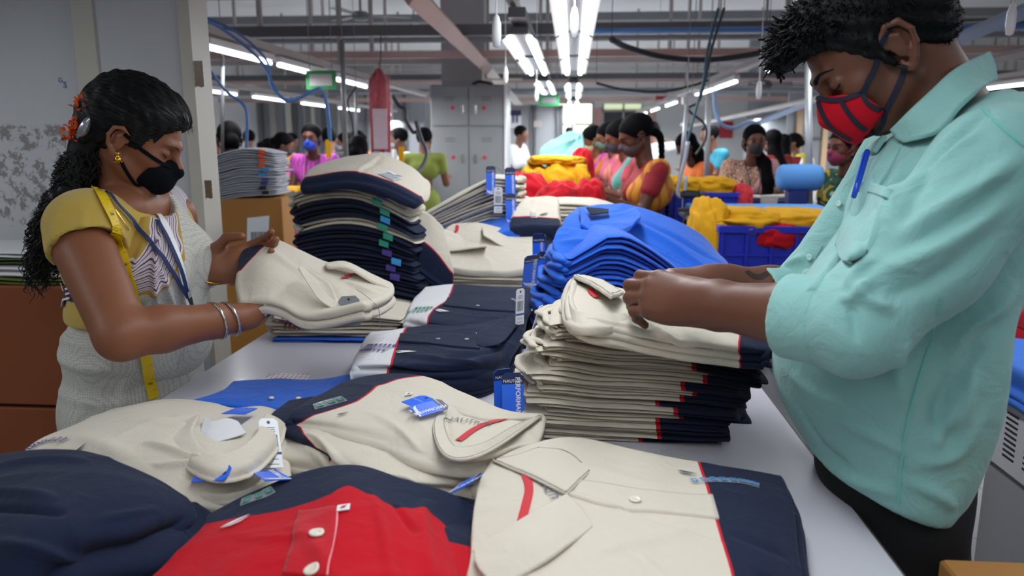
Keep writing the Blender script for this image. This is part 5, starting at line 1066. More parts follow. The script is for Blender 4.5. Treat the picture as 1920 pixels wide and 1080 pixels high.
def hand(f, w, x, z, side, curls, thumb, s=1.0, spread=(4, 0, -4, -9), k=.006, rw=.028, fat=1.0):
    """w wrist, x towards the fingers, z out of the back of the hand; side +1 if the thumb lies on +y of (z cross x)"""
    w = np.array(w, float); x = np.array(x, float); x /= np.linalg.norm(x); z = np.array(z, float); z -= x*(z@x); z /= np.linalg.norm(z); y = np.cross(z, x)*side
    W = lambda a, b, c: w+(x*a+y*b+z*c)*s
    tips = []
    for (K, ph, r), (c1, c2, c3), sp in zip(FING, curls, spread):
        f.cap(W(.004, K[1]*.55, -.002), W(*K), .0155*s, .0118*s, .016*s)
        p = np.array(K); a = 0; r = r*fat
        for L, c, rr in zip(ph, (c1, c2, c3), (1, .9, .8)):
            a += c; d = np.array([math.cos(R(a))*math.cos(R(sp)), math.cos(R(a))*math.sin(R(sp)), -math.sin(R(a))]); q = p+d*L
            f.cap(W(*p), W(*q), r*rr*1.04*s, r*rr*.93*s, (k if L is ph[0] else .0035)*s); f.ell(W(*p), np.full(3, r*rr*1.1*s), .003*s); p = q
        tips.append((W(*p), W(*(p-d*.008)), a))
    f.ell(W(.05, -.002, -.006), (.045*s, .040*s, .017*s), .02*s, np.stack([x, y, z], 1))
    f.cap(W(.012, .014, -.008), W(*thumb[0]), .017*s, .015*s, .018*s)
    f.cap(W(*thumb[0]), W(*thumb[1]), .0125*s, .0108*s, .008*s); f.cap(W(*thumb[1]), W(*thumb[2]), .0108*s, .0085*s, .004*s)
    f.cap(W(-.02, 0, 0), W(.02, 0, -.002), rw*s*.85, rw*s*.82, .02*s)
    return tips, W
def skin_mat(name, col, rough=.48):
    if name in _M: return _M[name]
    m = mat(name, col, rough=rough, bump=.12, bscale=260, var=.12, vscale=14, spec=.4); b = m.node_tree.nodes['Principled BSDF']
    b.inputs['Subsurface Weight'].default_value = .12; b.inputs['Subsurface Radius'].default_value = (.012, .004, .002); b.inputs['Subsurface Scale'].default_value = .6; return m
def hair_mat(name='black_hair', col='0B0A0C', stretch=(1, 1, 1)):
    return mat(name, col, rough=.38, bump=.9, bscale=90, stretch=stretch, spec=.5)
def smesh(name, form, h, m, parent, it=1, f=None, post=None, keep=None):
    V, Fs = form.mesh(h, f); V = rel(V, Fs, it)
    if post: V = post(V, Fs)
    o = mk(name, V, Fs, m, parent); return o, (V, Fs)
# ---------------------------------------------------------------- the man in the mint shirt
M_skin_m = skin_mat('brown_skin', '633D2D')
MAN = empty('person', (.60, 1.33, 0), 'person in a mint green shirt and red face mask, hands on the tall cream stack', 'person')
HB = basis(171, 42); HC = np.array([.497, 1.36, 1.642])
NB = np.array([.612, 1.34, 1.52]); NS = np.array([.645, 1.34, 1.525])
f = Form(); hW = head(f, HC, HB, 1.06, neck=NB, neck_r=.056)
f.ell((.61, 1.33, 1.33), (.115, .155, .17), .03); f.ell((.56, 1.33, 1.1), (.12, .15, .17), .04); f.ell((.58, 1.33, .92), (.09, .12, .10), .03)
f.cap((.64, 1.19, 1.45), (.64, 1.47, 1.45), .062, k=.04)
for y in (1.24, 1.43): f.cap((.58, y, .88), (.60, y, .48), .072, .055, .03); f.cap((.60, y, .48), (.63, y, .10), .055, .038, .02); f.cap((.64, y, .05), (.47, y, .035), .038, .03, .02)
# near arm and hand
sh, el, wr = P(1868, 318, 1.12), P(1600, 610, 1.09), P(1318, 568, 1.255)
f.cap(sh, el, .056, .046, .02); f.chain([el, el+(wr-el)*.3, wr+(el-wr)*.12, wr], [.046, .052, .036, .031], .02)
hx = P(1200, 545, 1.345)-wr; hx /= np.linalg.norm(hx)
tips1, hW1 = hand(f, wr, hx, (-.16, -.76, .62), -1, [(10, 52, 34), (12, 56, 36), (14, 58, 36), (16, 58, 36)], [(.03, .036, -.022), (.060, .040, -.045), (.085, .030, -.060)], 1.12, spread=(1, 0, -1, -3), rw=.034, fat=1.12)
# far arm and hand
sh2, el2, wr2 = np.array([.63, 1.54, 1.45]), P(1500, 555, 1.63), P(1345, 527, 1.60)
f.cap(sh2, el2, .056, .046, .02); f.chain([el2, el2+(wr2-el2)*.35, wr2], [.046, .050, .031], .02)
hx2 = P(1165, 520, 1.52)-wr2
tips2, hW2 = hand(f, wr2, hx2, (.05, -.10, .99), 1, [(4, 12, 10), (14, 32, 22), (22, 50, 30), (28, 58, 35)], [(.03, .036, -.012), (.070, .050, -.014), (.104, .046, -.016)], 1.12, spread=(3, 0, -2, -4), rw=.034, fat=1.1)
def knuck(V, Fs):
    N = vnormals(V, Fs); return V
body, BM = smesh('body', f, .0032, M_skin_m, MAN)
skB = Skin(BM)
# shirt
M_mint = wrinkle(mat('mint_cotton', '86B8B4', rough=.8, bump=.18, bscale=420, sheen=.2, spec=.25), 13, .016, .5)
s = Form()
s.ell((.605, 1.33, 1.35), (.138, .185, .185), .03); s.cap((.655, 1.19, 1.475), (.655, 1.47, 1.475), .072, .072, .05); s.ell((.515, 1.33, 1.13), (.156, .185, .19), .06); s.ell((.553, 1.32, .96), (.113, .185, .17), .06)
s.ell((.605, 1.25, 1.14), (.078, .12, .22), .05); s.cap((.515, 1.21, 1.04), (.512, 1.20, .88), .062, .062, .05)
s.cap((.645, 1.19, 1.50), (.645, 1.47, 1.50), .055, .055, .05); s.cap(NS+[0, 0, -.03], NS, .08, .074, .04)
s.cap((.635, 1.2, 1.475), sh, .075, .08, .04); cf = el+(wr-el)*.40
d1 = cf-el; d1 /= np.linalg.norm(d1); s.chain([sh, (sh+el)/2+[0, 0, -.01], el, cf-d1*.062], [.082, .082, .068, .056], .03)
cf2 = P(1432, 558, 1.605)
s.cap((.635, 1.46, 1.475), sh2, .075, .08, .04); d2 = cf2-el2; d2 /= np.linalg.norm(d2); s.chain([sh2, el2+[.02, 0, .02], cf2-d2*.06], [.08, .066, .054], .03)
hem = np.array([.56, 1.22, .915]); s.cut(hem, (-.38, 0, -1), .004)
s.ell(NS+[-.03, 0, .055], (.078, .068, .07), .01, sub=True)
FL = [([(1905, 300), (1820, 360), (1700, 430)], .013, .010), ([(1890, 340), (1790, 420), (1690, 470)], .012, -.006), ([(1880, 380), (1780, 450), (1640, 520)], .014, .009), ([(1860, 440), (1760, 520), (1660, 560)], .012, -.006), ([(1640, 480), (1600, 520), (1590, 560)], .009, .008), ([(1612, 530), (1625, 560), (1670, 580)], .008, .009), ([(1590, 545), (1600, 590), (1605, 640)], .007, -.006), ([(1580, 560), (1600, 560), (1640, 520)], .007, .008),
      ([(1860, 200), (1800, 250), (1730, 330), (1700, 420)], .012, -.009), ([(1700, 290), (1680, 350), (1660, 430)], .014, .007), ([(1660, 300), (1630, 370), (1600, 430)], .012, -.004), ([(1830, 250), (1760, 300), (1700, 350)], .01, .006),
      ([(1500, 520), (1540, 500), (1570, 450)], .01, .006), ([(1470, 500), (1510, 480)], .009, .007), ([(1450, 520), (1500, 530)], .009, -.005),
      ([(1900, 540), (1850, 600), (1790, 660)], .014, .010), ([(1880, 600), (1830, 640), (1800, 720)], .014, -.010), ([(1820, 680), (1815, 740), (1800, 800)], .013, .011), ([(1780, 700), (1760, 780), (1780, 830)], .015, -.009), ([(1790, 740), (1770, 800), (1750, 840)], .012, .010), ([(1840, 780), (1790, 850), (1720, 870)], .014, .008), ([(1560, 780), (1640, 820), (1700, 850)], .012, .005), ([(1520, 840), (1600, 900), (1680, 925)], .012, .006), ([(1490, 750), (1540, 830), (1600, 880)], .01, -.004), ([(1480, 700), (1530, 740), (1600, 770)], .012, .004), ([(1700, 900), (1760, 930), (1790, 950)], .01, .006), ([(1700, 640), (1680, 700), (1690, 760)], .012, .005)]
FL = [(a, b*.85, c*1.7) for a, b, c in FL]
V, Fs = s.mesh(.005); V = rel(V, Fs, 2); sk0 = Skin((V, Fs)); V = folds(V, Fs, sk0, FL, 1.6); V = V+vnormals(V, Fs)*(.0028*wav(V[:, 0], V[:, 1], V[:, 2]*.6, 5, 26, 3))[:, None]; V = rel(V, Fs, 1)
mk('shirt', V, Fs, M_mint, MAN); SM = (V, Fs); skS = Skin(SM)
# turned-up cuffs
for c0, dirv, r0 in ((cf, cf-el, .060), (cf2, cf2-el2, .060)):
    dirv = dirv/np.linalg.norm(dirv); q = Form(); a, b = c0-dirv*.062, c0+dirv*.004
    q.cap(a-dirv*.05, b+dirv*.05, r0*1.13, r0*1.02, .004); q.cut(a, -dirv, .006); q.cut(b, dirv, .005); q.cap(b-dirv*.016, b+dirv*.1, r0*.93, r0*.93, .003, sub=True)
    V, Fs = q.mesh(.0035, lo=c0-.2, hi=c0+.2); V = rel(V, Fs, 1); mk('cuff', V, Fs, M_mint, MAN)
# collar, placket, pocket, seams
def leafon(name, rws, m=M_mint, lift=.004, t=.004, sk=None, miss=1.5, nu=24, nv=14, parent=MAN): return applique(name, RPatch(sk or skS, rws, lift, miss), m, parent, t, nu, nv)
def raw(name, rws, m=M_mint, t=.004, nu=24, nv=12, parent=MAN, drop=.004):     # points with their own depth
    S_ = Patch([[(a, b, None, c) for a, b, c in r] for r in rws], amp=0); return applique(name, S_, m, parent, t, nu, nv, drop)
raw('collar', [[(1852, 98, 1.37), (1795, 128, 1.28), (1740, 178, 1.265), (1700, 215, 1.27), (1672, 243, 1.30)],
               [(1862, 122, 1.36), (1815, 160, 1.25), (1775, 200, 1.235), (1735, 240, 1.24), (1685, 262, 1.285)],
               [(1866, 150, 1.35), (1835, 170, 1.235), (1800, 200, 1.215), (1760, 246, 1.215), (1700, 262, 1.26)]], t=.004)
raw('collar', [[(1660, 255, 1.33), (1650, 262, 1.38), (1640, 268, 1.42)], [(1640, 285, 1.34), (1625, 290, 1.40), (1615, 295, 1.44)]])
S_ = RPatch(skS, [[(1700, 262), (1672, 262)], [(1665, 330), (1640, 325)], [(1600, 440), (1575, 430)], [(1545, 520), (1520, 508)], [(1500, 565), (1484, 552)]], .002, 1.4); applique('placket', S_, M_mint, MAN, .003, 8, 40)
S_ = RPatch(skS, [[(1612, 343), (1640, 345), (1668, 358)], [(1590, 400), (1615, 405), (1650, 412)], [(1572, 455), (1600, 465), (1630, 470)], [(1570, 462), (1585, 492), (1618, 480)]], .002, 1.3); applique('chest_pocket', S_, M_mint, MAN, .003, 20, 24)
S_ = RPatch(skS, [[(1612, 343), (1640, 345), (1668, 358)], [(1606, 358), (1635, 362), (1663, 374)]], .005, 1.3); applique('pocket_hem', S_, M_mint, MAN, .0025, 16, 6)
M_seam = mat('mint_stitch', '6FB9B2', rough=.8)
for p in ([(1841, 204), (1870, 232), (1905, 262), (1922, 275)], [(1762, 560), (1745, 640), (1720, 720), (1700, 800), (1688, 880), (1684, 945)]): strap('seam', skS, p, .004, M_seam, MAN, .0012, miss=1.4, th=.001)
strap('placket_edge', skS, [(1545, 462), (1520, 505), (1492, 548)], .002, mat('dark_mint_thread', '4F8E8A', rough=.9), MAN, .0045, miss=1.4, th=.0006)  # thin strip in a darker mint along the lower placket edge
for px, py in ((1638, 277), (1577, 383), (1521, 483)):
    c, n = skS.at(px, py, .005, 1.4); fr = frame(c, np.cross([0, 0, 1.], n), np.cross(n, np.cross([0, 0, 1.], n))); b = MB(); k = 14; rr = [(.0065, 0), (.0065, .002), (.005, .0028), (.003, .002)]
    b.add([fr(a*math.cos(6.283*i/k), a*math.sin(6.283*i/k), h) for a, h in rr for i in range(k)], [[i*k+j, i*k+(j+1) % k, (i+1)*k+(j+1) % k, (i+1)*k+j] for i in range(3) for j in range(k)]+[[3*k+j for j in range(k)]]).obj('button', mat('mint_button', 'B0D3CE', rough=.25), MAN, smooth=True)
# pen in the pocket
pa, _ = skS.at(1622, 345, .012, 1.3); pb, _ = skS.at(1642, 292, .016, 1.3)
pen = empty('ballpoint_pen', pa, 'blue ballpoint pen clipped in the man\'s chest pocket', 'pen'); M_pen = mat('pen_blue', '2048C8', rough=.25)
dd = (pb-pa)/np.linalg.norm(pb-pa); MB().tube([pa-dd*.03, pa, pb-dd*.004, pb], [.004, .0055, .0055, .004], 12).obj('cap', M_pen, pen, smooth=True)
MB().tube([pa+dd*.0+[-.006, -.006, 0], pb-dd*.004+[-.007, -.006, 0]], .0018, 6, flat=.5).obj('clip', M_pen, pen)
# trousers, shoes
t_ = Form(); t_.ell((.57, 1.33, .93), (.125, .165, .11), .03)
for y in (1.24, 1.43): t_.cap((.57, y, .88), (.61, y, .48), .092, .075, .03); t_.cap((.61, y, .48), (.635, y, .06), .075, .06, .02)
V, Fs = t_.mesh(.009); V = rel(V, Fs, 1); V = V+vnormals(V, Fs)*(.004*wav(V[:, 0], V[:, 1], V[:, 2], 8, 25, 2))[:, None]; mk('trousers', V, Fs, mat('black_trousers', '0E0F12', rough=.85), MAN)
for y in (1.24, 1.43): q = Form(); q.cap((.66, y, .05), (.46, y, .035), .05, .04, .02); V, Fs = q.mesh(.008); V[:, 2] = np.maximum(V[:, 2], .0); mk('shoe', V, Fs, mat('black_leather', '101010', rough=.4), MAN)
# hair
M_hair = mat('black_hair', '08070A', rough=.6, bump=.9, bscale=90, spec=.18)
h = Form(); hs = 1.06; HW = lambda x, y, z: HC+HB@np.array([x, y, z])*hs
h.ell(HW(-.022, 0, .048), np.array([.107, .088, .092])*hs, .01, HB); h.ell(HW(.055, 0, .092), np.array([.06, .066, .042])*hs, .03*hs, HB); h.ell(HW(.088, .0, .082), np.array([.034, .055, .030])*hs, .025, HB); h.ell(HW(-.07, 0, .0), np.array([.05, .07, .07])*hs, .03, HB)
h.ell(HW(.100, 0, -.012), np.array([.078, .12, .078])*hs, .010, HB, sub=True); h.ell(HW(.03, 0, -.085), np.array([.1, .12, .062])*hs, .012, HB, sub=True)
for y in (-1, 1): h.ell(HW(-.014, y*.092, -.008), np.array([.028, .028, .036])*hs, .008, HB, sub=True); h.cap(HW(.014, y*.073, .02), HW(.012, y*.070, -.028), .009, .006, .006)
h.cut(HW(-.06, 0, -.062), -HB[:, 2]+HB[:, 0]*-.25, .01)
def hn(W): return .0022*np.sin(W[:, 0]*260+4*np.sin(W[:, 2]*60))*np.sin(W[:, 1]*240+4*np.sin(W[:, 0]*55))+.0022*np.sin(W[:, 2]*230+3*np.sin(W[:, 1]*70))
V, Fs = h.mesh(.004, hn); V = rel(V, Fs, 1); hair = mk('hair', V, Fs, M_hair, MAN); N = vnormals(V, Fs); rg = np.random.RandomState(7); b = MB()
loc = (V-HC)@HB/hs
for i in rg.choice(len(V), 11000, False):
    x, y, z = loc[i]; front = max(0, min(1, (x-.02)/.07)); n = N[i]; nl = HB.T@n
    if (z < -.03 and x > -.04) or (nl[2] < -.25 and x > .0) or (nl[0] > .2 and z < .062): continue
    L = (.007+.006*front*rg.uniform(.3, 1.1))*(1 if z > .03 else .5); side = rg.randn(3)*.6; flow = (HB[:, 0]*.4-HB[:, 2]*.2) if z > .04 else -HB[:, 2]*.7
    p0 = V[i]-n*.004; p1 = p0+n*L*.5+(flow+side)*L*.35; p2 = p1+n*L*.1+(flow*1.2+side*1.3)*L*.5; p3 = p2-n*L*.45+(flow*.6-side)*L*.3
    r = .0016*rg.uniform(.6, 1.2)+.0007*front; b.tube([p0, p1, p2, p3], [r, r*.9, r*.7, r*.2], 4, caps=False)
b.obj('hair_tufts', M_hair, MAN, smooth=True)
# eyebrow, eye line
for y in (-1, 1):
    q = MB(); pts = [HW(.074, y*.052, .024), HW(.088, y*.040, .030), HW(.096, y*.024, .028), HW(.098, y*.012, .022)]; pts = [skB.near(p, .0015)[0] for p in pts]; q.tube(spline(pts, 5), np.interp(np.linspace(0, 1, 16), [0, .3, .8, 1], [.001, .0035, .005, .003]), 7, flat=.6).obj('eyebrow', M_hair, MAN, smooth=True)
    pts = [skB.near(HW(.080, y*.048, .000), .0008)[0], skB.near(HW(.092, y*.034, -.006), .0012)[0], skB.near(HW(.090, y*.020, -.004), .0008)[0]]; MB().tube(spline(pts, 5), .0016, 6).obj('eyelashes', M_hair, MAN, smooth=True)
# mask: cloth form over nose and chin, navy piping
M_mask = mat('red_mask_cloth', 'B80E22', rough=.85, bump=.2, bscale=500, spec=.2); M_pipe2 = mat('navy_piping', '14182C', rough=.8)
q = Form(); q.ell(HW(.052, 0, -.048), np.array([.066, .060, .062])*hs, .01, HB); q.cap(HW(.1, 0, -.002), HW(.118, 0, -.032), .014, .016, .02); q.ell(HW(.085, 0, -.062), np.array([.036, .035, .045])*hs, .02, HB)
cen = HW(.07, 0, -.05)
for pa_, pb_ in (((1533, 182, 1.36), (1617, 172, 1.295)), ((1617, 172, 1.295), (1661, 208, 1.30)), ((1661, 208, 1.30), (1622, 262, 1.33))):
    A_, B_ = P(*pa_), P(*pb_); d_ = B_-A_; d_ -= HB[:, 1]*(d_@HB[:, 1]); n_ = np.cross(HB[:, 1], d_); n_ *= -np.sign((cen-A_)@n_); q.cut(A_, n_, .003)
V, Fs = q.mesh(.003); V = rel(V, Fs, 2); mask = mk('face_mask', V, Fs, M_mask, MAN); skM = Skin((V, Fs), BM)
for p in ([(1533, 184), (1560, 188), (1590, 184), (1617, 174)], [(1617, 174), (1622, 188), (1640, 202), (1660, 208)], [(1577, 187), (1592, 212), (1612, 235), (1636, 250)], [(1535, 190), (1546, 220), (1566, 244), (1596, 262)], [(1660, 208), (1655, 232), (1642, 250), (1625, 260)]):
    strap('piping', skM, p, .0075, M_pipe2, mask, .001, miss=1.45, th=.002)
strap('ear_loop', skM, [(1617, 174), (1628, 152), (1640, 128), (1648, 100), (1656, 72), (1668, 52)], .009, M_pipe2, mask, .001, miss=1.45, th=.002)
strap('ear_loop', skM, [(1660, 208), (1676, 178), (1690, 148), (1698, 122)], .009, M_pipe2, mask, .001, miss=1.45, th=.002)
# tattoo mark on the far forearm
strap('tattoo', skB, [(1400, 508), (1412, 517), (1426, 519), (1440, 511)], .012, mat('tattoo_ink', '2E2220', rough=.5), MAN, .0004, miss=1.7, th=.0003)
# ---------------------------------------------------------------- the woman in yellow and white
M_skin_w = skin_mat('warm_skin', '8A573D')
WOM = empty('person', (-1.09, 1.82, 0), 'person in yellow blouse and white saree with black face mask, holding up a cream shirt', 'person')
WB = basis(12, 25); WC = np.array([-1.032, 1.79, 1.497])
WNB = np.array([-1.08, 1.81, 1.34])
f = Form(); wW = head(f, WC, WB, 1.0, neck=WNB, neck_r=.05)
f.ell((-1.08, 1.82, 1.2), (.115, .15, .17), .03); f.ell((-1.09, 1.83, 1.0), (.13, .16, .16), .04); f.ell((-1.10, 1.83, .86), (.125, .16, .12), .04)
f.cap((-1.075, 1.69, 1.325), (-1.075, 1.95, 1.325), .055, k=.03); f.cap((-1.05, 1.76, 1.33), (-1.05, 1.88, 1.33), .055, k=.02)
for y in (1.74, 1.92): f.cap((-1.11, y, .84), (-1.11, y, .45), .08, .055, .03); f.cap((-1.11, y, .45), (-1.13, y, .08), .055, .035, .02); f.cap((-1.13, y, .04), (-.98, y, .03), .034, .025, .02)
wsh, wel, wwr = P(140, 425, 1.64), P(228, 628, 1.50), P(468, 592, 1.70)
f.cap(wsh, wel, .066, .054, .02); f.chain([wel, wel+(wwr-wel)*.3, wel+(wwr-wel)*.7, wwr], [.052, .050, .038, .030], .015)
wx = P(575, 552, 1.86)-wwr
hand(f, wwr, wx, (.25, -.45, -.80), 1, [(10, 22, 12), (12, 24, 14), (14, 26, 14), (16, 26, 14)], [(.03, .034, -.012), (.062, .046, -.022), (.09, .044, -.03)], .98, rw=.028, fat=1.05)
wsh2, wel2, wwr2 = np.array([-1.05, 1.97, 1.30]), P(352, 520, 2.12), P(388, 508, 1.90)
f.cap(wsh2, wel2, .058, .048, .02); f.chain([wel2, (wel2+wwr2)/2, wwr2], [.050, .043, .033], .015)
wx2 = P(495, 476, 1.93)-wwr2
hand(f, wwr2, wx2, (-.10, .88, -.35), -1, [(14, 24, 15), (18, 26, 18), (20, 28, 20), (22, 28, 20)], [(.036, .036, -.02), (.072, .046, -.045), (.108, .034, -.060)], 1.15, spread=(2, 0, -2, -4), rw=.029, fat=1.1)
wbody, WM = smesh('body', f, .0032, M_skin_w, WOM); skW = Skin(WM)
# blouse
M_yel = wrinkle(mat('mustard_blouse', 'C2A54C', rough=.8, bump=.15, bscale=350, sheen=.25, spec=.25), 20, .01, .4)
s = Form(); s.ell((-1.085, 1.82, 1.2), (.145, .175, .185), .03); s.cap((-1.085, 1.68, 1.315), (-1.085, 1.96, 1.315), .072, .072, .04); s.ell((-1.09, 1.82, 1.08), (.150, .175, .10), .03)
for y in (1.74, 1.90): s.ell((-.985, y, 1.19), (.065, .068, .07), .04)
d = wel-wsh; s.cap(wsh+[.02, 0, 0], wsh+d*.36, .080, .078, .03); d = wel2-wsh2; s.cap(wsh2+[0, -.03, -.02], wsh2+d*.4, .062, .062, .03)
s.cut((-1.1, 1.8, 1.065), (0, 0, -1), .004)
s.ell(WNB+[.035, 0, .045], (.10, .098, .088), .008, sub=True); s.ell(WNB+[-.04, 0, .06], (.085, .095, .07), .008, sub=True)
dn = (wel-wsh)/np.linalg.norm(wel-wsh); cpt = wsh+dn*.105; s.cap(cpt+dn*.03, cpt+dn*.12, .10, .10, .004, sub=True)
V, Fs = s.mesh(.005); V = rel(V, Fs, 1); sk0 = Skin((V, Fs)); V = folds(V, Fs, sk0, [([(120, 380), (100, 430), (105, 470)], .010, .005), ([(160, 390), (150, 430), (145, 450)], .009, .004), ([(80, 440), (75, 500), (85, 560)], .012, .005), ([(205, 470), (200, 520), (190, 560)], .012, .006), ([(130, 500), (110, 540), (100, 560)], .01, -.004)], 1.9)
V = V+vnormals(V, Fs)*(.0015*wav(V[:, 0], V[:, 1], V[:, 2], 15, 30, 2))[:, None]; V = rel(V, Fs, 1); mk('blouse', V, Fs, M_yel, WOM); BL = (V, Fs)
# saree: wrapped skirt plus the pleated drape over the chest
stops = [(0, 'B9974A'), (.06, 'D9D3CE')]
x = .08
while x < .40: stops += [(x, '5D4566'), (x+.012, 'D8CFD4'), (x+.03, '7E6488'), (x+.038, 'DDD6DA')]; x += .058
stops += [(.42, 'B9974A'), (.47, 'D2CFC4')]
Z_SAR = zmat('striped_saree', stops[:31], bump=.5, bscale=420)
M_sar = mat('white_net_saree', 'CBC8BD', rough=.85, spec=.2); nt = M_sar.node_tree; tc = nt.nodes.new('ShaderNodeTexCoord')
vo = nt.nodes.new('ShaderNodeTexVoronoi'); vo.inputs['Scale'].default_value = 170; vo.feature = 'F1'; vo.distance = 'CHEBYCHEV'; vo.inputs['Randomness'].default_value = .15; nt.links.new(tc.outputs['Object'], vo.inputs['Vector'])
mx = nt.nodes.new('ShaderNodeMix'); mx.data_type = 'RGBA'; mx.inputs['A'].default_value = (*srgb('D4D2CA'), 1); mx.inputs['B'].default_value = (*srgb('A3A298'), 1); mr = nt.nodes.new('ShaderNodeMapRange'); mr.inputs[1].default_value = .25; mr.inputs[2].default_value = .6; nt.links.new(vo.outputs['Distance'], mr.inputs[0]); nt.links.new(mr.outputs[0], mx.inputs['Factor']); nt.links.new(mx.outputs['Result'], nt.nodes['Principled BSDF'].inputs['Base Color'])
bu = nt.nodes.new('ShaderNodeBump'); bu.inputs['Strength'].default_value = .5; bu.inputs['Distance'].default_value = .002; bu.invert = True; nt.links.new(vo.outputs['Distance'], bu.inputs['Height']); nt.links.new(bu.outputs[0], nt.nodes['Principled BSDF'].inputs['Normal'])
s = Form(); s.ell((-1.10, 1.83, .98), (.158, .20, .14), .03); s.ell((-1.115, 1.83, .84), (.15, .205, .17), .04); s.cap((-1.12, 1.83, .8), (-1.12, 1.83, .12), .17, .19, .05); s.cut((-1.1, 1.8, 1.085), (0, 0, 1), .01); s.cut((-1.1, 1.8, .04), (0, 0, -1), .004); s.cut((-.955, 1.8, .7), (1, 0, -.22), .02)
V, Fs = s.mesh(.0075); V = rel(V, Fs, 1); sk0 = Skin((V, Fs)); V = folds(V, Fs, sk0, [([(70, 600), (130, 640), (200, 650)], .012, .006), ([(62, 640), (150, 690), (260, 690)], .012, .007), ([(70, 720), (180, 760), (280, 740)], .014, .006), ([(250, 690), (230, 740), (225, 790)], .012, .007), ([(80, 590), (200, 600), (330, 640)], .01, .005)], 1.9)
for i in range(14): y = 1.66+.025*i; m = (V[:, 2] < 1.0); V[m] += vnormals(V, Fs)[m]*(.006*np.sin((V[m, 1]-V[m, 0]*.4)*60+i*0)*np.clip((.95-V[m, 2])*3, 0, 1)/3)[:, None] if i < 3 else 0
mk('saree_skirt', V, Fs, M_sar, WOM, uv=None); SK = (V, Fs)
# chest drape
A_ = P(200, 478, 1.655); Cc = P(276, 392, 1.74)
s = Form(); s.ell((-1.08, 1.82, 1.2), (.155, .182, .19), .03); s.cap((-1.085, 1.68, 1.315), (-1.085, 1.96, 1.315), .080, .080, .04); s.ell((-1.09, 1.82, 1.08), (.160, .185, .12), .03); s.ell((-1.08, 1.83, .99), (.155, .2, .12), .04)
for y in (1.74, 1.90): s.ell((-.985, y, 1.19), (.078, .078, .085), .04)
s.ell(WNB+[.045, -.02, .03], (.085, .085, .085), .008, sub=True)
nA = np.cross(Cc-A_, np.array([1., 0, .0])); nA /= np.linalg.norm(nA); nA *= np.sign(nA[1])
s.cut(A_, -nA, .006); s.cut((-1.06, 1.8, 1.2), (-1, 0, 0), .01)
V, Fs = s.mesh(.005); V = rel(V, Fs, 1); sk0 = Skin((V, Fs)); V = folds(V, Fs, sk0, [(a_, b_*.8, c_*1.6) for a_, b_, c_ in [([(300, 600), (290, 520), (300, 440)], .009, .008), ([(340, 640), (320, 560), (300, 500)], .008, .007), ([(270, 620), (280, 560), (320, 520)], .009, .008), ([(330, 700), (345, 640), (340, 560)], .009, -.006), ([(250, 660), (300, 640), (350, 590)], .01, .008), ([(355, 560), (340, 480), (330, 400)], .008, .006), ([(240, 540), (260, 480), (285, 430)], .008, .004)]], 2.0)
zc = ((V-A_)@nA)/.15; zc = np.where(zc > .5, .99, zc)
zc = np.where((V[:, 1] > 1.905) & (V[:, 2] > 1.0), .07+np.abs((V[:, 1]-1.905)*3.2) % .38, zc)
mk('saree_drape', V, Fs, None, WOM, mats=[Z_SAR, M_sar], fmat=(zc[Fs].mean(1) > .48).astype(int), uv=np.stack([np.clip(zc, 0, 1), zc*0], 1)); DR = (V, Fs)
strap('waist_border', Skin(BL), [(68, 556), (85, 560), (110, 556), (135, 548)], .045, mat('plum_stripes', '4E3D58', rough=.8), WOM, .002, miss=1.9)
for k in (-10, 0, 10): strap('border_line', Skin(BL), [(66, 556+k), (85, 560+k), (110, 556+k), (135, 548+k)], .005, M_whitep, WOM, .005, miss=1.9)
skWA = Skin(WM, BL, DR, SK); skWC = Skin(BL, DR, SK)
# hair
M_hairw = mat('long_black_hair', '09080A', rough=.45, bump=.6, bscale=60, stretch=(1, 1, .15), spec=.35)
h = Form(); HW = lambda x, y, z: WC+WB@np.array([x, y, z])
h.ell(HW(-.022, 0, .052), (.116, .088, .100), .01, WB); h.ell(HW(.028, 0, .078), (.066, .074, .050), .03, WB); h.ell(HW(-.075, 0, .015), (.055, .068, .075), .03, WB)
h.ell(HW(.118, 0, -.012), (.074, .12, .088), .010, WB, sub=True); h.ell(HW(.052, 0, -.095), (.085, .12, .09), .010, WB, sub=True)
for y in (-1, 1): h.ell(HW(-.008, y*.094, -.018), (.029, .030, .040), .008, WB, sub=True)
pony = [HW(-.085, 0, .02), P(158, 325, 1.78), P(125, 385, 1.74), P(92, 430, 1.74), P(78, 480, 1.74), P(70, 515, 1.75)]
h.chain(pony, [.055, .046, .042, .032, .022, .012], .02)
def hw(W): return .003*np.sin(W[:, 0]*170+3*np.sin(W[:, 2]*40))*np.cos(W[:, 1]*150)+.0015*np.sin(W[:, 1]*420)
V, Fs = h.mesh(.004, hw); V = rel(V, Fs, 1); mk('hair', V, Fs, M_hairw, WOM); skH = Skin((V, Fs)); HV = (V, Fs)
N = vnormals(V, Fs); rg = np.random.RandomState(3); b = MB(); loc = (V-WC)@WB
idx = [i for i in rg.choice(len(V), 9000, False) if V[i][2] < WC[2]-.02 and loc[i][0] < -.05][:900]
for i in idx:     # wavy loose strands of the tail
    p = V[i]; L = rg.uniform(.02, .06); sd = rg.randn(3)*.3; n = N[i]; pts = [p-n*.006]
    for k in range(1, 7): t = k/6; pts.append(p+n*.010*math.sin(t*2.5)+np.array([-.12, -.05, -1])*L*t+sd*L*t*.25+np.array([math.sin(t*9+i), math.cos(t*8+i), 0])*.005)
    r = rg.uniform(.0008, .0018); b.tube(pts, [r, r, r, r*.9, r*.8, r*.6, r*.2], 4, caps=False)
idx = [i for i in rg.choice(len(V), 5000, False) if loc[i][2] > -.01 and loc[i][0] > -.09][:1300]
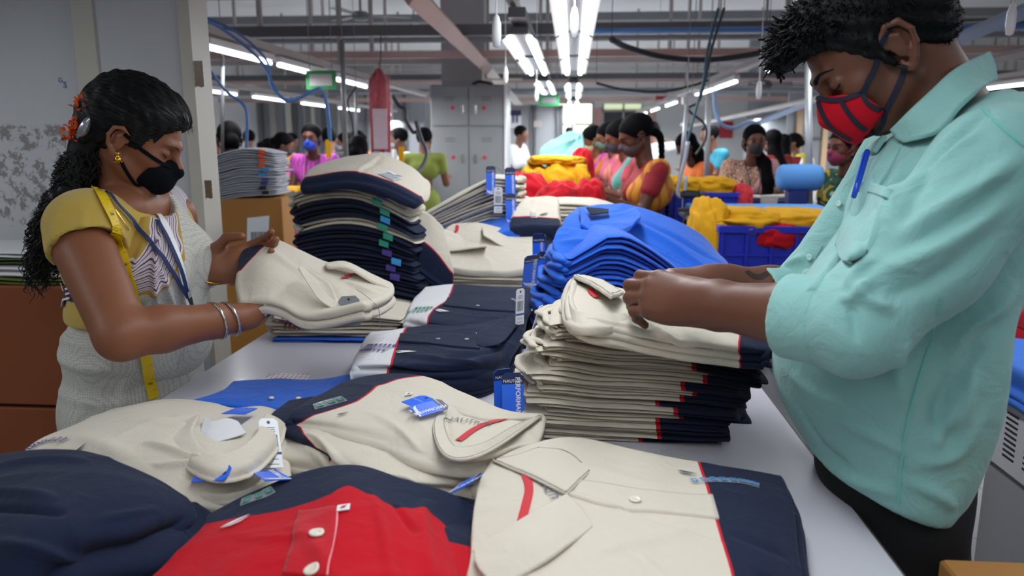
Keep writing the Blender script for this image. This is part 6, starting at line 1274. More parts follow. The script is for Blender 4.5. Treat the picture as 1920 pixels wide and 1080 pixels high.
for i in idx:     # combed strands on the crown
    p = V[i]; n = N[i]; d = -WB[:, 0]; d = d-n*(d@n); d /= np.linalg.norm(d)+1e-9; L = rg.uniform(.03, .06); pts = []
    for k in range(6): q, m_ = skH.near(p+d*L*(k/5-.3), .0004); pts.append(q)
    r = rg.uniform(.0006, .0012); b.tube(pts, [r*.3, r, r, r, r, r*.3], 4, caps=False)
for i in range(26):  # flyaways at the hairline
    p = HW(.085+.01*rg.rand(), rg.uniform(-.05, .02), .075+.015*rg.rand()); b.tube([p, p+WB[:, 0]*.012+[0, 0, .002], p+WB[:, 0]*.02-WB[:, 2]*.01+rg.randn(3)*.004], [.0005, .0004, .0002], 4, caps=False)
b.obj('hair_strands', M_hairw, WOM, smooth=True)
# flowers and clip
M_fl = mat('orange_marigold', 'EE5A18', rough=.7, var=.25, vscale=60); b = MB()
for i in range(300):
    t = rg.rand(); c = (1-t)*P(168, 185, 1.73)+t*P(134, 252, 1.73)+np.array([math.sin(t*3.1)*.012-.004, 0, 0])+rg.randn(3)*.009; a, d = rg.randn(3), rg.randn(3); a /= np.linalg.norm(a); d -= a*(a@d); d /= np.linalg.norm(d); n = np.cross(a, d); r = rg.uniform(.007, .012)
    b.add([c-a*r*.3, c+d*r*.5+a*r*.3+n*r*.2, c+a*r*1.1+n*r*.35, c-d*r*.5+a*r*.3+n*r*.2, c+a*r*.4-n*r*.1], [[0, 1, 4], [1, 2, 4], [2, 3, 4], [3, 0, 4], [0, 3, 2, 1]])
b.obj('flower_garland', M_fl, WOM)
q = Form(); q.ell(P(160, 238, 1.70), (.010, .012, .026), .004, np.array(Matrix.Rotation(.5, 3, 'Y'))); q.ell(P(152, 245, 1.70), (.006, .010, .022), .004, np.array(Matrix.Rotation(.5, 3, 'Y'))); V, Fs = q.mesh(.0025); mk('hair_clip', V, Fs, mat('silver_clip', 'A8ADB4', rough=.2, metal=.8), WOM)
# face details
M_dk = mat('kohl', '171012', rough=.6)
for y in (-1, 1):
    pts = [skW.near(HW(*a), .0012)[0] for a in ((.078, y*.050, .020), (.090, y*.038, .025), (.096, y*.022, .024), (.098, y*.010, .019))]
    MB().tube(spline(pts, 5), np.interp(np.linspace(0, 1, 16), [0, .3, .8, 1], [.0006, .0018, .0024, .0014]), 6, flat=.5).obj('eyebrow', M_dk, WOM, smooth=True)
    pts = [skW.near(HW(*a), .001)[0] for a in ((.080, y*.046, .002), (.090, y*.036, -.005), (.093, y*.026, -.006), (.088, y*.017, -.002))]
    MB().tube(spline(pts, 5), .0014, 6).obj('eyelashes', M_dk, WOM, smooth=True)
c, n = skW.near(HW(.1, 0, .045), .001); MB().lathe([(.0001, 0), (.0035, 0), (.0035, .001), (.0001, .0015)], c, 10).obj('vermilion_mark', mat('vermilion', '9E1B22', rough=.6), WOM)
M_gold = mat('gold', 'D8A838', rough=.25, metal=1); c = P(221, 292, 1.70)
b = MB(); b.lathe([(.0005, .009), (.005, .008), (.006, .004), (.003, 0), (.006, -.004), (.0085, -.010), (.0075, -.012), (.0005, -.012)], c, 14)
for k in range(7): b.lathe([(.0002, .0015), (.0014, 0), (.0002, -.0015)], c+np.array([.0075*math.cos(k*.9), .0075*math.sin(k*.9), -.0145]), 6)
b.obj('earring', M_gold, WOM, smooth=True); c, n = skW.at(325, 306, .001, 1.8); MB().lathe([(.0002, .0015), (.0018, .001), (.0018, -.001), (.0002, -.0015)], c, 10).obj('nose_stud', M_gold, WOM, smooth=True)
strap('necklace', skWA, [(214, 395), (228, 415), (238, 432)], .003, M_gold, WOM, .003, miss=1.9)
# mask
M_bm = mat('black_mask_cloth', '0B0D14', rough=.9, bump=.15, bscale=300, spec=.15)
q = Form(); q.ell(HW(.046, 0, -.052), (.066, .056, .052), .01, WB); q.cap(HW(.100, 0, -.012), HW(.116, 0, -.032), .011, .013, .018); q.ell(HW(.082, 0, -.066), (.032, .034, .034), .02, WB); cen = HW(.07, 0, -.055)
for pa_, pb_ in (((342, 309, 1.79), (294, 298, 1.74)), ((296, 296, 1.74), (244, 342, 1.73))):
    a1, b1 = P(*pa_), P(*pb_); d_ = b1-a1; d_ -= WB[:, 1]*(d_@WB[:, 1]); n_ = np.cross(WB[:, 1], d_); n_ *= -np.sign((cen-a1)@n_); q.cut(a1, n_, .003)
V, Fs = q.mesh(.003); V = rel(V, Fs, 2); wm = mk('face_mask', V, Fs, M_bm, WOM); skm = Skin((V, Fs), WM)
strap('ear_loop', skm, [(320, 314), (308, 309), (298, 303), (284, 294), (264, 279), (246, 262), (234, 250)], .009, M_bm, wm, .001, miss=1.8, th=.002); strap('ear_loop', skm, [(268, 345), (256, 346), (243, 330), (232, 312), (224, 296)], .008, M_bm, wm, .001, miss=1.8, th=.002)
# bangles and watch
def ring(name, c, ax, R_, r, m, parent, bumps=0):
    ax = np.array(ax)/np.linalg.norm(ax); u = np.cross(ax, [0, 0, 1.]); u /= np.linalg.norm(u); v = np.cross(ax, u); n = 48; k = 8; vs = []
    for i in range(n):
        a = 6.283*i/n; d = u*math.cos(a)+v*math.sin(a); rr = r*(1+(.35*(i % 2) if bumps else 0))
        for j in range(k): b_ = 6.283*j/k; vs.append(c+d*(R_+rr*math.cos(b_))+ax*rr*math.sin(b_))
    return mk(name, vs, [[i*k+j, i*k+(j+1) % k, ((i+1) % n)*k+(j+1) % k, ((i+1) % n)*k+j] for i in range(n) for j in range(k)], m, parent)
M_sil = mat('silver', 'C9CBCE', rough=.25, metal=1); dw = (wwr-wel)/np.linalg.norm(wwr-wel)
ring('bangle', wwr-dw*.048, dw+[0, .25, .25], .040, .0026, M_sil, WOM, 1); ring('bangle', wwr-dw*.078, dw+[0, .2, .2], .043, .0026, M_sil, WOM, 1)
d2_ = (wwr2-wel2)/np.linalg.norm(wwr2-wel2); ring('bangle', wwr2+d2_*.005+[.006, 0, -.012], (.5, -.2, 1), .037, .0018, M_gold, WOM, 1)
wt = ring('watch_band', wwr2-d2_*.03, d2_, .040, .005, M_sil, WOM, 1)
# tape measure (a thing of its own, worn round the neck)
M_tape = mat('yellow_tape', 'E8C312', rough=.4); tp = empty('tape_measure', P(262, 560, 1.6), 'yellow tape measure hanging round the woman\'s neck down to the waist', 'tape measure')
path = [(172, 325), (182, 352), (200, 392), (216, 430), (228, 470), (240, 510), (252, 560), (262, 600), (270, 650), (277, 700), (286, 746)]
H1 = [skWC.at(*p, .006, 1.75)[0] for p in path]; o, C, N_, T_, S_ = strap('tape', skWC, path, .024, M_tape, tp, .006, 6, 1.75)
num = 33; k = 0
for i in range(7, len(C)-3, 7):
    fr = frame(C[i]+N_[i]*.002, S_[i] if S_[i][0] > 0 else -S_[i], np.cross(N_[i], S_[i] if S_[i][0] > 0 else -S_[i])); flat_text('printed_number', str(33+k), fr, 0, 0, .011, M_navyp, tp); k += 1
for i in range(4, len(C)-1, 3): fr = frame(C[i]+N_[i]*.0018, S_[i], T_[i]); v, fc = quadp(fr, [(-.0095, -.0004), (-.004, -.0004), (-.004, .0004), (-.0095, .0004)]); mk('tick', v, fc, M_navyp, tp, smooth=False)
strap('tape_white_end', skWC, [(288, 392), (305, 420), (322, 460), (335, 500), (345, 545), (352, 600), (354, 640)], .017, M_tagwhite, tp, .007, 6, 1.95)
# lanyard with badge
ly = empty('lanyard', P(300, 500, 1.8), 'navy lanyard with a badge hanging over the woman\'s saree', 'lanyard'); M_lan = mat('navy_webbing', '1C2E5C', rough=.7)
strap('strap', skWC, [(196, 355), (215, 385), (245, 415), (280, 455), (310, 495), (335, 535), (352, 562)], .010, M_lan, ly, .008, 6, 1.9)
strap('strap', skWC, [(256, 360), (275, 390), (300, 430), (320, 470), (338, 515), (350, 560)], .010, M_lan, ly, .008, 6, 1.9)
strap('holder', skWC, [(349, 548), (354, 575), (357, 592)], .012, M_black, ly, .009, 4, 1.9); strap('clip', skWC, [(348, 540), (350, 552)], .008, M_sil, ly, .011, 3, 1.9)
c = P(381, 678, 1.95); fr = frame(c, (1, .4, .0), (-.25, 0, 1)); v, fc = quadp(fr, [(-.017, -.032), (.017, -.032), (.017, .032), (-.017, .032)], 0, .002); mk('badge', v, fc, mat('badge_card', 'BFCCD8', rough=.25), ly, smooth=False)
# the shirt being held up
S = Patch(rows([[(470, 452), (508, 447), (560, 470), (610, 490), (660, 500), (728, 528)], [(455, 485), (500, 480), (560, 500), (615, 520), (665, 535), (730, 545)], [(452, 525), (500, 510), (560, 530), (610, 550), (650, 562), (705, 560)], [(458, 560), (490, 555), (530, 562), (570, 582), (620, 580), (680, 566)]], [1.97, 1.86, 1.77, 1.70]), amp=.004, freq=14, seed=101, creases=[(.45, .3, .75, .75, .02, .006, 1), (.2, .2, .5, .6, .05, .005), (.7, .3, .95, .5, .03, .006), (.6, .75, .9, .9, .03, -.005)])
LN = [(512, 446), (500, 460), (480, 478), (455, 505)]; S.zone = line_zone(S, LN, 1)
if float(S.zone(np.array(.02), np.array(.05))) < .5: S.zone = line_zone(S, LN, -1)
HS = shirt(S, 'cream polo with navy shoulder and short red neck tape, held in the woman\'s hands'); sheet('body', S, Z_CR, t=.045, nu=90, nv=70, parent=HS)
ribbon('neck_tape', S, uvof(S, [(643, 524), (655, 517), (672, 514), (682, 513)]), .014, M_redtape, HS, lift=.004); on_text('neck_print', S, 'NAUTICA', *uvof(S, [(638, 512)])[0], .016, M_greyp, HS, ang=-15)
leaf(S, [[(566, 498), (590, 525), (615, 555), (640, 568)], [(560, 502), (580, 532), (600, 560), (628, 578)]], M_c, HS, t=.006, Ys=[1.735, 1.715]); leaf(S, [[(612, 492), (650, 490), (700, 515), (729, 528)], [(616, 498), (655, 500), (700, 526), (729, 538)]], M_c, HS, t=.01, Ys=[1.93, 1.89], name='collar_back')
hang_tag(P(655, 583, 1.72), (.9, -.2, .1), (.35, .1, 1), HS, 'plain', w=.055, h=.07).data.materials[0] = mat('grey_card', '8F9298', rough=.5)
MB().tube(spline([P(668, 542, 1.76), P(690, 558, 1.74), P(710, 580, 1.73), P(712, 620, 1.75)], 5), .0008, 5).obj('tag_string', M_pipe, HS)
# little stickers carried on the wrist
rg2 = random.Random(2)
for i, (px, py) in enumerate(((500, 572), (498, 586), (512, 578), (520, 574), (530, 577), (515, 588), (527, 587), (538, 575), (508, 590), (536, 584))):
    c, n = skW.at(px, py, .002, 1.75); fr = frame(c, np.cross([0, 0, 1.], n)+np.array([0, 0, rg2.uniform(-.6, .6)]), np.cross(n, np.cross([0, 0, 1.], n))); a = .0062
    v, fc = quadp(fr, [(-a, -a), (a, -a), (a, a), (-a, a)], 0, .0006); t = mk('inspection_sticker', v, fc, M_tagwhite, smooth=False); tag(t, ['topmost', 'leftmost', 'second', 'third', 'fourth', 'lower left', 'lower middle', 'rightmost', 'bottom left', 'lower right'][i]+' of the tiny red-marked stickers on the woman\'s near wrist', 'sticker', 'stickers on the woman\'s wrist')
    v, fc = quadp(fr, [(-a*.5, -a*.3), (0, -a*.5), (a*.6, a*.4), (-a*.1, a*.2)], .001); mk('red_mark', v, fc, M_redtape, t, smooth=False)
# ---------------------------------------------------------------- the other workers in the hall
def worker(px, py, Y, deg, label, skin='6B4634', top='C02050', low='333333', pitch=0, style='saree', drape=None, hair='bun', mask=None, fem=True, sc=1.0, arms=None, body=None, lean=.03, sleeve=.45, hcol='09080A', extra=None):
    """a standing worker: head centre at the measured point, facing deg in the plan"""
    c = P(px, py, Y); B = basis(deg, pitch); bb = basis(body if body is not None else deg, 0); fw, lf = bb[:, 0], bb[:, 1]; Hh = c[2]; s_ = sc
    root = empty('person', (c[0], c[1], 0), label, 'person'); det = Y < 7.2
    W = lambda a, l, z: np.array([c[0], c[1], 0])+fw*a+lf*l+np.array([0, 0, z])
    nb = W(-.045-lean*.3, 0, Hh-.15*s_); shz = Hh-.195*s_; sw = (.155 if fem else .18)*s_; ba = -.06-lean
    hip = .52*Hh; Sh = [W(ba, y*sw, shz) for y in (1, -1)]
    arms = arms or [((.06, .05, -.26), (.22, -.02, .04)), ((.06, -.05, -.26), (.22, .02, .04))]
    h = .0013*Y if det else .0015*Y; h = max(.007, h)
    f = Form(); hW_ = head(f, c, B, .98*s_, neck=nb, neck_r=.047 if fem else .055, simple=not det)
    f.ell(W(ba, 0, (shz+hip)/2+.05), (.09, .09, .22), .03); f.cap(Sh[0], Sh[1], .05, k=.03); f.ell(W(ba, 0, hip), (.11, .11, .11), .04)
    wr = []
    for S0, (e, w_) in zip(Sh, arms):
        E_ = S0+fw*e[0]+lf*e[1]+np.array([0, 0, e[2]]); Wr = E_+fw*w_[0]+lf*w_[1]+np.array([0, 0, w_[2]]); wr.append((S0, E_, Wr)); r = .042 if fem else .047
        f.chain([S0, E_, Wr], [r, r*.85, r*.6], .015); d = (Wr-E_)/np.linalg.norm(Wr-E_)
        if det: hand(f, Wr, d+[0, 0, -.15], (0, 0, 1), 1 if S0 is Sh[1] else -1, [(15, 25, 20)]*4, [(.03, .034, -.012), (.06, .05, -.02), (.085, .05, -.03)], .92, rw=.025)
        else:
            f.cap(Wr, Wr+d*.07, .026, .030, .01); sd = np.cross(d, [0, 0, 1.])
            for k in range(4): f.cap(Wr+d*.07+sd*(k-1.5)*.015, Wr+d*.15+sd*(k-1.5)*.018-[0, 0, .03], .009, .007, .004)
            f.cap(Wr+d*.02+sd*.02, Wr+d*.08+sd*.05, .011, .008, .006)
    for y in (1, -1): f.cap(W(ba, y*.07, hip-.05), W(ba-.01, y*.08, .42), .07, .05, .03); f.cap(W(ba-.01, y*.08, .42), W(ba-.03, y*.08, .07), .05, .035, .02); f.cap(W(ba-.03, y*.08, .04), W(ba+.12, y*.09, .03), .034, .025, .02)
    V, Fs = f.mesh(h); V = rel(V, Fs, 1); V[:, 2] = np.maximum(V[:, 2], 0); mk('body', V, Fs, skin_mat('skin_'+skin, skin), root); sk = Skin((V, Fs))
    def cloth(nm, F__, m, hh=None, amp=.004):
        V, Fs = F__.mesh(hh or h*1.1); V = rel(V, Fs, 1); V = V+vnormals(V, Fs)*(amp*wav(V[:, 0], V[:, 1], V[:, 2]*.5, int(px), 24, 2))[:, None]; V[:, 2] = np.maximum(V[:, 2], .004); return mk(nm, V, Fs, m, root)
    ch = (shz+hip)/2+.09
    t = Form(); t.ell(W(ba, 0, ch), (.125, .125, .21), .03) if False else t.cap(W(ba, .055, ch+.06), W(ba, -.055, ch+.06), .118, k=.03); t.cap(W(ba, .04, hip+.08), W(ba, -.04, hip+.08), .125 if style == 'shirt' else .115, k=.06); t.cap(Sh[0], Sh[1], .062, k=.04)
    if fem:
        for y in (1, -1): t.ell(W(ba+.08, y*.06, ch+.03), (.06, .06, .06), .04)
    for S0, E_, Wr in wr:
        if sleeve <= 1: t.cap(S0, S0+(E_-S0)*sleeve, .062, .056, .025)
        else: t.chain([S0, E_, E_+(Wr-E_)*(sleeve-1)], [.062, .052, .042], .025)
    t.ell(nb+fw*.02+[0, 0, .035], (.06, .06, .055), .006, sub=True)
    if style == 'shirt': t.cap(W(ba, .03, hip+.0), W(ba, -.03, hip+.0), .125, k=.05); t.cut(W(ba, 0, hip-.06), (0, 0, -1), .005)
    elif style == 'saree': t.cut(W(ba, 0, hip+.05), (0, 0, -1), .005)
    mt = top if not isinstance(top, str) else mat('cloth_'+top, top, rough=.8, bump=.2, bscale=90, var=.15, vscale=9); cloth({'shirt': 'shirt', 'saree': 'blouse', 'tunic': 'tunic'}[style], t, mt)
    l = Form(); ml = low if not isinstance(low, str) else mat('cloth_'+low, low, rough=.85, bump=.2, bscale=90)
    if style == 'shirt':
        l.ell(W(ba, 0, hip-.02), (.12, .14, .10) if abs(fw[0]) > .7 else (.14, .12, .1), .03)
        for y in (1, -1): l.cap(W(ba, y*.07, hip-.05), W(ba-.01, y*.08, .42), .09, .07, .03); l.cap(W(ba-.01, y*.08, .42), W(ba-.03, y*.08, .07), .07, .055, .02)
        cloth('trousers', l, ml)
    else:
        l.cap(W(ba, .03, hip+.02), W(ba, -.03, hip+.02), .135, k=.05); l.cap(W(ba, 0, hip), W(ba, 0, .14), .15, .19, .06); l.cut(W(ba, 0, .03), (0, 0, -1), .004); cloth('skirt', l, ml, amp=.007)
    if drape:
        q = Form(); q.cap(W(ba, .055, ch+.06), W(ba, -.055, ch+.06), .130, k=.03); q.cap(W(ba, .04, hip+.08), W(ba, -.04, hip+.08), .142, k=.06); q.cap(Sh[0], Sh[1], .074, k=.04)
        for y in (1, -1): q.ell(W(ba+.085, y*.06, ch+.03), (.066, .066, .066), .04)
        q.ell(nb+fw*.02+[0, 0, .035], (.07, .07, .06), .006, sub=True); ls = lf
        n1 = ls*.78+np.array([0, 0, .62]); a1 = W(ba, .11*1, shz+.02); q.cut(W(ba, -.19, hip+.10) if True else a1, -(ls*.80-np.array([0, 0, 1])*.0+np.array([0, 0, -.55])), .01)
        q.cut(W(ba, .20, shz), ls, .01)
        md = drape if not isinstance(drape, str) else mat('cloth_'+drape, drape, rough=.7, bump=.2, bscale=90, sheen=.3); cloth('saree_drape', q, md, amp=.006)
    hs = .98*s_; HWw = lambda x, y, z: c+B@np.array([x, y, z])*hs; mh = mat('hair_'+hcol, hcol, rough=.8, bump=.4, bscale=70, spec=.08)
    g = Form(); g.ell(HWw(-.022, 0, .046), np.array([.110, .086, .090])*hs, .01, B)
    g.ell(HWw(.112, 0, -.025 if fem else -.02), np.array([.075, .12, .088])*hs, .010, B, sub=True); g.ell(HWw(.045, 0, -.1), np.array([.085, .12, .085])*hs, .010, B, sub=True)
    if hair == 'bun': g.ell(HWw(-.12, 0, .0), np.array([.045, .05, .045]), .015, B); g.ell(HWw(-.06, 0, -.03), np.array([.05, .065, .05]), .02, B)
    elif hair == 'tail': g.chain([HWw(-.09, 0, .02), HWw(-.13, 0, -.05), W(ba-.10, 0, shz), W(ba-.13, .02, shz-.30)], [.045, .04, .035, .015], .02)
    elif hair == 'front_tail': g.chain([HWw(-.07, -.03, -.02), W(-.03, .09, shz+.03), W(.06, .10, shz-.10), W(.09, .10, shz-.32), W(.09, .09, shz-.40)], [.05, .05, .045, .035, .015], .02)
    elif hair == 'braid':
        pts = spline([HWw(-.09, 0, .0), HWw(-.14, 0, -.07), W(ba-.09, -.02, shz-.02), W(ba-.13, -.03, shz-.2), W(ba-.13, -.03, shz-.42)], 7)
        for i, p_ in enumerate(pts): g.ell(p_, np.full(3, .026-.0005*i), .008)
    elif hair == 'long': g.chain([HWw(-.05, 0, .0), HWw(-.06, 0, -.1), W(ba-.04, 0, shz-.05), W(ba-.06, 0, shz-.22)], [.07, .075, .08, .05], .02)
    elif hair == 'short': g.ell(HWw(-.03, 0, .06), np.array([.10, .084, .085])*hs, .01, B)
    V, Fs = g.mesh(max(.006, h*.8)); V = rel(V, Fs, 1); mk('hair', V, Fs, mh, root)
    if mask:
        q = Form(); q.ell(HWw(.046, 0, -.052), np.array([.063, .056, .054])*hs, .01, B); q.cap(HWw(.1, 0, -.01), HWw(.117, 0, -.03), .012, .014, .015); q.cut(HWw(.1, 0, -.006), B@np.array([-.3, 0, 1]), .003); q.cut(HWw(.025, 0, -.06), B@np.array([-1, 0, .2]), .003)
        V, Fs = q.mesh(.006); V = rel(V, Fs, 1); mm = mk('face_mask', V, Fs, mat('mask_'+mask, mask, rough=.8), root)
        for y in (1, -1):
            pts = [sk.near(HWw(*a), .003)[0] for a in ((.03, y*.062, -.03), (.01, y*.074, -.015), (-.01, y*.08, .01))]; MB().tube(pts, .0035, 5).obj('ear_loop', mat('mask_'+mask, mask), mm)
    elif det or pitch: pass
    if det:
        for y in (1, -1):
            pts = [sk.near(HWw(*a), .001)[0] for a in ((.078, y*.05, .02), (.092, y*.036, .026), (.098, y*.012, .02))]; MB().tube(spline(pts, 4), .0028, 6, flat=.5).obj('eyebrow', mh, root, smooth=True)
            e_, n_ = sk.near(HWw(.088, y*.033, .004), .0); q = MB(); q.lathe([(.0005, .0), (.007, .001), (.009, .003), (.0005, .005)], (0, 0, 0), 12); fr = frame(e_, B[:, 1], B[:, 2]); mk('eye', [fr(v[0]*1.3, v[1]*.55, v[2]*.6) for v in q.v], q.f, mat('eye_dark', '1A1210', rough=.2), root)
    if extra: extra(root, sk, W, HWw, hip, shz, ba)
    return root
def floral(name, cols, scale=22):
    if name in _M: return _M[name]
    m = mat(name, cols[0], rough=.8); nt = m.node_tree; tc = nt.nodes.new('ShaderNodeTexCoord'); v = nt.nodes.new('ShaderNodeTexVoronoi'); v.inputs['Scale'].default_value = scale; nt.links.new(tc.outputs['Object'], v.inputs['Vector'])
    r = ramp_nodes(nt, v.outputs['Distance'], [(i/len(cols), c) for i, c in enumerate(cols)]); nt.links.new(r.outputs[0], nt.nodes['Principled BSDF'].inputs['Base Color']); return m
def wavy(name, c1, c2, scale=14):
    if name in _M: return _M[name]
    m = mat(name, c1, rough=.75); nt = m.node_tree; tc = nt.nodes.new('ShaderNodeTexCoord'); v = nt.nodes.new('ShaderNodeTexWave'); v.inputs['Scale'].default_value = scale; v.inputs['Distortion'].default_value = 7; v.inputs['Detail'].default_value = 1; nt.links.new(tc.outputs['Object'], v.inputs['Vector'])
    r = ramp_nodes(nt, v.outputs['Fac'], [(0, c1), (.72, c2)]); nt.links.new(r.outputs[0], nt.nodes['Principled BSDF'].inputs['Base Color']); return m
def lany(cx=0):
    def ex(root, sk, W, HWw, hip, shz, ba):
        for y in (1, -1): MB().tube(spline([W(ba+.05, y*.055, shz+.06), W(ba+.165, y*.04, shz-.09), W(ba+.18, y*.01, shz-.24)], 5), .004, 6, flat=.4).obj('lanyard', M_cabled, root)
        MB().box(-.03, -.002, -.09, .03, .002, 0, M=Matrix.Translation(Vector(W(ba+.19, 0, shz-.24))) @ Matrix.Rotation(math.atan2(W(1, 0, 0)[1]-W(0, 0, 0)[1], W(1, 0, 0)[0]-W(0, 0, 0)[0])+math.pi/2, 4, 'Z')).obj('badge', mat('badge_card', 'BFCCD8', rough=.25), root)
    return ex
reach = [((.10, .02, -.23), (.20, -.05, .05)), ((.10, -.02, -.23), (.20, .05, .05))]
fl1 = floral('floral_blouse', ['3A1A2C', 'B87848', 'D9B9A0', '7A2A3C', 'D8C0B0'], 45); fl2 = floral('floral_dress', ['C8C8B0', '2E5E48', '1E4A38', 'B8A030', '243C38'], 14); gold = wavy('gold_silk', 'C98A20', 'B4602C', 6)
worker(583, 260, 6.6, -88, 'person in a pink and purple patterned saree and blue face mask, facing the camera', skin='6A4030', top=wavy('pink_purple_print', 'D0479A', '7A3FB0', 9), drape=_M['pink_purple_print'], low=_M['pink_purple_print'], hair='bun', mask='2A4FC0', extra=lany(), sleeve=.3)
worker(430, 262, 5.4, 120, 'person with short black hair seen from behind at far left, in a dark top', skin='3E2820', top='20243A', hair='bun', style='saree', low='2A2E48', fem=True)
worker(467, 262, 10.4, 110, 'person in a white shirt seen from behind, right of the dark-haired worker', top='C8CAD0', style='shirt', hair='short', fem=False)
worker(398, 272, 8.0, 60, 'person partly hidden by the wall corner at far left', top='8A8F9A', style='shirt', hair='short', fem=False)
worker(505, 280, 9.5, 20, 'person in a magenta and green saree bending low, left background', top='2F6A50', drape='B02A78', low='B02A78', hair='bun', mask='B0A8A8', pitch=25)
worker(533, 272, 8.2, 10, 'person in pink looking down beside the magenta worker', top='C05080', low='8A2A60', hair='bun', pitch=20, mask='3A3440')
worker(548, 265, 12.0, 0, 'person with white flowers in dark hair, left background', top='D8A030', low='C08020', hair='tail', pitch=15)
worker(618, 262, 8.6, 100, 'person in a dark jacket standing behind the pink saree wearer', top='2A2C34', style='shirt', hair='short', fem=False)
worker(645, 268, 9.5, 200, 'person in a red top between the two upright poles', top='A82838', low='6A2030', hair='bun', mask='88909C')
worker(672, 285, 6.2, 95, 'person with dark hair seated low just left of the hanging red garment', top='3A2A30', low='30242C', hair='bun')
worker(668, 262, 11, 180, 'person with an orange scarf far behind the poles', top='D87A30', low='9A5020', hair='bun', pitch=15)
worker(744, 262, 8.8, 200, 'person in a white shirt right of the hanging red garment', top='C6C9CC', style='shirt', hair='short', fem=False, mask='9A9EA6')
worker(797, 263, 8.4, 80, 'person in an olive green shirt seen from behind, left of the locker', top='6E7A2C', style='shirt', low='2A2C30', hair='short', fem=False, body=90)
worker(979, 253, 11.4, -25, 'bearded person in a white long-sleeved shirt right of the locker', top='CDD2D6', style='shirt', low='1E2026', hair='short', fem=False, sleeve=1.7, arms=reach)
worker(1067, 250, 17, 90, 'distant person silhouetted against the bright window', top='3A3C44', style='shirt', hair='short', fem=False)
worker(1110, 262, 7.6, 195, 'person in a magenta saree and pale mask, furthest of the row at the yellow pile', skin='7A4A34', top='D87828', drape='C22FA0', low='B02890', hair='tail', mask='C8BE90', pitch=28, arms=reach)
worker(1139, 258, 7.0, 195, 'person in a pink and gold saree and green patterned mask, second in the row', skin='7A4A34', top='D0607C', drape=wavy('pink_gold', 'D8708A', 'D8A040', 8), low='C86080', hair='tail', mask='5E7A6A', pitch=18, arms=reach)
worker(1160, 258, 6.0, 190, 'smiling person in a teal sari half hidden by the orange saree wearer', skin='6E3E2C', top='C04858', drape='4E9A90', low='3E8A80', hair='tail', pitch=22, mask='34303C', arms=reach)
worker(1192, 256, 4.75, 193, 'person in an orange and gold saree with a long braid and grey mask', skin='55301F', top='8A1420', drape=gold, low='9A5A28', hair='braid', mask='4A3C44', pitch=24, arms=[((.10, .03, -.24), (.22, -.03, .08)), ((.10, -.03, -.24), (.22, .03, .08))])
worker(1226, 248, 10.4, 70, 'person in a white shirt with raised arms behind the orange saree wearer', top='C9CCCF', style='shirt', hair='short', fem=False, sleeve=.8, arms=[((.16, .12, .02), (.1, -.2, .06)), ((.16, -.12, .02), (.1, .2, .06))])
worker(1286, 275, 7.4, 200, 'person in a bright orange top bending over the sewing station', skin='4A2C20', top='E8742C', low='D8662A', hair='long', pitch=30, style='tunic', arms=reach, lean=.08)
worker(1328, 256, 9.0, 200, 'person in a teal t-shirt seen from the side, right of centre', top='1F7890', style='shirt', low='20304A', hair='short', fem=False, sleeve=.6, arms=reach)
worker(1415, 266, 6.0, -88, 'person in a pale pink saree and black mask facing the camera, long hair in front', skin='6A4232', top=fl1, drape='D89C9C', low='D89C9C', hair='front_tail', mask='26262C', extra=lany(), arms=[((.04, .09, -.24), (.18, .05, -.08)), ((.04, -.09, -.24), (.18, -.05, -.08))], sleeve=.6)
worker(1446, 266, 8.4, 120, 'person with long black hair right behind the pale pink saree wearer', top='9A1E28', low='7A1820', hair='long', style='tunic')
worker(1467, 272, 9.4, 100, 'person with long black hair and a maroon top in the right background', top='7E1A22', low='7E1A22', hair='long', style='tunic', drape='C8C4C4')
worker(1486, 268, 10.5, 180, 'small distant person in a yellow-green top, right background', top='B8B830', low='808030', hair='bun')
worker(1580, 278, 5.0, -150, 'person in a green floral dress half hidden behind the man\'s mask', skin='5E3426', top=fl2, low=fl2, hair='bun', mask='7E2440', style='tunic', arms=[((.0, .08, -.26), (.12, .0, -.12)), ((.0, -.08, -.26), (.12, .0, -.12))])
# ---------------------------------------------------------------- furniture and goods behind
M_lock = mat('locker_grey', '85888A', rough=.4, var=.08, vscale=6); M_card = mat('cardboard', 'B07A3C', rough=.8, var=.1, vscale=5); M_cardd = mat('cardboard_dark', '80431F', rough=.8, var=.1, vscale=5)
M_crate = mat('blue_crate', '2132B8', rough=.35); M_lb = mat('light_blue_cover', '5A96D8', rough=.8); M_db = mat('dark_blue_metal', '1C2C70', rough=.4)
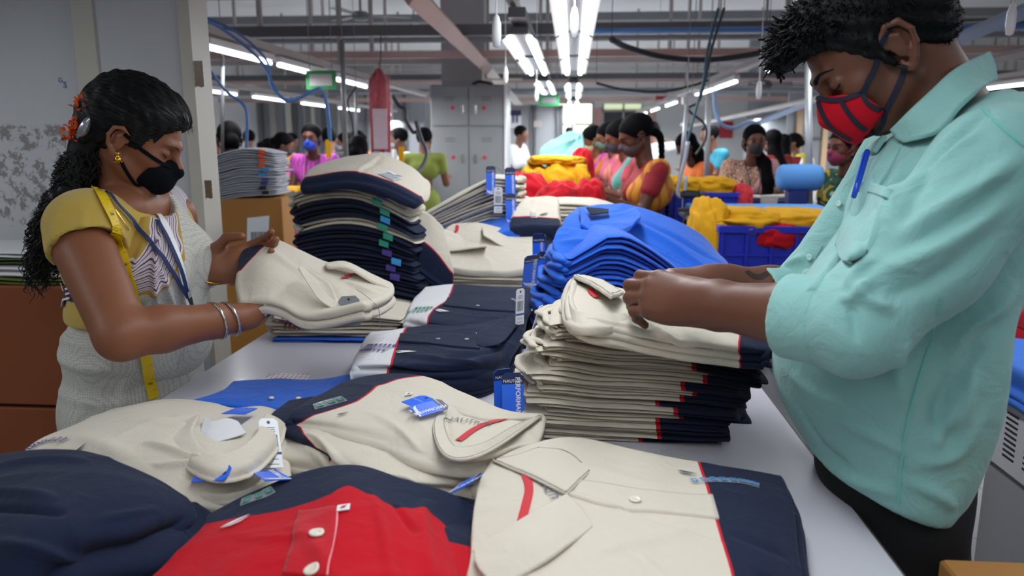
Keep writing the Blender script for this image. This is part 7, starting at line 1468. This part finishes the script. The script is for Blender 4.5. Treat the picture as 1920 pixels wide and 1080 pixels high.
# locker
Y = 9.2; x0, x1 = X(808, Y, 260), X(951, Y, 260); z1 = CAMZ+(260-163)*Y/F
lk = empty('locker_cabinet', ((x0+x1)/2, Y, 0), 'grey steel four-door locker standing before the pale column', 'locker'); MB().box(x0, Y, .05, x1, Y+.5, z1, c=.008).obj('body', M_lock, lk)
MB().box(x1-.03, Y-.035, .05, x1+.0, Y-.005, z1).obj('edge_strip', M_white, lk)
zm = CAMZ+(260-238)*Y/F; xm = (x0+x1)/2
for a, b in ((x0+.015, xm-.006), (xm+.006, x1-.035)):
    for c, d in ((.1, zm-.012), (zm+.012, z1-.02)):
        dq = MB().box(a, Y-.018, c, b, Y-.002, d, c=.003).obj('door', M_lock, lk); hx = b-.07 if a < xm-.1 else a+.07; hz = (c+d)/2-.04 if c > 1 else d-.36
        MB().box(hx-.018, Y-.03, hz-.05, hx+.018, Y-.018, hz+.05, c=.003).obj('handle', M_sil, dq); q = MB(); q.lathe([(.001, .012), (.02, .008), (.022, 0), (.001, -.002)], (0, 0, 0), 12); mk('lock_knob', [(hx+(.11 if hx > xm else -.11)+v[0], Y-.02-v[2], hz+v[1]+.02) for v in q.v], q.f, M_redtape, dq)
        MB().box((a+b)/2-.06, Y-.0195, d-.16, (a+b)/2+.06, Y-.018, d-.15).box((a+b)/2-.06, Y-.0195, d-.13, (a+b)/2+.06, Y-.018, d-.12).obj('vent_slots', M_dkbeam, dq)
MB().box(x0+.03, Y+.05, 0, x1-.03, Y+.45, .05).obj('plinth', M_dkbeam, lk)
c = P(905, 158, 9.3); tag(MB().tube(spline([c+[-.12, 0, .0], c+[-.05, 0, .03], c+[.04, 0, .02], c+[.12, 0, -.005]], 5), .022, 8, flat=.8).obj('coiled_cable', M_cabled, smooth=True), 'black coiled cable lying on top of the grey locker', 'cable')
# shelf frame above the locker
tag(MB().box(X(905, 8.8), 8.8, CAMZ+(260-155)*8.8/F, X(978, 8.8), 8.86, CAMZ+(260-152)*8.8/F).box(X(905, 8.8), 8.8, CAMZ+(260-152)*8.8/F, X(909, 8.8), 8.86, CAMZ+(260-132)*8.8/F).obj('cream_bracket', M_cream_p), 'cream angle bracket above the right end of the locker', 'bracket')
# hanging red garment in a clear bag
hg = empty('bagged_garment', P(714, 292, 5.2), 'bright pink-red garment in a clear plastic bag hanging left of the locker', 'garment'); Y = 5.2
M_hot = wrinkle(mat('hot_pink_cloth', 'B8103A', rough=.6), 30, .03, .8)
def hang_shape(px0, px1, top, bot, sh, dep, m, nm, amp, seed):
    a, b = X(px0, Y, 260), X(px1, Y, 260); zt, zb = CAMZ+(260-top)*Y/F, CAMZ+(260-bot)*Y/F; cx = (a+b)/2; V = []; n, k = 26, 30
    for i in range(n):
        f_ = i/(n-1); z = zt+(zb-zt)*f_; wd = (b-a)/2*min(1, .12+f_/sh) if f_ < sh else (b-a)/2
        for j in range(k):
            t = 6.283*j/k; V.append((cx+wd*math.cos(t), Y+dep*math.sin(t)*min(1, .3+f_*3)+amp*math.sin(t*5+f_*4+seed)+amp*math.sin(t*9+f_*7+seed*2), z+.006*math.sin(t*3)))
    return mk(nm, V, [[i*k+j, i*k+(j+1) % k, (i+1)*k+(j+1) % k, (i+1)*k+j] for i in range(n-1) for j in range(k)]+[list(range(k))[::-1], [(n-1)*k+j for j in range(k)]], m, hg)
hang_shape(695, 733, 133, 284, .16, .035, M_hot, 'garment', .008, 1)
M_bag = mat('clear_bag', 'F4F0F2', rough=.1, alpha=.09, bump=1, bscale=30, spec=1); hang_shape(690, 738, 124, 290, .2, .05, M_bag, 'plastic_bag', .007, 3)
MB().box(X(709, Y), Y-.062, CAMZ+(260-279)*Y/F, X(735, Y), Y-.060, CAMZ+(260-206)*Y/F).obj('paper_insert', mat('paper_in_bag', 'C9B4BE', rough=.4, var=.1, vscale=40), hg)
MB().tube(spline([P(714, 126, Y), P(711, 120, Y), P(713, 115, Y), P(714, 100, Y), P(714, 66, 5.2)], 4), .004, 6).obj('hook', M_cabled, hg)
# cartons
def carton(c, L, W, H, yaw, label, m=None, marks=None, open_=False, tape=True, sidem=None):
    t = empty('cardboard_box', c, label, 'box'); Mx = Matrix.Translation(Vector(c)) @ Matrix.Rotation(yaw, 4, 'Z'); m = m or M_card
    MB().box(-L/2, -W/2, 0, L/2, W/2, H, c=.004, M=Mx).obj('carton', m, t)
    if sidem: MB().box(-L/2-.0015, -W/2+.004, .004, -L/2, W/2-.004, H-.004, M=Mx).obj('side_panel', sidem, t)
    if tape: MB().box(-L/2-.001, -.03, H-.07, L/2+.001, .03, H+.0012, M=Mx).obj('packing_tape', mat('tape_tan', 'B9916B', rough=.25), t)
    if open_:
        for s in (-1, 1): MB().add([Mx @ Vector((-L/2, s*W/2, H)), Mx @ Vector((L/2, s*W/2, H)), Mx @ Vector((L/2, s*(W/2+.05), H+.07)), Mx @ Vector((-L/2, s*(W/2+.05), H+.07))], [[0, 1, 2, 3]]).obj('flap', m, t)
    if marks: marks(t, Mx)
    return t
M_cardo = mat('cardboard_orange', 'C58A3A', rough=.8, var=.08)
def mk1(t, Mx):
    fr = lambda x, y, z=0: np.array(Mx @ Vector((x, -.152-z, y)))
    v, f = quadp(fr, [(-.03, .10), (.07, .125), (.085, .29), (-.015, .28)], 0, .001); lb = mk('shipping_label', v, f, M_tagwhite, t, smooth=False); vs = []; fs = []; x = -.004; rg_ = random.Random(5)
    while x < .06: q = rg_.choice([.002, .0035]); a, b = quadp(fr, [(x, .15), (x+q, .15), (x+q+.002, .215), (x+.002, .215)], .0015); fs += [[i+len(vs) for i in g] for g in b]; vs += a; x += q+.0025
    mk('barcode', vs, fs, M_navyp, lb, smooth=False)
    fs_ = lambda x, y, z=0: np.array(Mx @ Vector((-.146-z, -x, y)))
    for (a, b, c_, d) in ((-.1, .08, .02, .1), (-.1, .2, .08, .3)):
        vs = []; fs = []
        for p in (((a, b), (c_, b), (c_, b+.003), (a, b+.003)), ((a, d), (c_, d), (c_, d+.003), (a, d+.003)), ((a, b), (a+.003, b), (a+.003, d), (a, d)), ((c_, b), (c_+.003, b), (c_+.003, d), (c_, d))): q, g = quadp(fs_, p, .001); fs += [[i+len(vs) for i in h_] for h_ in g]; vs += q
        mk('printed_frame', vs, fs, M_cardd, t, smooth=False)
bc = P(468, 400, 3.55); bx = (bc[0]+.01, 3.62)
carton((bx[0], bx[1], .86), .29, .30, .37, .18, 'orange cardboard box with a barcode label under the light grey shirts', M_card, mk1, sidem=M_cardo, tape=False)
carton((bx[0]+.02, bx[1]+.02, .44), .32, .34, .38, .1, 'open cardboard box below the barcode-labelled box', M_cardo, open_=False)
carton((bx[0]+.02, bx[1]+.02, 0), .34, .36, .43, .1, 'bottom cardboard box of the stack behind the held shirt', M_card)
carton((-1.68, 2.28, .72), .56, .40, .36, 0, 'brown cardboard box at the left edge behind the woman, upper of two', M_cardd)
carton((-1.68, 2.28, .36), .56, .40, .35, 0, 'brown cardboard box at the left edge behind the woman, lower one', M_cardd)
carton((-1.68, 2.28, 0), .56, .40, .35, 0, 'lowest brown cardboard box at the left edge, near the floor', M_cardd)
for i, (z, h_, m, lb) in enumerate(((1.081, .02, mat('olive_cloth', '5E6A2C'), 'olive green folded cloth lying on the brown boxes at left'), (1.102, .035, M_w, 'white folded cloth above the olive one at the left edge'), (1.138, .018, mat('dark_green_cloth', '4A5A30'), 'dark green folded cloth higher on the left boxes'), (1.157, .02, M_w, 'thin white cloth on top at the left edge'))):
    t = empty('folded_cloth', (-1.7, 2.2, z), lb, 'cloth'); folded('body', .5, .28, h_*1.02, (-1.70, 2.24, z), 0, lambda x, y: 0*x, m, 300+i, t)
def mk2(t, Mx): pass
carton((.765, .965, .45), .44, .24, .445, 0, 'taped brown carton at the bottom right corner beside the man', M_card)
carton((.765, .965, 0), .44, .24, .45, 0, 'lower carton under the taped one at the bottom right', M_card)
# light grey shirts on the box
stack(None, bx[0]-.01, bx[1]-.02, .31, .28, R(8), 10, .20, lambda x, y, f: .02*f*np.sin((x+.1)*14)-.12*(1-f)*np.clip(-x-.02, 0, 1)*1.2+.05*x, 'light grey folded t-shirt, %s on the cardboard box at left', 'light grey shirts on the cardboard box', spec=lambda i: (M_g, None), seed=12, z0=1.235, collar=False, side=.01, lobes=2,
      sticker=lambda i, root, org, yw, bf, t: edge_strip(root, org, yw, bf, t, .08, 0, .28, 'orange' if i > 5 else ['black', 'black', 'purple', 'purple', 'blue', 'blue'][i], w=.03))
# soft heaps
def heap(c, r, yaw, m, label, cat='garment', name='crumpled_garment', seed=1, amp=.18, group=None, parent=None):
    nu, nv = 72, 36; th, ph = np.meshgrid(np.linspace(0, 2*math.pi, nu, endpoint=False), np.linspace(0, math.pi, nv)); s = np.sign
    x = np.sin(ph)**.7*np.cos(th); y = np.sin(ph)**.7*np.sin(th); z = np.cos(ph); z = s(z)*np.abs(z)**.8
    rd = 1+amp*(1-2*np.abs(wav(x, y, z, seed, 4, 3)))*1.2+.05*wav(x, y, z, seed+5, 14, 2); x, y, z = x*rd*r[0], y*rd*r[1], z*rd*r[2]; z = np.maximum(z, -r[2]*.9)
    ca, sa = math.cos(yaw), math.sin(yaw); V = np.stack([c[0]+x*ca-y*sa, c[1]+x*sa+y*ca, c[2]+r[2]*.9+z], -1).reshape(-1, 3)
    o = mk(name, V, [[j*nu+i, (j+1)*nu+i, (j+1)*nu+(i+1) % nu, j*nu+(i+1) % nu] for j in range(nv-1) for i in range(nu)], m, parent)
    return tag(o, label, cat, group) if label else o
def table(x0, y0, x1, y1, z, m, label, name='work_table', th=.03):
    t = empty(name, ((x0+x1)/2, (y0+y1)/2, 0), label, 'table'); MB().box(x0, y0, z-th, x1, y1, z, c=.005).obj('tabletop', m, t)
    for x in (x0+.05, x1-.05):
        for y in (y0+.05, y1-.05): MB().box(x-.02, y-.02, 0, x+.02, y+.02, z-th).obj('leg', M_pipe, t)
    return t
table(TX0+.05, 4.3, -.02, 7.6, .9, M_top, 'white table further back, loaded with yellow and red garments')
for i, (px, top, Y, rx, ry, yaw, z0, m, lb) in enumerate(((982, 322, 4.7, .17, .18, .2, .9, M_r, 'bright red cloth heap behind the printed cream shirt'), (1050, 338, 4.5, .15, .14, .5, .9, M_r, 'red cloth heap just in front of the yellow pile'), (1108, 330, 4.55, .08, .12, .2, .9, M_r, 'red cloth at the right of the yellow pile'),
      (1004, 306, 5.25, .11, .2, .1, .9, M_y, 'mustard garment at the left foot of the yellow pile'), (1050, 304, 5.2, .15, .17, .2, .9, M_y, 'mustard garment in the middle of the yellow pile'), (1030, 290, 5.3, .13, .15, 0, 1.33, M_y, 'mustard garment lying on top of the yellow pile, left'), (1072, 292, 5.3, .09, .14, 0, 1.33, M_y, 'mustard garment lying on top of the yellow pile, right'), (1090, 306, 5.1, .06, .12, .3, .9, M_y, 'mustard garment at the right end of the yellow pile'),
      (988, 318, 4.98, .07, .09, .3, .9, M_y, 'small mustard bundle at the lower left of the yellow pile'), (1092, 276, 6.6, .10, .12, .3, .9, M_r, 'red bundle behind the yellow pile, left of the magenta saree'))):
    c = P(px, top, Y); heap((c[0], Y, z0), (rx, ry, (c[2]-z0)/2.05), yaw, m, lb, seed=40+i, amp=.13)
S = Patch(rows([[(1070, 246, None, 7.2), (1092, 250, None, 7.2)], [(1040, 262, None, 7.1), (1094, 272, None, 7.1)], [(1016, 276, None, 7.0), (1092, 288, None, 6.9)], [(1012, 292, None, 6.9), (1085, 300, None, 6.8)]]), amp=.012, freq=14, seed=5, creases=[(.1, .9, .8, .1, .06, .02), (.5, .9, .7, .2, .05, -.02)])
r = shirt(S, 'pale turquoise cloth held up over the table behind the yellow pile', nm='turquoise_cloth', cat='cloth'); sheet('body', S, mat('turquoise_cloth_m', '8CC9C4', rough=.8), zb=.91, nu=50, nv=40, parent=r)
# crates
def crate(x0, y0, x1, y1, z0, z1, label):
    t = empty('plastic_crate', ((x0+x1)/2, (y0+y1)/2, z0), label, 'crate'); b = MB(); k = .012
    b.box(x0, y0, z0, x1, y0+k, z1).box(x0, y1-k, z0, x1, y1, z1).box(x0, y0+k, z0, x0+k, y1-k, z1).box(x1-k, y0+k, z0, x1, y1-k, z1).box(x0+k, y0+k, z0, x1-k, y1-k, z0+k); b.obj('shell', M_crate, t)
    b = MB(); b.box(x0-.018, y0-.018, z1-.03, x1+.018, y0, z1, c=.003).box(x0-.018, y1, z1-.03, x1+.018, y1+.018, z1, c=.003).box(x0-.018, y0, z1-.03, x0, y1, z1, c=.003).box(x1, y0, z1-.03, x1+.018, y1, z1, c=.003); b.obj('rim', M_crate, t)
    b = MB(); n = 6
    for i in range(n+1): xx = x0+(x1-x0)*i/n; b.box(xx-.006, y0-.012, z0+.02, xx+.006, y0, z1-.03)
    for zz in (z0+(z1-z0)*.35, z0+(z1-z0)*.65): b.box(x0, y0-.008, zz-.005, x1, y0, zz+.005)
    for i in range(4): yy = y0+(y1-y0)*i/3; b.box(x0-.012, yy-.006 if i else yy, z0+.02, x0, yy+.006, z1-.03)
    b.obj('ribs', M_crate, t); return t
def zat(py, Y): return CAMZ+(260-py)*Y/F
Y = 3.35; a0, a1 = X(1356, Y), X(1356, Y)+.62; zt = zat(418, Y)
stool = table(a0+.02, Y+.03, a1-.02, Y+.40, zt-.36, M_pipe, 'low stand carrying the near blue crate at right', 'crate_stand'); crate(a0, Y, a1, Y+.42, zt-.355, zt, 'royal blue plastic crate full of mustard garments, nearer one behind the man\'s sleeve')
for i, (dx, dy, dz, r, m, lb) in enumerate(((.13, .2, -.05, (.17, .19, .055), M_y, 'mustard garment filling the left of the near blue crate'), (.34, .2, -.04, (.16, .17, .05), M_y, 'mustard garment in the middle of the near blue crate'), (.53, .2, -.05, (.13, .17, .05), M_y, 'mustard garment at the right of the near blue crate'), (-.03, .2, -.20, (.055, .16, .15), M_y, 'mustard sleeve hanging over the left rim of the near crate'), (.36, .08, -.10, (.2, .06, .055), M_r, 'red cloth edge peeping out of the near blue crate'))): heap((a0+dx, Y+dy, zt+dz), r, .1*i, m, lb, seed=70+i, amp=.16)
Y = 5.0; b0 = X(1243, Y); zt = zat(357, Y); crate(b0, Y, b0+.46, Y+.4, zt-.4, zt, 'royal blue plastic crate of yellow garments, farther one right of the orange saree'); table(b0+.02, Y+.03, b0+.44, Y+.38, zt-.405, M_pipe, 'stand under the farther blue crate', 'crate_stand')
for i, (dx, dy, dz, r, m, lb) in enumerate(((.12, .2, -.03, (.15, .16, .06), M_y, 'yellow garment at the left of the farther blue crate'), (.34, .18, -.03, (.13, .14, .06), M_y, 'yellow garment at the right of the farther blue crate'), (.5, .05, -.15, (.05, .1, .10), M_redtape, 'dark red cloth hanging over the right rim of the farther crate'))): heap((b0+dx, Y+dy, zt+dz), r, .1*i, m, lb, seed=80+i, amp=.16)
# pressing stations right
table(X(1312, 4.2), 4.15, X(1590, 4.2), 4.75, zat(392, 4.2), M_lb, 'light blue covered ironing table behind the near crate', 'ironing_table')
table(X(1322, 5.3), 5.3, X(1500, 5.3), 5.62, zat(370, 5.3), M_db, 'dark blue work table in front of the pale pink saree wearer', th=.06)
table(X(1330, 6.6), 6.6, X(1400, 6.6), 7.3, zat(338, 6.6), M_lb, 'light blue table behind the farther crate', 'ironing_table')
table(X(1700, 4.6), 4.2, X(1900, 4.6), 5.0, .95, M_lb, 'light blue table hidden behind the man', 'ironing_table')
cz = P(1499, 333, 5.0); ci = empty('pressing_buck', (cz[0], cz[1], cz[2]-.09), 'round light blue padded pressing form right of the pink saree wearer', 'pressing form')
q = MB(); n = 20; vs = []
for x_, r_ in ((-.135, .03), (-.13, .068), (-.11, .08), (0, .084), (.10, .082), (.128, .07), (.135, .03)):
    for j in range(n): a = 6.283*j/n; vs.append((cz[0]+x_, cz[1]+r_*math.cos(a)*1.1, cz[2]+r_*math.sin(a)))
q.add(vs, [[i*n+j, i*n+(j+1) % n, (i+1)*n+(j+1) % n, (i+1)*n+j] for i in range(6) for j in range(n)]+[list(range(n))[::-1], [6*n+j for j in range(n)]]); q.obj('pad', M_lb, ci, smooth=True)
MB().box(cz[0]-.07, cz[1]-.06, zat(370, 5.3), cz[0]+.05, cz[1]+.06, cz[2]-.07, c=.01).box(cz[0]-.1, cz[1]-.1, 0, cz[0]+.08, cz[1]+.1, zat(372, 5.3)-.0).obj('stand', M_db, ci)
# open booklet and paper on the dark blue table
pz = P(1425, 362, 5.38); tag(MB().add(*[(lambda v, f: (v, f))(*quadp(frame((pz[0], 5.4, zat(370, 5.3)+.012), (1, 0, 0), (0, 1, 0)), [(-.16, -.08), (0, -.1), (.02, .06), (-.14, .09)], 0, .01))][0]).add(*quadp(frame((pz[0]+.1, 5.38, zat(370, 5.3)+.014), (1, 0, .05), (0, 1, 0)), [(-.1, -.1), (.12, -.05), (.08, .1), (-.08, .08)], 0, .01)).obj('open_booklet', mat('paper_page', 'D8D2C8', rough=.6)), 'open booklet lying on the dark blue work table', 'booklet')
ps = frame(P(1442, 380, 5.27), (1, 0, 0), (.05, 0, 1)); v, f = quadp(ps, [(-.05, -.045), (.045, -.045), (.06, .045), (-.06, .045)], 0, .002); tag(mk('paper_sheet', v, f, mat('paper_page', 'D8D2C8'), smooth=False), 'sheet of paper hanging down from the dark blue table edge', 'paper')
# sewing or button machine with a white frame
def machine(px, py, Y, label, m=None, s=1.0, rod=True):
    c = P(px, py, Y); t = empty('sewing_machine', c, label, 'sewing machine'); m = m or M_dkbeam
    MB().box(c[0]-.13*s, c[1]-.08*s, c[2], c[0]+.13*s, c[1]+.08*s, c[2]+.035*s, c=.006).obj('bed', m, t); MB().box(c[0]+.06*s, c[1]-.05*s, c[2]+.035*s, c[0]+.12*s, c[1]+.05*s, c[2]+.22*s, c=.012).obj('pillar', m, t); MB().box(c[0]-.11*s, c[1]-.04*s, c[2]+.15*s, c[0]+.12*s, c[1]+.04*s, c[2]+.235*s, c=.015).obj('arm', m, t)
    MB().tube([(c[0]-.08*s, c[1], c[2]+.15*s), (c[0]-.08*s, c[1], c[2]+.04*s)], .006*s, 8).obj('needle_bar', M_sil, t); q = MB(); q.lathe([(.001, .02), (.045, .018), (.05, 0), (.045, -.018), (.001, -.02)], (0, 0, 0), 18); mk('hand_wheel', [(c[0]+.14*s+v[2]*s, c[1]+v[0]*s, c[2]+.19*s+v[1]*s) for v in q.v], q.f, M_cabled, t)
    if rod: MB().tube([(c[0], c[1]+.05*s, c[2]+.23*s), (c[0], c[1]+.05*s, c[2]+.45*s)], .006*s, 6).obj('thread_stand', M_pipe, t); b = MB(); [b.lathe([(.02*s, 0), (.006*s, .06*s)], (c[0]+dx*s, c[1]+.05*s, c[2]+.36*s), 12) for dx in (-.05, .05)]; b.obj('thread_cones', M_white, t, smooth=True)
    return t
table(X(1270, 4.9), 4.45, X(1325, 4.4), 4.85, zat(400, 4.5), M_pipe, 'small grey bench under the button machine at right of centre')
machine(1292, 396, 4.55, 'small black button machine on the bench right of the orange saree', M_cabled, .5, rod=False)
tag(MB().tube(spline([P(1290, 265, 4.6), P(1284, 300, 4.6), P(1276, 330, 4.6), P(1270, 362, 4.6), P(1282, 366, 4.6), P(1286, 330, 4.6)], 5), .012, 8).obj('machine_arm', mat('pale_pole', 'BBBEC4'), smooth=True), 'white bent metal arm above the button machine', 'machine arm')
# left middle ground: yellow cloth draped, black clamp and dark table
table(X(528, 4.6), 4.4, X(600, 4.6), 5.2, zat(412, 4.6), mat('yellow_board', 'D0A858', rough=.7), 'yellow-topped work table behind the barcode box', th=.025); table(X(380, 6), 5.9, X(640, 6), 6.25, zat(352, 6), M_db, 'dark blue table in front of the pink saree wearer', th=.06)
machine(552, 408, 4.6, 'black clamp machine on the yellow-topped table', M_cabled, .55, rod=False)
S = Patch([[(530, 350, None, 4.9), (560, 348, None, 4.9), (574, 350, None, 4.9)], [(526, 356, None, 4.75), (556, 356, None, 4.75), (574, 358, None, 4.75)]], amp=.005, seed=3); r = shirt(S, 'mustard cloth on the feed arm beside the pink saree wearer', nm='mustard_cloth', cat='cloth'); sheet('body', S, M_y, t=.03, nu=24, nv=12, parent=r)
MB().tube(spline([P(566, 356, 4.75), P(556, 372, 4.7), P(547, 392, 4.65), P(546, 405, 4.6)], 5), .03, 10).obj('hanging_end', M_y, r, smooth=True)
for i, (px, Y, lb) in enumerate(((615, 265, 'x'),)): pass
for i, (px, py0, py1, Y, lb) in enumerate(((621, 262, 296, 5.4, 'yellow striped strap hanging beside the pink saree wearer'), (755, 275, 305, 5.4, 'yellow strap hanging below the curled dark cable'))): tag(MB().box(X(px, Y)-.018, Y, zat(py1, Y), X(px, Y)+.018, Y+.01, zat(py0, Y)).obj('yellow_strap', M_y), lb, 'strap')
# rows of sewing stations further back
for i, (x, y, yy) in enumerate(((-3.6, 7.2, 0), (-2.2, 7.6, 0), (-3.4, 10, 0), (-2.6, 11.6, 0), (-5.2, 9, 0), (2.6, 8.6, 0), (3.9, 7.6, 0), (2.2, 11.5, 0), (4.2, 11, 0), (5.6, 9.4, 0), (.9, 13.5, 0), (-.7, 14.5, 0))):
    nm = ['nearest', 'second', 'third', 'fourth', 'fifth', 'first', 'second', 'third', 'fourth', 'fifth', 'sixth', 'seventh'][i]; sd = 'left' if i < 5 else 'right'
    table(x-.6, y, x+.6, y+.55, .78, [M_top, M_lb, M_top][i % 3], 'sewing bench, %s of those in the %s background' % (nm, sd), 'sewing_bench'); q = proj(np.array([x, y+.25, .785])); machine(q[0], q[1], y+.25, 'sewing machine on the %s bench in the %s background' % (nm, sd), M_white, 1.2)
    heap((x+.4, y+.25, .785), (.16, .16, .08), 0, [M_y, M_r, M_b, M_w][i % 4], 'crumpled %s cloth on the %s bench in the %s background' % (['yellow', 'red', 'blue', 'white'][i % 4], nm, sd), seed=200+i)
# right edge: steam table with vents, blue and red cloths
st_ = empty('steam_table', (1.4, 1.65, 0), 'white vented steam table at the right edge behind the man', 'machine'); xx = 1.06
MB().box(xx, 1.15, .70, 1.9, 2.02, .875, c=.006).obj('vent_housing', mat('white_enamel', 'C9C9CC', rough=.3), st_); MB().box(xx+.025, 1.2, .02, 1.88, 1.98, .70).obj('lower_panel', mat('grey_panel', '9D9FA4', rough=.4), st_); MB().box(xx-.012, 1.14, .862, 1.9, 2.03, .885, c=.004).obj('top_rim', M_white, st_)
b = MB()
for col in range(6):
    for k in range(9): y = 1.93-col*.085-.0; b.box(xx-.0015, y-.024, .848-k*.0135-.0, xx, y+.024, .853-k*.0135)
b.obj('vent_slots', M_black, st_)
S = Patch([[(1858, 628, .97), (1890, 640, .97), (1960, 670, .97)], [(1850, 665, .955), (1900, 690, .955), (1975, 725, .955)], [(1848, 690, .93), (1900, 715, .93), (1980, 760, .93)]], amp=.004, freq=20, seed=3)
sx = Patch.__new__(Patch); N_ = np.array([[(1.0+.02*i, 2.02-.44*j, z) for j in range(3)] for i, z in enumerate((.0, .0, .0))], float)
for i, (x_, z_) in enumerate(((1.85, .985), (1.30, .99), (1.045, .975), (1.035, .92))): 
    if i == 0: N_ = []
    N_.append([(x_, 2.05, z_), (x_, 1.6, z_+.01), (x_, 1.15, z_)])
sx.N = np.array(N_); sx.amp, sx.freq, sx.seed, sx.cr, sx.zone, sx.mid = .006, 14, 3, [(.2, .7, .7, .8, .05, .01)], None, sx.N.reshape(-1, 3).mean(0)
r = shirt(sx, 'bright blue cloth spread over the vented steam table', nm='blue_cloth', cat='cloth'); sheet('body', sx, mat('bright_blue_cloth', '3A78DC', rough=.8, bump=.3, bscale=60), zb=.887, nu=50, nv=50, parent=r)
sr = Patch.__new__(Patch); sr.N = np.array([[(x_, 2.6, z_), (x_, 2.3, z_), (x_, 2.06, z_-.01)] for x_, z_ in ((1.9, 1.06), (1.5, 1.065), (1.24, 1.05))]); sr.amp, sr.freq, sr.seed, sr.cr, sr.zone, sr.mid = .004, 10, 8, [], None, sr.N.reshape(-1, 3).mean(0)
r = shirt(sr, 'bright red cloth on the table beyond the blue one at the right edge', nm='red_cloth', cat='cloth'); sheet('body', sr, M_r, zb=.93, nu=40, nv=40, parent=r)
table(1.22, 2.08, 1.95, 3.2, .92, M_top, 'white table beyond the steam table at the right edge')
heap((1.62, 2.85, .93), (.34, .2, .19), .2, mat('amber_cloth', 'C98412', rough=.8, bump=.3, bscale=60), 'amber yellow cloth heap behind the red cloth at the right edge', seed=5, amp=.1)
tag(MB().box(1.0, 2.10, .0, 1.12, 2.13, .82, c=.005).obj('yellow_board', mat('safety_yellow', 'D6A414', rough=.6)), 'yellow board standing behind the man\'s back at right', 'board')
